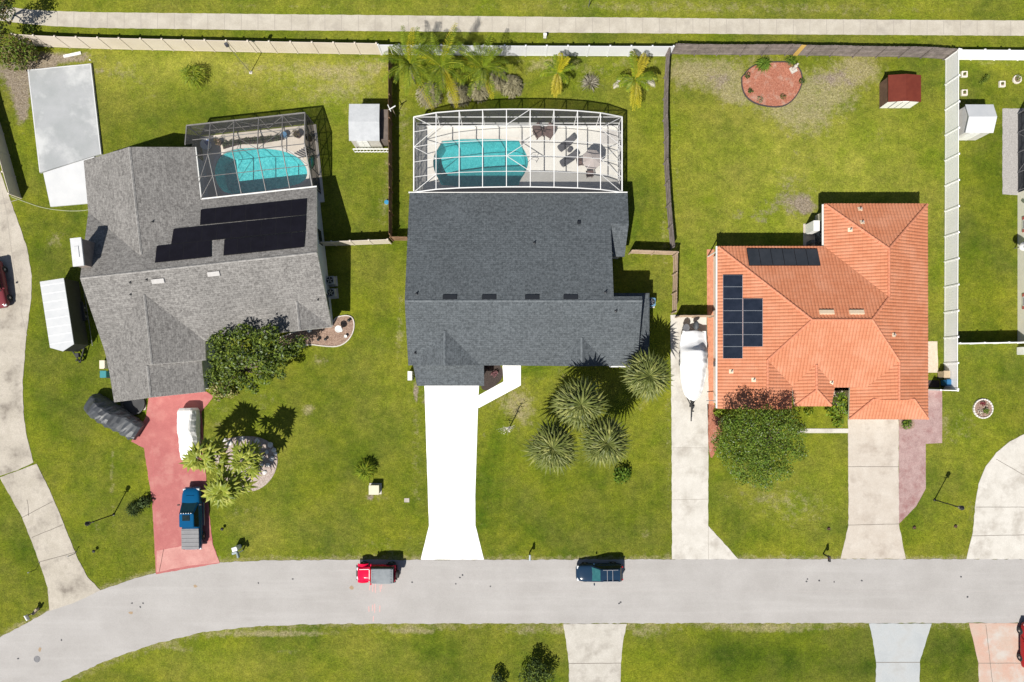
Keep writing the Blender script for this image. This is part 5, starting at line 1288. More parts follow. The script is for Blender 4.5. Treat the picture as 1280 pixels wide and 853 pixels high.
M_blkcover = mat('charcoal_car_cover', (.040, .045, .052), (.062, .068, .077), scale=1.5, rough=.5, spec=.5)
c = W(140, 522, .9); t = covered('covered_car', 'car under a charcoal cover half on the grass beside the red driveway', 'covered car', (c.x + .1, c.y, .03), math.atan2(-38, 59),
    [(-2.75, .72, .35, .85, .5), (-2.6, .9, .22, 1.08, .66), (-2.2, .97, .18, 1.22, .74), (-1.75, .98, .18, 1.66, .64), (-.9, .98, .18, 1.80, .60), (.2, .97, .18, 1.74, .58), (.95, .96, .2, 1.12, .70), (2.3, .92, .25, 1.05, .70), (2.62, .78, .35, .85, .55)], M_blkcover, .06, s=1.09)
b = MB(); b.box(-1.7, -.985, .18, 1.3, .06, .3); b.build('door_sill', P_dred, t, local=True); wheels(t, (-1.6, 1.6), .84, .36, .2)
M_whcover = mat('white_car_cover', (.72, .71, .69), (.77, .76, .74), scale=1.2, rough=.7)
c = W(233, 543, .7); t = covered('covered_car', 'small car under a white fitted cover in front of the garage', 'covered car', (c.x + .15, c.y - .02, .03), R(-89),
    [(-2.6, .78, .2, 1.05, .62), (-2.45, .90, .12, 1.22, .72), (-1.7, .95, .10, 1.36, .70), (-.9, .94, .10, 1.50, .64), (-.35, .92, .10, 1.52, .60), (.3, .92, .10, 1.18, .68), (1.7, .90, .12, 1.04, .70), (2.4, .80, .15, .90, .62), (2.65, .62, .2, .75, .5)], M_whcover, .018)
wheels(t, (-1.5, 1.5), .78, .32, .18)
def trailer():
    ang = math.atan2(-6.6, 1.02); c = W(71, 392, 2.6); t = thing('cargo_trailer', 'enclosed trailer with a white roof and black sides beside the turned house', 'trailer', (c.x, c.y, 0), ang)
    L, w, z0, z1 = 6.45, 1.12, .55, 2.52; h = L / 2
    fp = [(-h, -w), (h - .1, -w), (h + .42, 0), (h - .1, w), (-h, w)]
    b = MB(); b.prism(fp, z0, z1, bottom=True); b.build('body', mat('black_trailer_skin', (.016, .016, .018), (.024, .024, .026), rough=.5), t, local=True)
    b = MB(); fr = [(x * 1.006, y * 1.03) for x, y in fp]; b.prism(fr, z1 + .003, z1 + .07); b.build('roof', M_shedw, t, local=True)
    b = MB()
    for k in range(8): x = -h + .4 + k * (L - .8) / 7; b.bar((x, -w, z1 + .078), (x, w, z1 + .078), .05, .012)
    b.build('roof_bow', mat('roof_seam', (.72, .73, .74), rough=.5), t, local=True)
    wheels(t, (-.6, .25), w - .02, .35, .2)
    b = MB(); b.bar((h - .1, -.7, .5), (h + 1.5, 0, .5), .1); b.bar((h - .1, .7, .5), (h + 1.5, 0, .5), .1); b.box(h + 1.25, 0, .0, .12, .12, 1.0); b.box(h + .75, 0, .5, .4, .3, .3); b.build('tongue', M_blackpl, t, local=True)
    mem_local(t, 'bottom_rail', (-h, w + .35, .5), (h, w + .35, .5), .05, M_rim)
    b = MB(); b.box(-.2, w + .12, .75, 1.9, .3, .06); b.box(-.2, -w - .12, .75, 1.9, .3, .06); b.build('fender', M_blackpl, t, local=True)
trailer()
def boat():
    c = W(866, 458, .8); t = thing('covered_boat', 'boat on a trailer under a white tarpaulin on the pale driveway', 'boat', (c.x + .02, c.y + .1, .03), R(-91)); t.scale = (1.18, 1.05, 1.0)
    st = [(-2.9, .85, .85, 1.25, .3), (-2.7, 1.12, .75, 1.35, .35), (-1.9, 1.28, .6, 1.55, .3), (-1.5, 1.28, .6, 1.78, .45), (-1.2, 1.28, .6, 2.5, .50), (-.2, 1.26, .6, 2.55, .52), (.1, 1.25, .6, 1.9, .6), (1.0, 1.18, .62, 1.62, .62), (1.8, 1.02, .68, 1.55, .5), (2.5, .78, .76, 1.42, .3), (2.95, .28, .9, 1.3, .1)]
    xs = [s[0] for s in st]; rg = []
    for x in np.linspace(xs[0], xs[-1], 44):
        hw, zb, zt, tw = (np.interp(x, xs, [s[k] for s in st]) for k in (1, 2, 3, 4)); pts = []
        prof = [(-1, 0), (-1.02, .16), (-.97, .3), (-(.55 + .45 * tw / hw), .55), (-tw / hw, .93), (-tw / hw * .6, 1.0), (0, 1.02)]; prof = prof + [(-a, z_) for a, z_ in reversed(prof[:-1])]
        for a, z_ in prof:
            k = .03 * (math.sin(x * 7.3 + a * 3) + .7 * math.sin(x * 15 + a * 9 + z_ * 9)) * (1 if x < .3 else .5) + random.uniform(-.008, .008)
            pts.append((x + k, a * hw + k * .4, zb + (zt - zb) * z_ + k * .9))
        rg.append(pts)
    b = MB(); b.loft(rg); b.build('tarpaulin', mat('white_tarpaulin', (.74, .74, .75), (.80, .80, .81), scale=1.2, rough=.6), t, local=True, smooth=True, sub=1, recalc=True)
    b = MB(); hull = []
    for x, hw, zk, zg in ((-2.85, 1.1, .55, 1.0), (-1, 1.22, .5, 1.0), (.8, 1.15, .5, 1.02), (2.0, .85, .55, 1.08), (2.7, .4, .7, 1.15), (2.98, .05, .95, 1.2)): hull.append([(x, -hw, zg), (x, -hw * .9, (zk + zg) / 2), (x, 0, zk), (x, hw * .9, (zk + zg) / 2), (x, hw, zg)])
    b.loft(hull); b.build('hull', M_whitep, t, local=True, recalc=True)
    b = MB(); o = []
    for z, sx, sy in ((.6, .12, .10), (1.2, .26, .2), (1.5, .42, .27), (1.75, .40, .25), (1.9, .22, .14)): o.append([(-3.35 + .08 * (z - .6) + sx * math.cos(a * math.pi / 6), sy * math.sin(a * math.pi / 6), z) for a in range(12)])
    b.loft(o); b.build('outboard_motor', mat('dark_motor_cover', (.05, .055, .06), (.08, .085, .09), rough=.6), t, local=True, smooth=True, sub=1, recalc=True)
    wheels(t, (-.9, -.2), 1.05, .32, .2)
    b = MB(); b.bar((-2.6, -.6, .48), (2.4, -.6, .5), .09); b.bar((-2.6, .6, .48), (2.4, .6, .5), .09); b.bar((2.4, -.6, .5), (3.5, 0, .5), .09); b.bar((2.4, .6, .5), (3.5, 0, .5), .09); b.bar((3.4, 0, .5), (4.7, 0, .48), .09)
    b.box(3.45, 0, .05, .14, .16, 1.1); b.box(3.4, 0, .7, .3, .25, .3); b.box(3.85, .14, 0, .1, .1, .75); b.build('trailer', M_blackpl, t, local=True)
    b = MB(); g = []
    for k in range(9): a = k * math.pi * 2 / 8; g.append((-3.1 + .35 * math.cos(a), -.75 + .32 * math.sin(a)))
    b.prism(g[:-1], .75, 1.02); b.build('tarp_flap', mat('grey_tarp', (.10, .10, .11), (.15, .15, .16), rough=.8), t, local=True)
boat()
# ================================================================ vegetation
L_sabal = leafmat('sabal_leaf', (.045, .066, .014), (.135, .160, .036), (.36, .36, .11), .2)
L_dead = leafmat('dry_frond', (.20, .12, .06), (.30, .21, .11), (.42, .33, .2), .1)
L_lime = leafmat('lime_palm_leaf', (.06, .10, .010), (.22, .265, .025), (.52, .50, .11), .2)
L_areca = leafmat('areca_leaf', (.075, .140, .012), (.20, .275, .020), (.44, .45, .040), .35)
L_yellow = leafmat('yellow_frond', (.26, .27, .015), (.40, .36, .02), (.50, .42, .03), .25)
L_orange = leafmat('orange_frond', (.30, .25, .02), (.40, .34, .03), (.48, .42, .06), .2)
L_tree = leafmat('tree_leaf', (.040, .075, .010), (.120, .175, .020), (.27, .32, .045), .25, .7)
L_treed = leafmat('dark_tree_leaf', (.014, .030, .008), (.042, .070, .014), (.11, .15, .035), .15, .7)
L_grey = leafmat('grey_tip_leaf', (.10, .14, .06), (.19, .24, .13), (.32, .36, .24), .15, .7)
L_red = leafmat('burgundy_leaf', (.055, .008, .010), (.13, .022, .024), (.24, .05, .05), .2)
L_shrub = leafmat('shrub_leaf', (.035, .085, .008), (.10, .18, .015), (.24, .32, .03), .22, .7)
L_vari = leafmat('variegated_leaf', (.14, .17, .03), (.32, .29, .10), (.52, .40, .28), .2)
L_brown = leafmat('bronze_leaf', (.055, .045, .018), (.12, .10, .03), (.22, .17, .06), .15)
L_olive = leafmat('tussock_blade', (.13, .115, .06), (.25, .23, .135), (.42, .39, .26), .15, .8)
L_straw = leafmat('straw_blade', (.30, .27, .2), (.45, .42, .34), (.60, .57, .50), .1)
M_bark = mat('bark', (.10, .075, .055), (.18, .14, .11), scale=6, rough=.95, bump=.6)
M_palmbark = mat('palm_bark', (.16, .13, .105), (.25, .21, .175), scale=8, rough=.95, bump=.6)

def fan_leaf(b, o, az, el, petiole, r, n=11, spread=R(105), droop=.25, mi=0, width=.16):
    d = Vector((math.cos(az) * math.cos(el), math.sin(az) * math.cos(el), math.sin(el)))
    side = Vector((-math.sin(az), math.cos(az), 0)); up = d.cross(side) * -1
    if up.z < 0: up = -up
    base = o + d * petiole + Vector((0, 0, -droop * petiole * petiole * .12))
    b.add([o + side * .02, o - side * .02, base - side * .015, base + side * .015], [(0, 1, 2, 3)], mi)
    f_el = el - R(48) * max(0, math.sin(el)); d = Vector((math.cos(az) * math.cos(f_el), math.sin(az) * math.cos(f_el), math.sin(f_el))); up = d.cross(side) * -1
    if up.z < 0: up = -up
    for k in range(n):
        a = -spread + 2 * spread * k / (n - 1); ln = r * (1 - .28 * abs(a / spread) ** 1.5) * random.uniform(.88, 1.08)
        dd = (d * math.cos(a) + side * math.sin(a)).normalized(); w = dd.cross(up).normalized() * width * ln * .30
        tip = base + dd * ln + Vector((0, 0, -droop * ln * random.uniform(.5, 1.3))); m1 = base + dd * ln * .45 + up * .03 * ln
        b.add([base, m1 - w - up * .03, tip, m1 + w - up * .03, m1 + up * .015], [(0, 1, 4), (1, 2, 4), (2, 3, 4), (3, 0, 4)], mi)
def fan_palm(name, label, base, h, crown_r, n, lm, petiole=.55, droop=.35, trunk_r=.16, lean=(0, 0), cat='palm', group=None, els=(-50, 78), dead=0, nb=11, width=.16, rz=0, irr=.12):
    t = thing(name, label, cat, base, rz, group); top = Vector((lean[0], lean[1], h))
    b = MB(); b.tube([(0, 0, -.1), (lean[0] * .3, lean[1] * .3, h * .4), (lean[0] * .8, lean[1] * .8, h * .85), top], [trunk_r * 1.25, trunk_r, trunk_r, trunk_r * .9], 9); b.build('trunk', M_palmbark, t, local=True, smooth=True)
    b = MB(); ga = 2.39996
    for i in range(n):
        f = i / max(1, n - 1); el = R(els[0] + (els[1] - els[0]) * f ** .8) + random.uniform(-.12, .12); L = crown_r * random.uniform(1 - irr, 1.07)
        fan_leaf(b, top + Vector((0, 0, .1 * f)), i * ga + random.uniform(-.2, .2), el, L * petiole, L * (1 - petiole) * 1.12, nb, droop=droop, mi=1 if i < dead else 0, width=width)
    b.build('crown', [lm, L_dead], t, local=True)
    return t
def frond(b, o, az, el, L, droop, n=22, w0=.5, mi=0, lift=.35, wid=.035):
    """feather frond: arched rachis with leaflets"""
    pts = []; p = Vector(o); e = el
    for i in range(n + 1):
        pts.append(p.copy()); p = p + Vector((math.cos(az) * math.cos(e), math.sin(az) * math.cos(e), math.sin(e))) * (L / n); e -= droop / n * (.5 + i / n)
    b.tube(pts[::3] + [pts[-1]], [.03] * (len(pts[::3])) + [.008], 4, mi, cap=False)
    side = Vector((-math.sin(az), math.cos(az), 0))
    for i in range(2, n + 1):
        f = i / n; ln = w0 * (.35 + 1.0 * math.sin(math.pi * min(1, f * .82 + .12))) * random.uniform(.85, 1.1); fw = (pts[i] - pts[i - 1]).normalized()
        for s in (-1, 1):
            d = (side * s + fw * random.uniform(.45, .75) + Vector((0, 0, lift * random.uniform(.2, 1) - .3))).normalized()
            q = pts[i]; tip = q + d * ln + Vector((0, 0, -.22 * ln)); ww = fw * wid
            m = q + d * ln * .5
            b.add([q, m - ww, tip, m + ww], [(0, 1, 2), (0, 2, 3)], mi)
def feather_palm(name, label, base, h, fronds, lm, trunk_r=.09, cat='palm', group=None, w0=.5, mats=None, lean=(0, 0), stems=1, wid=.035):
    t = thing(name, label, cat, base, 0, group); b = MB(); top = Vector((lean[0], lean[1], h))
    for s in range(stems):
        a = s * 2.4; o = Vector((.25 * math.cos(a), .25 * math.sin(a), 0)) if stems > 1 else Vector()
        b.tube([o + Vector((0, 0, -.1)), o * .8 + Vector((lean[0] * .5, lean[1] * .5, h * .5)), o * .6 + top], [trunk_r * 1.3, trunk_r, trunk_r * .8], 8)
    b.build('trunk', M_palmbark, t, local=True, smooth=True)
    b = MB()
    for (az, el, L, dr, mi) in fronds: frond(b, top, az, el, L, dr, mi=mi, w0=w0, wid=wid)
    b.build('crown', mats or [lm, L_yellow, L_orange], t, local=True)
    return t
def leaf_cloud(b, clumps, n, size, mi_of=None, up=.35, surface=.75, flat=1.0):
    """n small leaves spread through clumps (x, y, z, r, rz_ratio)"""
    w = np.array([c[3] ** 2 for c in clumps]); w = w / w.sum()
    idx = rng.choice(len(clumps), n, p=w)
    d = rng.normal(size=(n, 3)); d /= np.linalg.norm(d, axis=1)[:, None]
    rad = np.where(rng.random(n) < surface, rng.uniform(.78, 1.08, n), rng.uniform(.2, .8, n))
    C = np.array(clumps)[idx]; ctr = C[:, :3] + d * rad[:, None] * C[:, 3:4] * np.stack([np.ones(n), np.ones(n), C[:, 4]], 1)
    nrm = d * .6 + rng.normal(size=(n, 3)) * .55; nrm[:, 2] += up; nrm /= np.linalg.norm(nrm, axis=1)[:, None]
    t = np.cross(nrm, rng.normal(size=(n, 3))); t /= np.linalg.norm(t, axis=1)[:, None]; s = np.cross(nrm, t)
    L = size * rng.uniform(.6, 1.35, n)[:, None]
    v = np.stack([ctr - t * L, ctr + s * L * .5 + nrm * L * .1, ctr + t * L, ctr - s * L * .5 + nrm * L * .1], 1).reshape(-1, 3)
    o = len(b.v); b.v += [tuple(x) for x in v.tolist()]
    for i in range(n):
        k = o + 4 * i; b.f.append((k, k + 1, k + 2, k + 3)); b.m.append(0 if mi_of is None else mi_of(i, ctr[i]))
def tree(name, label, base, h, clumps, n, size, mats, cat='tree', trunk_r=.18, mi_of=None, group=None, limbs=True, up=.35, surface=.75):
    t = thing(name, label, cat, base, 0, group); b = MB()
    fork = h * .35; b.tube([(0, 0, -.1), (.05, .03, fork * .5), (0, 0, fork)], [trunk_r * 1.3, trunk_r, trunk_r * .9], 8)
    if limbs:
        for c in clumps:
            e = Vector(c[:3]); m = Vector((e.x * .45, e.y * .45, fork + (e.z - fork) * .6)); b.tube([(0, 0, fork * .9), m, e], [trunk_r * .6, trunk_r * .35, trunk_r * .12], 6)
    b.build('trunk', M_bark, t, local=True)
    b = MB(); leaf_cloud(b, clumps, n, size, mi_of, up, surface); b.build('crown', mats, t, local=True)
    return t
def clumps_px(base, items, ratio=.7):
    """crown masses given in plan pixels at their own height"""
    out = []
    for px, py, z, r in items:
        q = W(px, py, z); out.append((q.x - base.x, q.y - base.y, z - base.z, r, ratio))
    return out
def grounded(px, py, z):
    """the spot on the ground straight under a crown seen at this plan pixel"""
    q = W(px, py, z); return Vector((q.x, q.y, 0))

# four cabbage palms in front of the slate house
pal = fan_palm('cabbage_palm', 'tallest round cabbage palm, centre one of the clump before the slate house', grounded(757, 553, 6.4), 6.3, 2.6, 58, L_sabal, droop=.30, els=(-48, 88), nb=12, width=.19, petiole=.45, irr=.3)
# others copy it, turned and sized
dup(pal, grounded(725, 505, 5.8), 2.1, 'round cabbage palm nearest the front wall of the slate house', (1.07, 1.07, .92))
c2 = fan_palm('cabbage_palm', 'round cabbage palm with rusty old fronds, leftmost of the front lawn clump', grounded(690.5, 558, 5.6), 5.6, 2.7, 60, L_sabal, droop=.30, dead=10, els=(-50, 88), nb=12, width=.19, petiole=.45, irr=.3)
c2['group'] = pal['group'] = 'cabbage palms on the front lawn'
for o in bpy.data.objects:
    if o.name.startswith('cabbage_palm'): o['group'] = 'cabbage palms on the front lawn'
d4 = dup(pal, grounded(809, 470, 4.8), 4.0, 'cabbage palm half in shade by the corner of the slate house', (.98, .98, .76)); d4['group'] = 'cabbage palms on the front lawn'
# broad-leaved palms by the red driveway
l = 'lime green fan palm over the gravel bed, '
for k, (px, py, z, cr, n, tx) in enumerate([(258, 571, 3.6, 2.45, 25, 'nearest the white covered car'), (309, 574, 3.9, 2.3, 24, 'rightmost of the clump of three'), (284, 611, 3.7, 2.45, 25, 'nearest the blue pickup truck')]):
    fan_palm('fan_palm', l + tx, grounded(px, py, z), z, cr, n, L_lime, petiole=.56, droop=.26, trunk_r=.12, group='fan palms by the red driveway', els=(-30, 86), nb=8, width=.46, irr=.42)
fan_palm('sago_palm', 'small dark sago palm beside the utility cabinet', grounded(457, 588, .6), .35, 1.35, 30, L_areca, petiole=.3, droop=.45, trunk_r=.2, els=(0, 80), width=.16, nb=7)
fan_palm('sago_palm', 'small dark sago palm by a round dark shrub near the red driveway', grounded(166, 637, .5), .25, 1.0, 22, L_treed, petiole=.3, droop=.45, trunk_r=.16, els=(0, 80), nb=7)
fan_palm('sago_palm', 'little sago palm in the red mulch circle', grounded(954.5, 80, .5), .25, 1.0, 22, L_shrub, petiole=.3, droop=.4, trunk_r=.14, els=(0, 80), nb=7)
fan_palm('young_palm', 'young palm beside the pale statue in the red mulch circle', grounded(989, 77, .6), .5, .75, 12, L_shrub, petiole=.4, droop=.4, trunk_r=.06, els=(0, 75), nb=7)

# queen / areca palms along the back
def fr(n, L, el=(10, 65), dr=1.5, az0=0.0, mi=0, spread=None):
    out = []
    for i in range(n):
        az = az0 + i * 2.39996 if spread is None else az0 + spread * (i / max(1, n - 1) - .5) * 2
        out.append((az, R(random.uniform(*el)), L * random.uniform(.85, 1.12), dr * random.uniform(.8, 1.2), mi(i) if callable(mi) else mi))
    return out
feather_palm('areca_palm', 'feathery palm hanging over the top of the brown wooden fence', grounded(512, 79, 3.4), 3.2, fr(19, 3.3) + [(R(-62), R(10), 4.6, 1.1, 1), (R(-58), R(15), 4.4, 1.2, 0), (R(100), R(45), 3.4, 1.2, 0), (R(80), R(50), 3.2, 1.2, 1)], L_areca, stems=4, w0=.38, group='feathery palms before the bluish fence', wid=.045)
feather_palm('areca_palm', 'feathery palm with one long yellow frond, middle of the three by the bluish fence', grounded(551, 82, 3.8), 3.6, fr(17, 3.1) + [(R(65), R(45), 4.0, 1.1, 1), (R(60), R(50), 3.6, 1.1, 0), (R(150), R(30), 3.0, 1.3, 1)] + [(R(-68), R(15), 4.2, 1.3, 1), (R(-64), R(25), 3.9, 1.4, 1), (R(-60), R(20), 3.6, 1.3, 1)], L_areca, stems=4, w0=.38, group='feathery palms before the bluish fence', wid=.045)
feather_palm('areca_palm', 'feathery palm nearest the middle of the white screen cage back', grounded(603, 84, 3.4), 3.2, fr(18, 3.1) + [(R(160), R(20), 3.0, 1.4, 1)] + [(R(-70), R(15), 3.0, 1.4, 1)], L_areca, stems=4, w0=.38, group='feathery palms before the bluish fence', wid=.045)
feather_palm('areca_palm', 'drooping yellow green palm with an orange frond by the bluish fence', grounded(697, 90, 2.6), 2.4, [(R(a), R(e), L, d, m) for a, e, L, d, m in ((60, 40, 1.9, 1.6, 0), (100, 55, 1.7, 1.5, 0), (140, 35, 1.7, 1.5, 0), (185, 30, 1.8, 1.5, 0), (20, 40, 1.9, 1.5, 0), (320, 30, 1.5, 1.6, 0), (265, 20, 2.3, 1.3, 2), (258, 30, 2.2, 1.3, 2), (275, 30, 2.1, 1.4, 2), (45, 60, 1.8, 1.4, 1), (80, 50, 1.9, 1.5, 1))], L_areca, w0=.36, wid=.05)
feather_palm('areca_palm', 'star shaped yellow green palm by the bluish fence corner', grounded(794, 99, 2.6), 2.5, [(R(a), R(e), L, d, m) for a, e, L, d, m in ((95, 30, 2.9, 1.3, 1), (100, 40, 2.7, 1.4, 0), (70, 35, 2.8, 1.4, 2), (60, 28, 2.7, 1.3, 2), (15, 25, 2.4, 1.5, 0), (5, 30, 2.4, 1.5, 0), (-5, 15, 2.5, 1.6, 3), (170, 20, 2.0, 1.6, 0), (190, 15, 2.3, 1.6, 3), (200, 35, 1.8, 1.6, 0), (268, 25, 3.0, 1.2, 1), (262, 35, 2.8, 1.3, 1), (278, 30, 2.9, 1.3, 1), (240, 45, 1.6, 1.6, 0), (320, 45, 1.8, 1.6, 0))], L_areca, w0=.38, mats=[L_areca, L_yellow, L_orange, L_straw], wid=.06)
def tussock(label, px, py, r, lm, n=260, h=.9, name='grass_clump', group=None, cat='grass clump'):
    b = MB(); base = W(px, py, .3)
    for i in range(n):
        a = random.uniform(0, 2 * math.pi); e = R(random.uniform(8, 62) if random.random() < .7 else random.uniform(50, 88)); L = r * random.uniform(.7, 1.1); d = Vector((math.cos(a) * math.cos(e), math.sin(a) * math.cos(e), math.sin(e) * h / r * 1.1)); s = Vector((-math.sin(a), math.cos(a), 0)) * .022
        o = Vector((base.x + math.cos(a) * r * .2 * random.random(), base.y + math.sin(a) * r * .2 * random.random(), 0)); m = o + d * L * .6; tip = o + d * L + Vector((math.cos(a), math.sin(a), -1)) * .12 * L
        b.add([o, m - s, tip, m + s], [(0, 1, 2), (0, 2, 3)])
    return tag(b.build(name, lm), label, cat, group)
def mound(label, px, py, r, group):
    base = W(px, py, .6); base.z = 0; t = thing('grass_mound', label, 'grass clump', base, 0, group); b = MB()
    for i in range(620):
        a = random.uniform(0, 2 * math.pi); q = math.sqrt(random.random()) * r; h = .95 * math.sqrt(max(0, 1 - (q / r) ** 2)) * random.uniform(.75, 1.1) + .08
        o = Vector((q * math.cos(a), q * math.sin(a), h)); d = Vector((math.cos(a) + random.uniform(-.5, .5), math.sin(a) + random.uniform(-.5, .5), -q / r * 1.1 + .15)).normalized(); L = random.uniform(.25, .5); s_ = Vector((-d.y, d.x, 0)).normalized() * .04
        b.add([o, o + d * L * .5 - s_ + Vector((0, 0, .04)), o + d * L, o + d * L * .5 + s_ + Vector((0, 0, .04))], [(0, 1, 2), (0, 2, 3)])
    b.build('blades', L_olive, t, local=True)
    b = MB(); b.lathe([(r * .9, 0), (r * .8, .3), (r * .5, .62), (r * .1, .78)], n=14); b.build('thatch', mat('tussock_thatch', (.10, .09, .05), (.2, .18, .11), scale=6, rough=1), t, local=True)
for px, py, r, tx in ((536, 117, 1.2, 'leftmost of the grey tussocks under the palms'), (574, 117, 1.1, 'grey tussock to the right of the long yellow frond'), (599, 113, .85, 'smaller grey tussock under the feathery palm by the cage'), (639, 106, 1.0, 'grey tussock at the right end of the palm bed'), (622, 93, .7, 'dark tussock behind the others near the bluish fence')):
    mound('rounded ' + tx, px, py, r, 'grey tussocks in the palm bed')
tussock('pale dead spiky shrub on the back lawn between two palms', 738, 103, .95, L_straw, n=150, h=.9, cat='shrub', name='dead_shrub')
fan_palm('young_palm', 'low bright shrub palm alone on the back lawn of the turned house', grounded(241, 94, .8), .5, 1.7, 18, L_areca, petiole=.45, droop=.5, trunk_r=.08, els=(5, 70), nb=7)

# trees
def dark_below(th): return None
bt = W(312, 462); bt.z = 0
bigc = [(285, 425, 3.6, 1.1), (305, 418, 4.0, 1.0), (330, 425, 4.4, 1.2), (352, 436, 3.8, 1.1), (276, 446, 3.7, 1.2), (300, 445, 4.4, 1.2), (324, 450, 4.5, 1.2), (345, 455, 3.4, 1.0), (268, 470, 2.8, .9), (288, 468, 3.2, 1.0), (306, 478, 2.8, .9), (330, 470, 3.0, .9), (372, 430, 3.2, .7), (365, 440, 3.0, .7), (338, 416, 4.4, .8), (270, 428, 3.2, .8), (352, 468, 2.4, .5), (318, 486, 2.2, .5), (280, 486, 2.2, .6), (378, 424, 3.0, .45)]
tree('broadleaf_tree', 'dark glossy broadleaf tree against the front eave of the turned house', bt, 5.2, clumps_px(bt, bigc), 6200, .15, [L_tree, L_treed, L_grey], trunk_r=.2, mi_of=lambda i, c: 1 if rng.random() < .18 else (2 if rng.random() < .10 else 0), surface=.65)
vs_ = W(275, 488); vs_.z = 0
tree('variegated_shrub', 'yellow and pink variegated shrub at the corner of the red driveway', vs_, 1.4, clumps_px(vs_, [(268, 483, .8, .75), (280, 488, .8, .7), (273, 494, .6, .6), (290, 492, .5, .5)]), 700, .14, [L_vari, L_shrub], 'shrub', .05, lambda i, c: 1 if rng.random() < .35 else 0, limbs=False)
lt = W(950, 546); lt.z = 0
lacy = [(950, 556, 5.4, 1.8), (915, 544, 4.5, 1.4), (925, 574, 3.9, 1.6), (960, 580, 4.0, 1.7), (985, 558, 4.3, 1.5), (975, 533, 5.9, 1.4), (940, 532, 6.0, 1.5), (908, 560, 3.3, 1.2), (945, 594, 2.8, 1.2), (978, 587, 2.9, 1.1), (916, 528, 5.4, 1.0), (996, 538, 5.2, .9), (925, 596, 2.4, .8), (1000, 565, 3.1, .8), (958, 605, 2.2, .7), (957, 519, 6.2, .9), (986, 521, 5.7, .8), (930, 518, 5.9, .8), (898, 550, 2.9, .7), (906, 530, 3.8, .6)]
tree('lacy_tree', 'round lacy green tree in front of the orange roofed house', lt, 6.4, clumps_px(lt, lacy, .65), 17000, .095, [L_tree, L_shrub, L_grey], trunk_r=.14, mi_of=lambda i, c: 1 if rng.random() < .42 else (2 if rng.random() < .10 else 0), surface=.6)
et = W(1046, 512); et.z = 0
tree('entry_shrub', 'yellow green leafy shrub beside the entry court of the orange house', et, 1.9, clumps_px(et, [(1050, 505, 1.5, .8), (1041, 515, 1.0, .6), (1057, 512, 1.2, .6), (1048, 527, .7, .6), (1052, 496, 1.5, .5)]), 620, .16, [L_shrub, L_areca], 'shrub', .05, lambda i, c: int(rng.random() < .5))
for px, py, z, r, nm, lb, lm, n, sz in ((778, 594, .55, .85, 'round_shrub', 'low bright green round shrub below the cabbage palms', L_shrub, 420, .14), (180.5, 628, .45, .65, 'round_shrub', 'dark round shrub beside the red driveway', L_treed, 300, .12), (1134, 530, .35, .5, 'round_shrub', 'small shrub in the planter beside the garage of the orange house', L_shrub, 160, .11),
                                     (1011, 515, .35, .45, 'round_shrub', 'small lime shrub under the entry gable of the orange house', L_areca, 160, .11), (900, 515, .4, .6, 'round_shrub', 'ragged shrub left of the lacy tree at the brick strip', L_areca, 200, .14), (1244, 96, .2, .4, 'round_shrub', 'x', L_shrub, 0, .1)):
    if n:
        bb = grounded(px, py, z); tree(nm, lb, bb, z * 1.6, [(0, 0, z, r, .7), (r * .4, r * .2, z * .8, r * .7, .7), (-r * .4, -r * .2, z * .8, r * .65, .7)], n, sz, [lm], 'shrub', .05, limbs=False)
bt2 = W(670, 840); bt2.z = 0
tree('small_tree', 'dark green young tree beside the drop of the bottom driveway', bt2, 1.9, clumps_px(bt2, [(670, 838, 1.3, 1.0), (658, 846, 1.0, .8), (684, 843, 1.0, .9), (672, 852, 1.0, 1.0), (668, 829, 1.1, .6)]), 2200, .11, [L_tree, L_treed], trunk_r=.09, mi_of=lambda i, c: int(rng.random() < .6), surface=.6)
bt3 = W(621, 852); bt3.z = 0
tree('small_tree', 'smaller dark sapling cut by the bottom edge of the view', bt3, 1.2, clumps_px(bt3, [(621, 848, .8, .55), (627, 853, .7, .5)]), 520, .10, [L_treed], trunk_r=.05)
b4 = W(24, 66); b4.z = 0
tree('bronze_bush', 'brown and green bush at the left end of the tan vinyl fence', b4, 2.6, clumps_px(b4, [(12, 58, 1.8, 1.4), (28, 62, 1.6, 1.2), (20, 74, 1.2, 1.2), (38, 68, 1.2, .8), (4, 70, 1.2, 1.0)]), 2600, .12, [L_brown, L_tree, L_shrub], 'bush', .08, lambda i, c: 0 if rng.random() < .5 else (1 if rng.random() < .65 else 2))
b5 = W(12, 30); b5.z = 0
tree('dark_tree', 'dark sparse tree overhanging the left end of the sidewalk', b5, 4.2, clumps_px(b5, [(2, 12, 3.6, 1.1), (-10, 25, 3.4, 1.3), (6, 4, 3.4, .9), (-4, 38, 2.4, .9)]), 1500, .12, [L_treed, L_brown], trunk_r=.12, mi_of=lambda i, c: int(rng.random() < .4), surface=.5)
b6 = W(37, 38); b6.z = 0
tree('round_shrub', 'small dark green shrub between the sidewalk and the tan vinyl fence', b6, .9, clumps_px(b6, [(37, 38, .5, .55), (31, 37, .4, .4)]), 220, .11, [L_tree], 'shrub', .04, limbs=False)
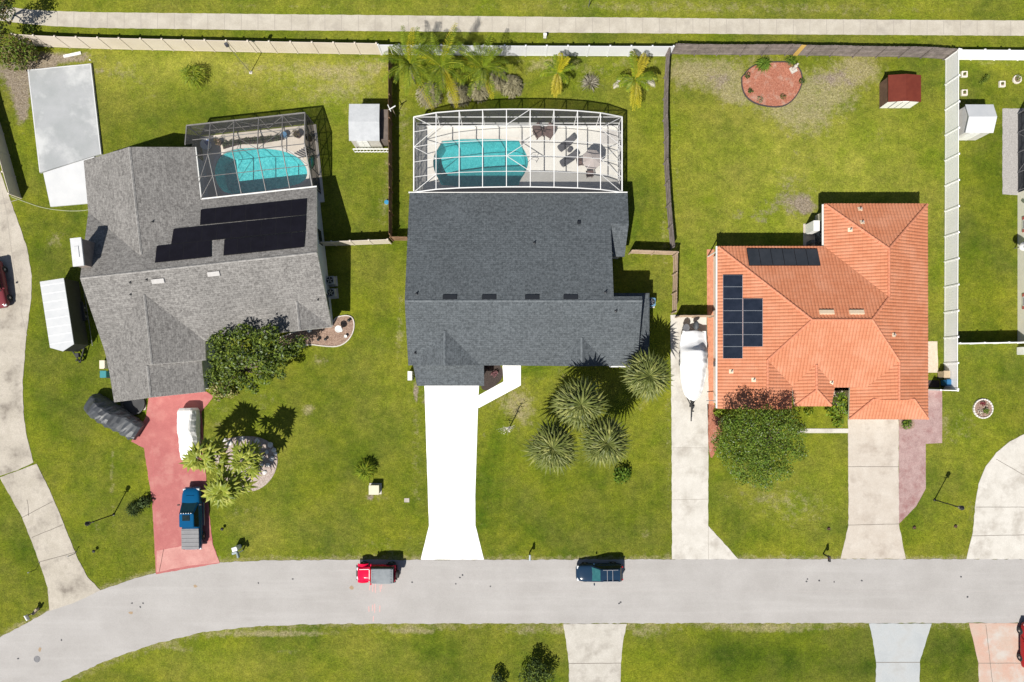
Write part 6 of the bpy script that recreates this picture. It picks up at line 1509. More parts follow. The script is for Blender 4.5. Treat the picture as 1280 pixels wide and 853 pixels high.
# dead snag lying in the dry patch before the slate house
def snag():
    p = W(637, 534); t = thing('dead_sapling', 'bare grey dead sapling standing in the dry patch beside the white path', 'sapling', (p.x, p.y, 0)); b = MB()
    b.tube([(0, 0, 0), (.05, .1, 1.4), (-.1, .05, 2.6), (.05, .1, 3.9)], [.07, .06, .045, .015], 7); b.build('trunk', mat('grey_bark', (.34, .33, .31), (.42, .41, .39), scale=5, rough=.9), t, local=True)
    b = MB()
    for z, a, L in ((1.2, 200, 1.2), (1.6, 210, 1.0), (1.9, 30, .6), (2.3, 250, .7), (2.7, 160, .6), (3.1, 20, .5), (3.3, 220, .45), (.8, 190, 1.3)):
        o = Vector((0, .08, z)); d = Vector((math.cos(R(a)), math.sin(R(a)), .25)); b.tube([o, o + d * L * .6, o + d * L + Vector((0, 0, .1))], [.03, .02, .006], 5)
    b.build('branch', MATS['grey_bark'], t, local=True)
    b = MB(); leaf_cloud(b, [(-.5, -.2, 1.6, .5, .6), (.1, .2, 3.2, .45, 1.2), (-.2, 0, 2.4, .4, .8)], 45, .09); b.build('dead_leaves', L_straw, t, local=True)
snag()

# ================================================================ planting beds
def bed(name, label, px, z, m, edge_m=None, cat='planting bed', jit=.04):
    pl = P(*px); c = (sum(p[0] for p in pl) / len(pl), sum(p[1] for p in pl) / len(pl)); t = thing(name, label, cat, (c[0], c[1], 0)); b = MB(); q = dense(smoothline(pl + [pl[0]], 2)[:-1], .3, True, jit); b.prism(q, -.03, z); b.build('mulch', m, t, tri=True)
    if edge_m:
        g = smoothline(pl + [pl[0]], 2); b = MB()
        for a, c2 in zip(g[:-1], g[1:]): b.bar((*a, z), (*c2, z), .10, .12)
        b.build('edging', edge_m, t)
    return t
M_edge_w = mat('pale_edging', (.50, .46, .41), (.58, .54, .49), scale=4, rough=.8); M_edge_d = mat('dark_edging', (.05, .04, .04), rough=.9)
bed('mulch_bed', 'round red mulch bed with dark edging on the back lawn', [(927, 97), (938, 84), (952, 79), (968, 78), (990, 78), (1001, 88), (1003, 104), (996, 120), (984, 132), (968, 135), (945, 131), (932, 122), (927, 110)], .05, M_mulch_red, M_edge_d)
bed('mulch_bed', 'brown mulch bed with pale curved edge along the turned house front', [(345, 424), (380, 411), (416, 405), (420, 396), (440, 394), (444, 408), (438, 424), (424, 434), (404, 433), (384, 430), (350, 440)], .05, M_mulch_brown, M_edge_w)
gb = bed('gravel_bed', 'pinkish gravel bed with white stones under the lime fan palms', [(268, 556), (282, 549), (300, 545), (325, 546), (342, 556), (348, 572), (345, 590), (334, 606), (318, 615), (300, 614), (280, 600), (268, 580)], .05, M_mulch_grey, jit=.13)
M_stone = mat('white_stone', (.58, .56, .54), (.70, .68, .66), scale=5, rough=.8, bump=.3)
def stone(px, py, r, label, group='stones in the gravel bed'):
    b = MB(); c = W(px, py); rg = []
    for z, f in ((0, .9), (.4, 1.05), (.75, .8), (.95, .3)): rg.append([(c.x + r * f * random.uniform(.8, 1.15) * math.cos(a * math.pi / 4), c.y + r * f * random.uniform(.8, 1.15) * math.sin(a * math.pi / 4), .04 + z * r * .8) for a in range(8)])
    b.loft(rg); tag(b.build('garden_stone', M_stone, recalc=True), label, 'stone', group)
sp = [(338, 556), (343, 562), (333, 566), (330, 573), (341, 574), (336, 582), (327, 580), (345, 568), (331, 590), (281, 551), (288, 553), (303, 549), (322, 552), (308, 583), (318, 577)]
for k, (px, py) in enumerate(sp): stone(px + random.uniform(-1, 1), py + random.uniform(-1, 1), random.uniform(.16, .30), 'pale stone in the pinkish gravel bed under the fan palms')
bed('mulch_bed', 'dark mulch corner between the garage and the white front path', [(604.5, 455), (628, 455), (629.3, 476.6), (599, 494)], .02, M_mulch_dark, jit=0)
tree('pink_shrub', 'small dusty pink shrub in the dark mulch corner', W(617, 468), .6, [(0, 0, .35, .3, .7), (.2, .15, .3, .22, .7)], 90, .10, [leafmat('dusty_pink_leaf', (.12, .05, .055), (.22, .10, .11), (.32, .18, .18))], 'shrub', .03, limbs=False)
bed('planter_bed', 'tiny square planter beside the orange house driveway', [(1124, 524), (1143, 524), (1143, 537), (1124, 537)], .04, M_mulch_brown, jit=0)
bed('mulch_bed', 'narrow reddish mulch strip left of the lacy tree', [(884, 505), (900, 508), (905, 530), (897, 560), (886, 580)], .03, M_mulch_red)
bed('entry_court', 'shaded pale gravel court in the notch of the orange house', [(1036, 478), (1062, 478), (1062, 508), (1036, 508)], .03, mat('court_gravel', (.34, .29, .24), (.44, .38, .32), scale=5, rough=1, fine=.2), jit=0, cat='courtyard')
fr_ = thing('flower_bed', 'round white ringed flower bed on the right front lawn', 'flower bed', W(1228, 511)); c = W(1228, 511); b = MB()
b.lathe([(.9, .0), (.9, .06)], c.x, c.y, 24); b.build('soil', M_mulch_brown, fr_)
b = MB()
for k in range(22): a = k * 2 * math.pi / 22; b.box(c.x + .93 * math.cos(a), c.y + .93 * math.sin(a), 0, .22, .13, .16, a + math.pi / 2)
b.build('ring', mat('white_ring_brick', (.62, .58, .54), (.70, .66, .62), scale=6, rough=.8), fr_, bevel=.01)
b = MB(); leaf_cloud(b, [(c.x - .1, c.y + .5, .2, .22, .8)], 50, .09); b.build('red_flower', leafmat('red_flower', (.14, .015, .02), (.20, .03, .04), (.26, .06, .06)), fr_)
b = MB(); leaf_cloud(b, [(c.x + .25, c.y - .2, .2, .28, .8)], 80, .10); b.build('foliage', L_tree, fr_)
b = MB(); leaf_cloud(b, [(c.x - .3, c.y - .3, .12, .35, .4), (c.x + .3, c.y + .35, .12, .3, .4)], 80, .08); b.build('dry_foliage', L_straw, fr_)
for k, (px, py, r, lm) in enumerate([(933, 96, .3, L_treed), (937, 115, .28, L_treed), (949, 126, .32, L_olive), (1001, 103, .28, L_treed), (978, 122, .3, L_brown)]):
    bb = W(px, py); bb.z = .04; tree('round_shrub', ['tiny dark shrub at the upper left rim of the red mulch circle', 'tiny dark shrub at the left rim of the red mulch circle', 'pale tuft near the bottom rim of the red mulch circle', 'tiny shrub at the right rim of the red mulch circle', 'tiny brown shrub inside the red mulch circle, lower right'][k], bb, .4, [(0, 0, .2, r, .7)], 70, .08, [lm], 'shrub', .03, limbs=False)
# ================================================================ street and garden furniture
M_black = mat('black_iron', (.012, .012, .013), rough=.5); M_post = mat('post_wood', (.25, .19, .14), (.33, .26, .2), scale=5, rough=.9)
def lamp_post(label, px, py, h):
    p = W(px, py); t = thing('lamp_post', label, 'lamp post', p)
    MB().tube([(0, 0, 0), (0, 0, .1), (0, 0, .12), (0, 0, h - .45)], [.13, .12, .06, .05], 10).build('post', M_black, t, local=True)
    b = MB(); b.lathe([(.08, h - .5), (.14, h - .42), (.20, h - .12), (.23, h - .1), (.10, h + .06), (.03, h + .16)], n=8); ln = b.build('lantern', M_black, t, local=True)
    b = MB(); b.box(0, 0, h - .72, .5, .06, .05); b.build('ladder_bar', M_black, t, local=True)
    b = MB()
    for k in range(6): a = k * math.pi / 3; b.box(.17 * math.cos(a), .17 * math.sin(a), h - .4, .02, .12, .26, a)
    b.build('pane', mat('lantern_glass', (.25, .25, .22), rough=.1), ln, local=True)
lamp_post('tall black lamp post on the lawn left of the red driveway', 142.3, 643.3, 3.9)
lamp_post('tall black lamp post on the lawn right of the mauve pavers', 1168, 625, 3.8)
def pole():
    p = W(313.5, 91); t = thing('bird_house_pole', 'very tall thin pole with a small dark bird house on the back lawn', 'bird house', p)
    MB().tube([(0, 0, 0), (0, 0, 5.0)], [.045, .03], 8).build('pole', M_rim, t, local=True)
    MB().box(0, 0, 4.85, .3, .22, .4, .4).build('nest_box', mat('dark_box', (.06, .06, .07), rough=.7), t, local=True)
    MB().box(0, 0, 0, .3, .3, .05).build('base', M_conc_pale, t, local=True)
pole()
def mailbox(label, px, py, rz, body_m, post_m, h=1.05, arm=None, extra=None, double=False):
    p = W(px, py); t = thing('mailbox', label, 'mailbox', p, rz)
    b = MB(); b.box(0, 0, 0, .10, .10, h); b.box(.12, 0, h - .12, .5, .08, .08); b.build('post', post_m, t, local=True)
    def bx(y):
        b = MB(); rg = []
        for x in (-.12, .42): rg.append([(x, y - .1, h), (x, y - .1, h + .16)] + [(x, y - .1 * math.cos(a * math.pi / 6), h + .16 + .1 * math.sin(a * math.pi / 6)) for a in range(1, 6)] + [(x, y + .1, h + .16), (x, y + .1, h)])
        b.loft(rg); o = b.build('box', body_m, t, local=True, recalc=True)
        MB().box(.1, y - .12, h + .1, .03, .015, .22).build('flag', M_tail, o, local=True)
    bx(0)
    if double: bx(.26)
    if extra: extra(t)
M_mbw = mat('white_mailbox', (.72, .74, .76), rough=.4); M_mbg = mat('grey_green_mailbox', (.22, .27, .28), rough=.5); M_mbblue = mat('steel_mailbox', (.35, .40, .44), rough=.4)
def ex1(t):
    MB().box(-.45, -.28, .0, .42, .52, 1.0).build('newspaper_box', M_mbw, t, local=True, bevel=.03); MB().box(-.1, -.35, .75, .22, .5, .3).build('side_box', M_mbg, t, local=True)
mailbox('white and grey double mailbox by the foot of the red driveway', 303.5, 688, R(-75), M_mbg, M_mbw, extra=ex1)
mailbox('steel mailbox on a dark post above the parked navy car', 662, 691, R(-90), M_mbblue, M_black)
mailbox('black mailbox at the kerb left of the orange house driveway', 1029, 692.5, R(-88), M_black, M_black)
def ex2(t): MB().box(.0, .45, .3, .18, .7, .35, .4).build('side_box', mat('tan_box', (.30, .24, .18), rough=.8), t, local=True)
mailbox('white mailbox with a tan arm at the lower left kerb', 44, 765, R(-60), M_whitep, M_post, extra=ex2)
# utility cabinet
p = W(469.5, 611); t = thing('utility_cabinet', 'pale beige utility cabinet on the front lawn beside a sago palm', 'utility cabinet', (p.x, p.y, 0))
MB().box(p.x, p.y, 0, .95, .85, .72).build('body', mat('beige_cabinet', (.46, .43, .29), (.50, .47, .32), rough=.5), t, bevel=.03); MB().box(p.x, p.y, .72, 1.0, .92, .06).build('lid', mat('beige_lid', (.50, .47, .34), rough=.5), t)
MB().box(p.x, p.y, 0, 1.2, 1.1, .05).build('base', M_conc_pale, t)
tag(MB().box(*W2(508.5, 625.5), .0, .5, .4, .05).build('utility_cover', M_conc, None), 'small grey utility cover in the lawn left of the white driveway', 'utility cover')
tag(MB().box(*W2(113, 75.5), .0, .1, .1, .1).box(*W2(91, 69), .02, 1.75, .26, .09, R(12)).build('white_board', M_whitep), 'white board lying on bare soil below the tan vinyl fence', 'board')
# meter pillar behind the sidewalk
b = MB(); c = W(681, 47); b.box(c.x, c.y, 0, .3, .22, .55); b.box(c.x, c.y, .55, .34, .26, .06); tag(b.build('utility_pillar', M_whitep, bevel=.02), 'small white utility pillar on the verge below the sidewalk', 'utility pillar')
c = W(735.5, 9); t = thing('park_sign', 'small dark sign on a post beyond the sidewalk, cut by the top edge', 'sign', (c.x, c.y, 0)); MB().box(c.x, c.y, 0, .07, .07, 2.0).build('post', M_rim, t); b = MB(); b.box(c.x, c.y - .05, 1.35, .45, .03, .6, R(70)); b.build('plate', mat('dark_plate', (.07, .09, .10), rough=.5), t)
# weather vane / whirligig
c = W(492.5, 143); t = thing('garden_windmill', 'white garden whirligig on a post beside the brown wooden fence', 'windmill', (c.x, c.y, 0)); c = W(495, 146)
MB().box(c.x, c.y, 0, .05, .05, 1.9).build('post', M_post, t)
b = MB(); b.bar((c.x - .3, c.y - .17, 1.95), (c.x + .32, c.y + .2, 1.95), .09, .05); b.build('body', M_whitep, t)
b = MB(); b.bar((c.x - .42, c.y + .3, 1.98), (c.x - .12, c.y - .35, 1.98), .06, .03); b.build('blade', M_whitep, t)
# small things in the yards
c = W(484, 254); b = MB(); b.lathe([(.16, 0), (.22, .3), (.23, .32), (.2, .33)], c.x, c.y, 14); tag(b.build('blue_bucket', mat('blue_plastic', (.04, .22, .38), rough=.4)), 'small blue bucket at the foot of the brown wooden fence', 'bucket')
def fountain():
    c = W(426, 412.5); t = thing('bird_bath', 'white bird bath on the brown mulch beside the turned house', 'bird bath', (c.x, c.y, 0)); MB().lathe([(.26, 0), (.2, .08), (.09, .2), (.08, .65), (.2, .75)], c.x, c.y, 16).build('pedestal', M_whitep, t); MB().lathe([(.16, .75), (.32, .86), (.34, .9), (.28, .88), (.12, .82)], c.x, c.y, 20).build('bowl', M_whitep, t)
fountain()
for k, (px, py, s_, lb) in enumerate([(388, 413, .26, 'white pot against the front eave at the mulch bed'), (433, 421, .16, 'tiny white pot at the rim of the mulch bed')]):
    c = W(px, py); tag(MB().lathe([(s_ * .6, .04), (s_, .35), (s_ * .9, .36), (s_ * .7, .3)], c.x, c.y, 14).build('flower_pot', M_whitep), lb, 'pot')
for k, (px, py, lb) in enumerate([(399, 425, 'left small dark path light in the mulch bed by the turned house'), (408, 424.5, 'middle small dark path light in the mulch bed by the turned house'), (437, 401, 'small dark path light above the white bird bath'), (120, 688, 'dark low spotlight on the lawn below the left lamp post'), (279.5, 660.5, 'dark low spotlight on the lawn right of the blue pickup truck')]):
    c = W(px, py); t = thing('path_light', lb, 'path light', (c.x, c.y, 0)); MB().lathe([(.03, 0), (.03, .3)], c.x, c.y, 8).build('stake', M_black, t); MB().lathe([(.05, .28), (.16, .32), (.14, .38), (.03, .44)], c.x, c.y, 12).build('head', M_black, t)
for px, py, lb in ((94, 692, 'thin driveway marker at the right of the old concrete apron'), (45, 712, 'thin driveway marker at the left of the old concrete apron')):
    c = W(px, py); t = thing('driveway_marker', lb, 'marker', (c.x, c.y, 0)); MB().lathe([(.03, 0), (.03, 1.0)], c.x, c.y, 6).build('rod', M_black, t); MB().lathe([(.055, .86), (.055, 1.0)], c.x, c.y, 10).build('reflector', M_rim, t)
for px, py, lb in ((1035.5, 661, 'low dark stump in bare soil left of the orange house driveway'), (1142.5, 659.5, 'low dark stump right of the orange house driveway'), (1194, 658, 'low dark stump between the right lamp post and the far driveway')):
    c = W(px, py); tag(MB().lathe([(.15, 0), (.14, .12), (.10, .16), (.06, .10)], c.x, c.y, 12).build('tree_stump', mat('dark_stump', (.06, .035, .025), (.11, .06, .045), scale=6, rough=1)), lb, 'stump')
# rubbish bins beside the orange house
def bin_(label, px, py, m):
    c = W(px, py); t = thing('rubbish_bin', label, 'bin', (c.x, c.y, .03)); b = MB(); b.box(c.x, c.y, .06, .52, .56, .9, mi=0, taper=1.12); b.build('body', m, t, bevel=.04); b = MB(); b.box(c.x, c.y, .97, .64, .70, .07); b.build('lid', m, t, bevel=.03)
    b = MB(); b.tube([(c.x - .24, c.y - .3, .1), (c.x + .24, c.y - .3, .1)], .1, 10); b.build('wheel', M_tyre, t)
bin_('blue wheeled rubbish bin in the corner of the white fence', 1178.3, 478.5, mat('blue_bin', (.02, .12, .26), rough=.45))
bin_('tan wheeled rubbish bin beside the blue one', 1174.5, 468, mat('tan_bin', (.42, .33, .22), rough=.6))
tag(MB().box(*W2(1166, 480), .0, 1.3, .7, .02).build('bin_pad', M_mulch_dark), 'dark pad in front of the blue rubbish bin', 'pad')
bin_('teal wheeled rubbish bin at the west wall of the turned house garage', 137.5, 468, mat('teal_bin', (.03, .20, .22), rough=.5))
c = W(133, 456); tag(MB().box(c.x, c.y, 0, .5, .8, .6).box(c.x, c.y, .6, .54, .84, .05).build('storage_box', mat('cream_box', (.60, .54, .42), rough=.6), bevel=.02), 'cream storage box against the west wall of the garage', 'box')
# air conditioners
def ac(label, x, y, rz=0, top=None):
    t = thing('air_conditioner', label, 'air conditioner', (x, y, 0), rz); MB().box(0, 0, 0, 1.0, 1.0, .06).build('base', M_conc_pale, t, local=True)
    MB().box(0, 0, .06, .80, .80, .85).build('body', top or mat('grey_casing', (.36, .37, .37), rough=.5), t, local=True, bevel=.04); b = MB(); b.lathe([(.34, .91), (.34, .93), (.30, .935), (.08, .93)], n=20); g = b.build('fan_grille', M_black, t, local=True)
    b = MB()
    for k in range(5): a = k * 2 * math.pi / 5; b.bar((.06 * math.cos(a), .06 * math.sin(a), .945), (.3 * math.cos(a + .3), .3 * math.sin(a + .3), .945), .07, .012)
    b.build('fan_blade', M_rim, g, local=True)
q = W(411, 350.5, .9); ac('grey air conditioner against the east wall of the turned house, upper of the pair', q.x + .1, q.y, R(6))
q = W(412, 366, .9); ac('grey air conditioner against the east wall of the turned house, lower of the pair', q.x + .1, q.y, R(6))
q = W(813, 377.5, .9); ac('bluish air conditioner beside the east corner of the slate roofed house', 13.75, q.y, 0, mat('blue_casing', (.10, .22, .34), (.14, .27, .40), rough=.5))
q = W(1166, 448); 
# satellite dish on the right neighbour wall
t = thing('satellite_dish', 'white satellite dish beside the cream wall at the right edge', 'satellite dish', (50.2, 12.75, 0)); MB().tube([(50.25, 12.75, 0), (50.25, 12.75, 1.2)], .05, 8).build('mast', M_rim, t)
b = MB(); rg = []
for r_, d_ in ((.02, .0), (.3, .04), (.5, .12), (.55, .16)): rg.append([(50.1 - d_ * .5 + r_ * math.cos(a * math.pi / 9) * .95, 12.65 + r_ * math.sin(a * math.pi / 9) * .8, 1.3 + d_ + r_ * .2 * math.sin(a * math.pi / 9)) for a in range(18)])
b.loft(rg); b.build('reflector', M_whitep, t, smooth=True, recalc=True); MB().bar((50.2, 12.4, 1.2), (49.75, 12.5, 1.75), .04).build('feed_arm', M_rim, t)
t = thing('side_cabinet', 'white cabinet with red stripe beside the cream house at the right edge', 'cabinet', W(1279, 439)); p = W(1279, 439); MB().box(p.x, p.y, 0, 1.3, .75, .9).build('body', M_whitep, t, bevel=.02); MB().box(p.x - .25, p.y, .9, .16, .5, .02).build('stripe', M_shutter, t)
# planters on the right neighbour lawn
for px, py, lb, rd in ((1204.3, 93.8, 'upper left square pale paver planter on the right neighbour back lawn', 0), (1204.3, 116.8, 'lower left square pale paver planter, nearest the white shed', 0), (1251.5, 106, 'square pale planter near the round potted plant', 0), (1270.5, 100, 'round white planter with a green plant at the right edge', 1)):
    c = W(px, py); t = thing('garden_planter', lb, 'planter', (c.x, c.y, 0)); b = MB()
    if rd:
        for k in range(14): a = k * math.pi / 7; b.box(c.x + .36 * math.cos(a), c.y + .36 * math.sin(a), 0, .17, .12, .16, a + math.pi / 2)
    else:
        for dx, dy, sx, sy in ((-.23, 0, .12, .58), (.23, 0, .12, .58), (0, -.23, .34, .12), (0, .23, .34, .12)): b.box(c.x + dx, c.y + dy, 0, sx, sy, .18)
    b.build('rim', mat('pale_rim', (.60, .55, .48), (.68, .63, .56), scale=5, rough=.8), t); MB().box(c.x, c.y, 0, .4, .4, .08).build('soil', M_mulch_brown, t)
    b = MB(); leaf_cloud(b, [(c.x, c.y + .05, .2 if not rd else .4, .12 if not rd else .32, .9)], 40 if not rd else 110, .06); b.build('plant', L_tree, t)
tree('leaning_shrub', 'small dark leaning shrub on the right neighbour back lawn', W(1225.5, 104), .8, [(.1, .1, .4, .25, .8), (.3, .35, .5, .22, .8), (-.1, -.1, .25, .18, .8)], 150, .08, [L_tree], 'shrub', .03, limbs=False)
b = MB(); c = W(991, 88); t = thing('garden_statue', 'pale stone statue on a plinth in the red mulch circle', 'statue', (c.x, c.y, .04)); MB().box(c.x, c.y, .03, .62, .62, .12, .5).build('plinth', M_conc_pale, t)
MB().lathe([(.16, .15), (.2, .3), (.13, .55), (.18, .75), (.16, .9), (.06, .98), (.10, 1.08), (.09, 1.2), (.02, 1.26)], c.x - .05, c.y + .03, 14).build('figure', M_conc_pale, t, smooth=True)
c = W(1005.5, 285, 1.2); t = thing('patio_cabinet', 'white cabinet beside the back corner of the orange roofed house', 'cabinet', (29.55, c.y, 0)); MB().box(29.6, 14.6, .03, .6, 1.0, 1.7).build('body', M_whitep, t, bevel=.02); MB().box(29.6, 13.2, .03, .35, .35, 1.0).build('side_unit', M_gutter_d, t, bevel=.02)
# black round planter behind the covered car
c = W(155, 503); b = MB(); bed('stone_bed', 'pale gravel wedge beside the red driveway under the garage eave', [(170, 501), (182, 499), (183, 516), (170, 506)], .03, M_conc_beige, jit=0)
t = thing('planter_ring', 'black round planter ring behind the charcoal covered car', 'planter', (*W2(168, 503), 0)); c = W(168, 504); b = MB(); b.lathe([(1.15, 0), (1.2, .3), (1.1, .32), (1.05, .1)], c.x, c.y, 24); b.build('rim', M_blackpl, t)

b = MB(); b.tube([(*W2(x, y), .03) for x, y in smoothline([(14, 246), (30, 252), (52, 260), (80, 264), (103, 264), (113, 262)], 2)], .03, 6)
tag(b.build('garden_hose', mat('pale_hose', (.34, .36, .22), rough=.6)), 'thin pale hose lying across the grass below the concrete slab', 'hose')

# ================================================================ pool furniture
M_dkfab = mat('charcoal_mesh', (.055, .055, .065), (.08, .08, .09), scale=3, rough=.8); M_brfab = mat('brown_wicker', (.10, .065, .06), (.16, .11, .10), scale=5, rough=.9, fine=.2)
def lounger(label, px, py, az, name='sun_lounger', L=1.9):
    c = W(px, py, .4); t = thing(name, label, 'sun lounger', (c.x, c.y, .08), az, 'loungers on the long pool deck')
    b = MB(); rg = []
    for x, z, w in ((-L / 2, .28, .24), (-L / 2 + .12, .30, .32), (.25, .30, .34), (.3, .31, .34), (L / 2 - .1, .62, .32), (L / 2, .66, .25)): rg.append([(x, -w, z), (x, w, z), (x, w, z + .07), (x, -w, z + .07)])
    b.loft(rg); b.build('sling', M_dkfab, t, local=True, recalc=True, bevel=.02)
    for x in (-.7, .55):
        for s in (-1, 1): MB().box(x, s * .27, 0, .05, .05, .3).build('leg', M_rim, t, local=True)
    b = MB(); b.bar((-.9, -.34, .29), (.4, -.34, .29), .05); b.bar((-.9, .34, .29), (.4, .34, .29), .05); b.build('frame', M_rim, t, local=True)
lounger('upper charcoal sun lounger on the long pool deck', 708, 180, R(37)); lounger('lower charcoal sun lounger nearest the beige umbrella', 711, 199.5, R(33))
def side_table(label, px, py, r=.25, m=None):
    c = W(px, py, .45); t = thing('side_table', label, 'table', (c.x, c.y, .08)); MB().lathe([(r, .42), (r, .46)], n=18).build('tabletop', m or M_dkfab, t, local=True)
    for k in range(3): a = k * 2.09; MB().bar((.15 * math.cos(a), .15 * math.sin(a), 0), (.1 * math.cos(a), .1 * math.sin(a), .42), .03).build('leg', M_rim, t, local=True)
side_table('small dark side table between the two loungers', 712, 188, .25)
def chair(label, px, py, az, m, name='patio_chair', s=1.0, group='wicker chairs on the long pool deck'):
    c = W(px, py, .5); t = thing(name, label, 'chair', (c.x, c.y, .08), az, group, s)
    MB().box(0, 0, .34, .62, .62, .12).build('seat', m, t, local=True, bevel=.03); b = MB(); b.add([(-.30, -.31, .4), (-.22, -.31, .4), (-.22, .31, .4), (-.30, .31, .4), (-.48, -.29, .98), (-.42, -.29, .98), (-.42, .29, .98), (-.48, .29, .98)], [(3, 2, 1, 0), (4, 5, 6, 7), (0, 1, 5, 4), (1, 2, 6, 5), (2, 3, 7, 6), (3, 0, 4, 7)]); b.build('backrest', m, t, local=True, bevel=.02)
    for sx in (-1, 1):
        for sy in (-1, 1): MB().box(sx * .26, sy * .26, 0, .05, .05, .34).build('leg', m, t, local=True)
    for sy in (-1, 1): MB().bar((-.28, sy * .34, .6), (.28, sy * .34, .6), .07).build('armrest', m, t, local=True)
chair('brown wicker chair at the back rail, left of the pair', 673, 167, R(-60), M_brfab, s=1.35); chair('brown wicker chair at the back rail, right of the pair', 686, 167, R(-120), M_brfab, s=1.35)
side_table('low brown table between the two wicker chairs', 680, 163, .3, M_brfab)
def umbrella():
    c = W(740, 199, 2.1); t = thing('patio_umbrella', 'square beige patio umbrella over the table on the long pool deck', 'umbrella', (c.x, c.y, .08), R(-4)); b = MB(); n = 8
    oc = [(.98 * math.cos(a * math.pi / 4 + math.pi / 8), .98 * math.sin(a * math.pi / 4 + math.pi / 8), 1.95) for a in range(8)]
    for k in range(8): b.add([oc[k], oc[(k + 1) % 8], (0, 0, 2.35)], [(0, 1, 2)])
    for k in range(8): p, q = oc[k], oc[(k + 1) % 8]; b.quad(p, q, (q[0], q[1], 1.82), (p[0], p[1], 1.82))
    b.build('canopy', mat('beige_canvas', (.40, .35, .33), (.46, .41, .39), scale=1.5, rough=.9, fine=.05), t, local=True); MB().tube([(0, 0, 0), (0, 0, 2.4)], .03, 8).build('pole', M_rim, t, local=True)
    MB().lathe([(.3, 0), (.28, .08), (.06, .12)], n=16).build('base', M_blackpl, t, local=True)
    for k in range(8): MB().bar((0, 0, 2.32), oc[k], .02).build('rib', M_rim, t, local=True)
umbrella()
c = W(738, 203, .7); t = thing('patio_table', 'round patio table under the beige umbrella', 'table', (c.x, c.y, .08)); MB().lathe([(.6, .68), (.6, .72)], n=24).build('tabletop', M_brfab, t, local=True); MB().lathe([(.25, 0), (.06, .1), (.05, .68)], n=12).build('leg', M_brfab, t, local=True)
chair('brown patio chair below the beige umbrella', 737, 217.5, R(95), M_brfab, group='chairs at the umbrella table'); chair('brown patio chair left of the beige umbrella', 725.5, 203, R(10), M_brfab, group='chairs at the umbrella table')
tag(MB().box(*W2(762, 172), .08, 1.7, 1.3, .012).build('patio_mat', mat('pale_grey_mat', (.50, .48, .46), (.55, .53, .51), rough=.9)), 'pale grey mat in the upper right corner of the long pool deck', 'mat')
# along the kidney pool
def hh(u, v, z=0): return H1(u, v, z)
bed_pts = [hh(-26.3, 26.3), hh(-24, 26.5), hh(-20.2, 26.4), hh(-20.0, 25.9), hh(-22.5, 25.75), hh(-24.5, 25.9), hh(-26.2, 25.6)]
t = thing('planter_strip', 'green planting strip along the back wall of the bronze cage', 'planting strip', hh(-23, 26.1)); MB().prism([p[:2] for p in bed_pts], .05, .10).build('soil', M_mulch_dark, t, tri=True); b = MB(); leaf_cloud(b, [(*hh(-26 + k * .75, 26.15)[:2], .18, .34, .45) for k in range(8)], 900, .06); b.build('foliage', leafmat('clipped_green', (.05, .09, .03), (.09, .14, .05), (.16, .2, .09)), t)
def planter(label, u, v, r, h, m, plant=None):
    c = hh(u, v); t = thing('plant_pot', label, 'pot', (c.x, c.y, .08)); MB().lathe([(r * .7, 0), (r, h), (r * .9, h + .01), (r * .8, h - .08)], n=16).build('pot', m, t, local=True)
    if plant: b = MB(); leaf_cloud(b, [(0, 0, h + .2, r * 1.1, .9)], 90, .08); b.build('plant', plant, t, local=True)
planter('blue glazed pot at the back of the bronze cage', -19.9, 26.2, .32, .5, mat('blue_glaze', (.10, .22, .36), rough=.3)); planter('brown leafy pot in the back right corner of the bronze cage', -18.6, 26.1, .35, .55, M_brfab, L_brown)
planter('dark pot plant at the right wall of the bronze cage', -17.5, 25.6, .3, .45, M_brfab, L_brown); planter('terracotta pot plant at the left end of the planting strip', -26.5, 26.2, .3, .45, M_mulch_brown, L_brown)
c = hh(-27.6, 26.0); t = thing('covered_table', 'small blue and white covered table in the left corner of the bronze cage', 'table', (c.x, c.y, .08)); MB().lathe([(.5, .5), (.55, .68), (.52, .74)], n=18).build('tabletop', M_whitep, t, local=True); MB().box(.25, .15, .74, .5, .4, .12, .6).build('cushion', mat('blue_cushion', (.08, .13, .28), rough=.8), t, local=True); MB().lathe([(.3, 0), (.08, .1), (.08, .5)], n=12).build('leg', M_rim, t, local=True)
t = thing('slatted_lounger', 'dark slatted lounger between the kidney pool and the right cage wall', 'sun lounger', hh(-18.2, 24.3, .08), R(30))
for k in range(5): MB().box(-.5 + k * .26, 0, .3, .14, 1.0, .04, R(35)).build('slat', M_dkfab, t, local=True)
b = MB(); b.bar((-.7, -.3, .27), (.75, -.3, .27), .05); b.bar((-.7, .3, .27), (.75, .3, .27), .05); b.build('frame', M_whitep, t, local=True)
c = hh(-17.6, 23.3); t = thing('pool_float', 'green and turquoise pool float by the right wall of the bronze cage', 'pool float', (c.x, c.y, .08), R(-10)); b = MB(); rg = []
for k in range(25): a = k * 2 * math.pi / 24; rg.append([(.2 * math.cos(a) + .12 * math.cos(a) * math.cos(q * math.pi / 4), .62 * math.sin(a) + .12 * math.sin(a) * math.cos(q * math.pi / 4), .13 + .12 * math.sin(q * math.pi / 4)) for q in range(8)])
b.loft(rg, caps=False); b.build('ring', mat('green_vinyl', (.05, .30, .18), rough=.3), t, local=True, smooth=True); MB().box(0, 0, .1, .3, .9, .06).build('base', mat('turquoise_vinyl', (.03, .30, .36), rough=.3), t, local=True)
for u0, nm in ((0, 0),):
    for s in (-1, 1): pass
t = thing('hand_rail', 'curved metal hand rail at the right end of the long pool', 'hand rail', W(665, 201)); b = MB()
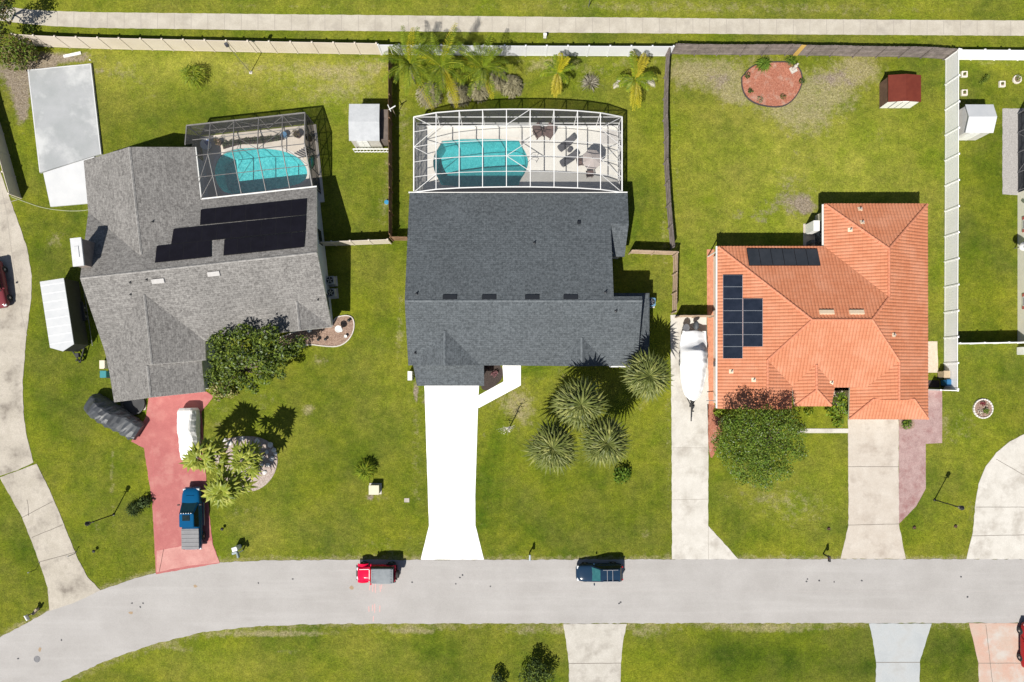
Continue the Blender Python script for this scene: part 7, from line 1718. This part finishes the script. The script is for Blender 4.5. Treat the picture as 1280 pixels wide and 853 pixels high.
for s in (-1, 1):
    c = W(664, 201 + s * 3); b.tube([(c.x + .5, c.y, .08), (c.x + .5, c.y, .7), (c.x + .3, c.y, .88), (c.x - .1, c.y, .85), (c.x - .3, c.y, .4), (c.x - .35, c.y, -.1)], .025, 8)
b.build('rail', M_rim, t)

# ================================================================ camera, sun, sky
cam_d = bpy.data.cameras.new('camera'); cam = bpy.data.objects.new('camera', cam_d); col.objects.link(cam)
cam.location = (0, 0, CAM_H); cam.rotation_euler = (0, 0, 0)
cam_d.sensor_fit = 'HORIZONTAL'; cam_d.sensor_width = 36.0; cam_d.lens = FOC / 1280 * 36.0
cam_d.shift_y = (NADY - 426.5) / 1280.0; cam_d.clip_start = .5; cam_d.clip_end = 2000
sc.camera = cam
SUN_EL = R(51); SUN_DIR = Vector((-.475, -.88, 0)).normalized()          # towards the sun, in plan
to_sun = Vector((SUN_DIR.x * math.cos(SUN_EL), SUN_DIR.y * math.cos(SUN_EL), math.sin(SUN_EL)))
sd = bpy.data.lights.new('sun', 'SUN'); sd.energy = 4.9; sd.angle = R(.53); sd.color = (1.0, .955, .88)
so = bpy.data.objects.new('sun', sd); col.objects.link(so); so.rotation_euler = to_sun.to_track_quat('Z', 'Y').to_euler(); so.location = to_sun * 150
w = bpy.data.worlds.new('World'); sc.world = w; w.use_nodes = True; nt = w.node_tree
sky = nt.nodes.new('ShaderNodeTexSky'); sky.sky_type = 'NISHITA'; sky.sun_disc = False; sky.sun_elevation = SUN_EL
sky.sun_rotation = math.atan2(SUN_DIR.x, SUN_DIR.y)
bg = nt.nodes['Background']; nt.links.new(sky.outputs[0], bg.inputs['Color']); bg.inputs['Strength'].default_value = .05
sc.view_settings.view_transform = 'Standard'; sc.view_settings.look = 'None'; sc.view_settings.exposure = .45; sc.view_settings.gamma = 1; sc.view_settings.use_curve_mapping = False
sc.cycles.max_bounces = 8; sc.cycles.transparent_max_bounces = 16; sc.cycles.diffuse_bounces = 3; sc.cycles.caustics_reflective = False; sc.cycles.caustics_refractive = False
sc.cycles.use_adaptive_sampling = True; sc.cycles.adaptive_threshold = .02
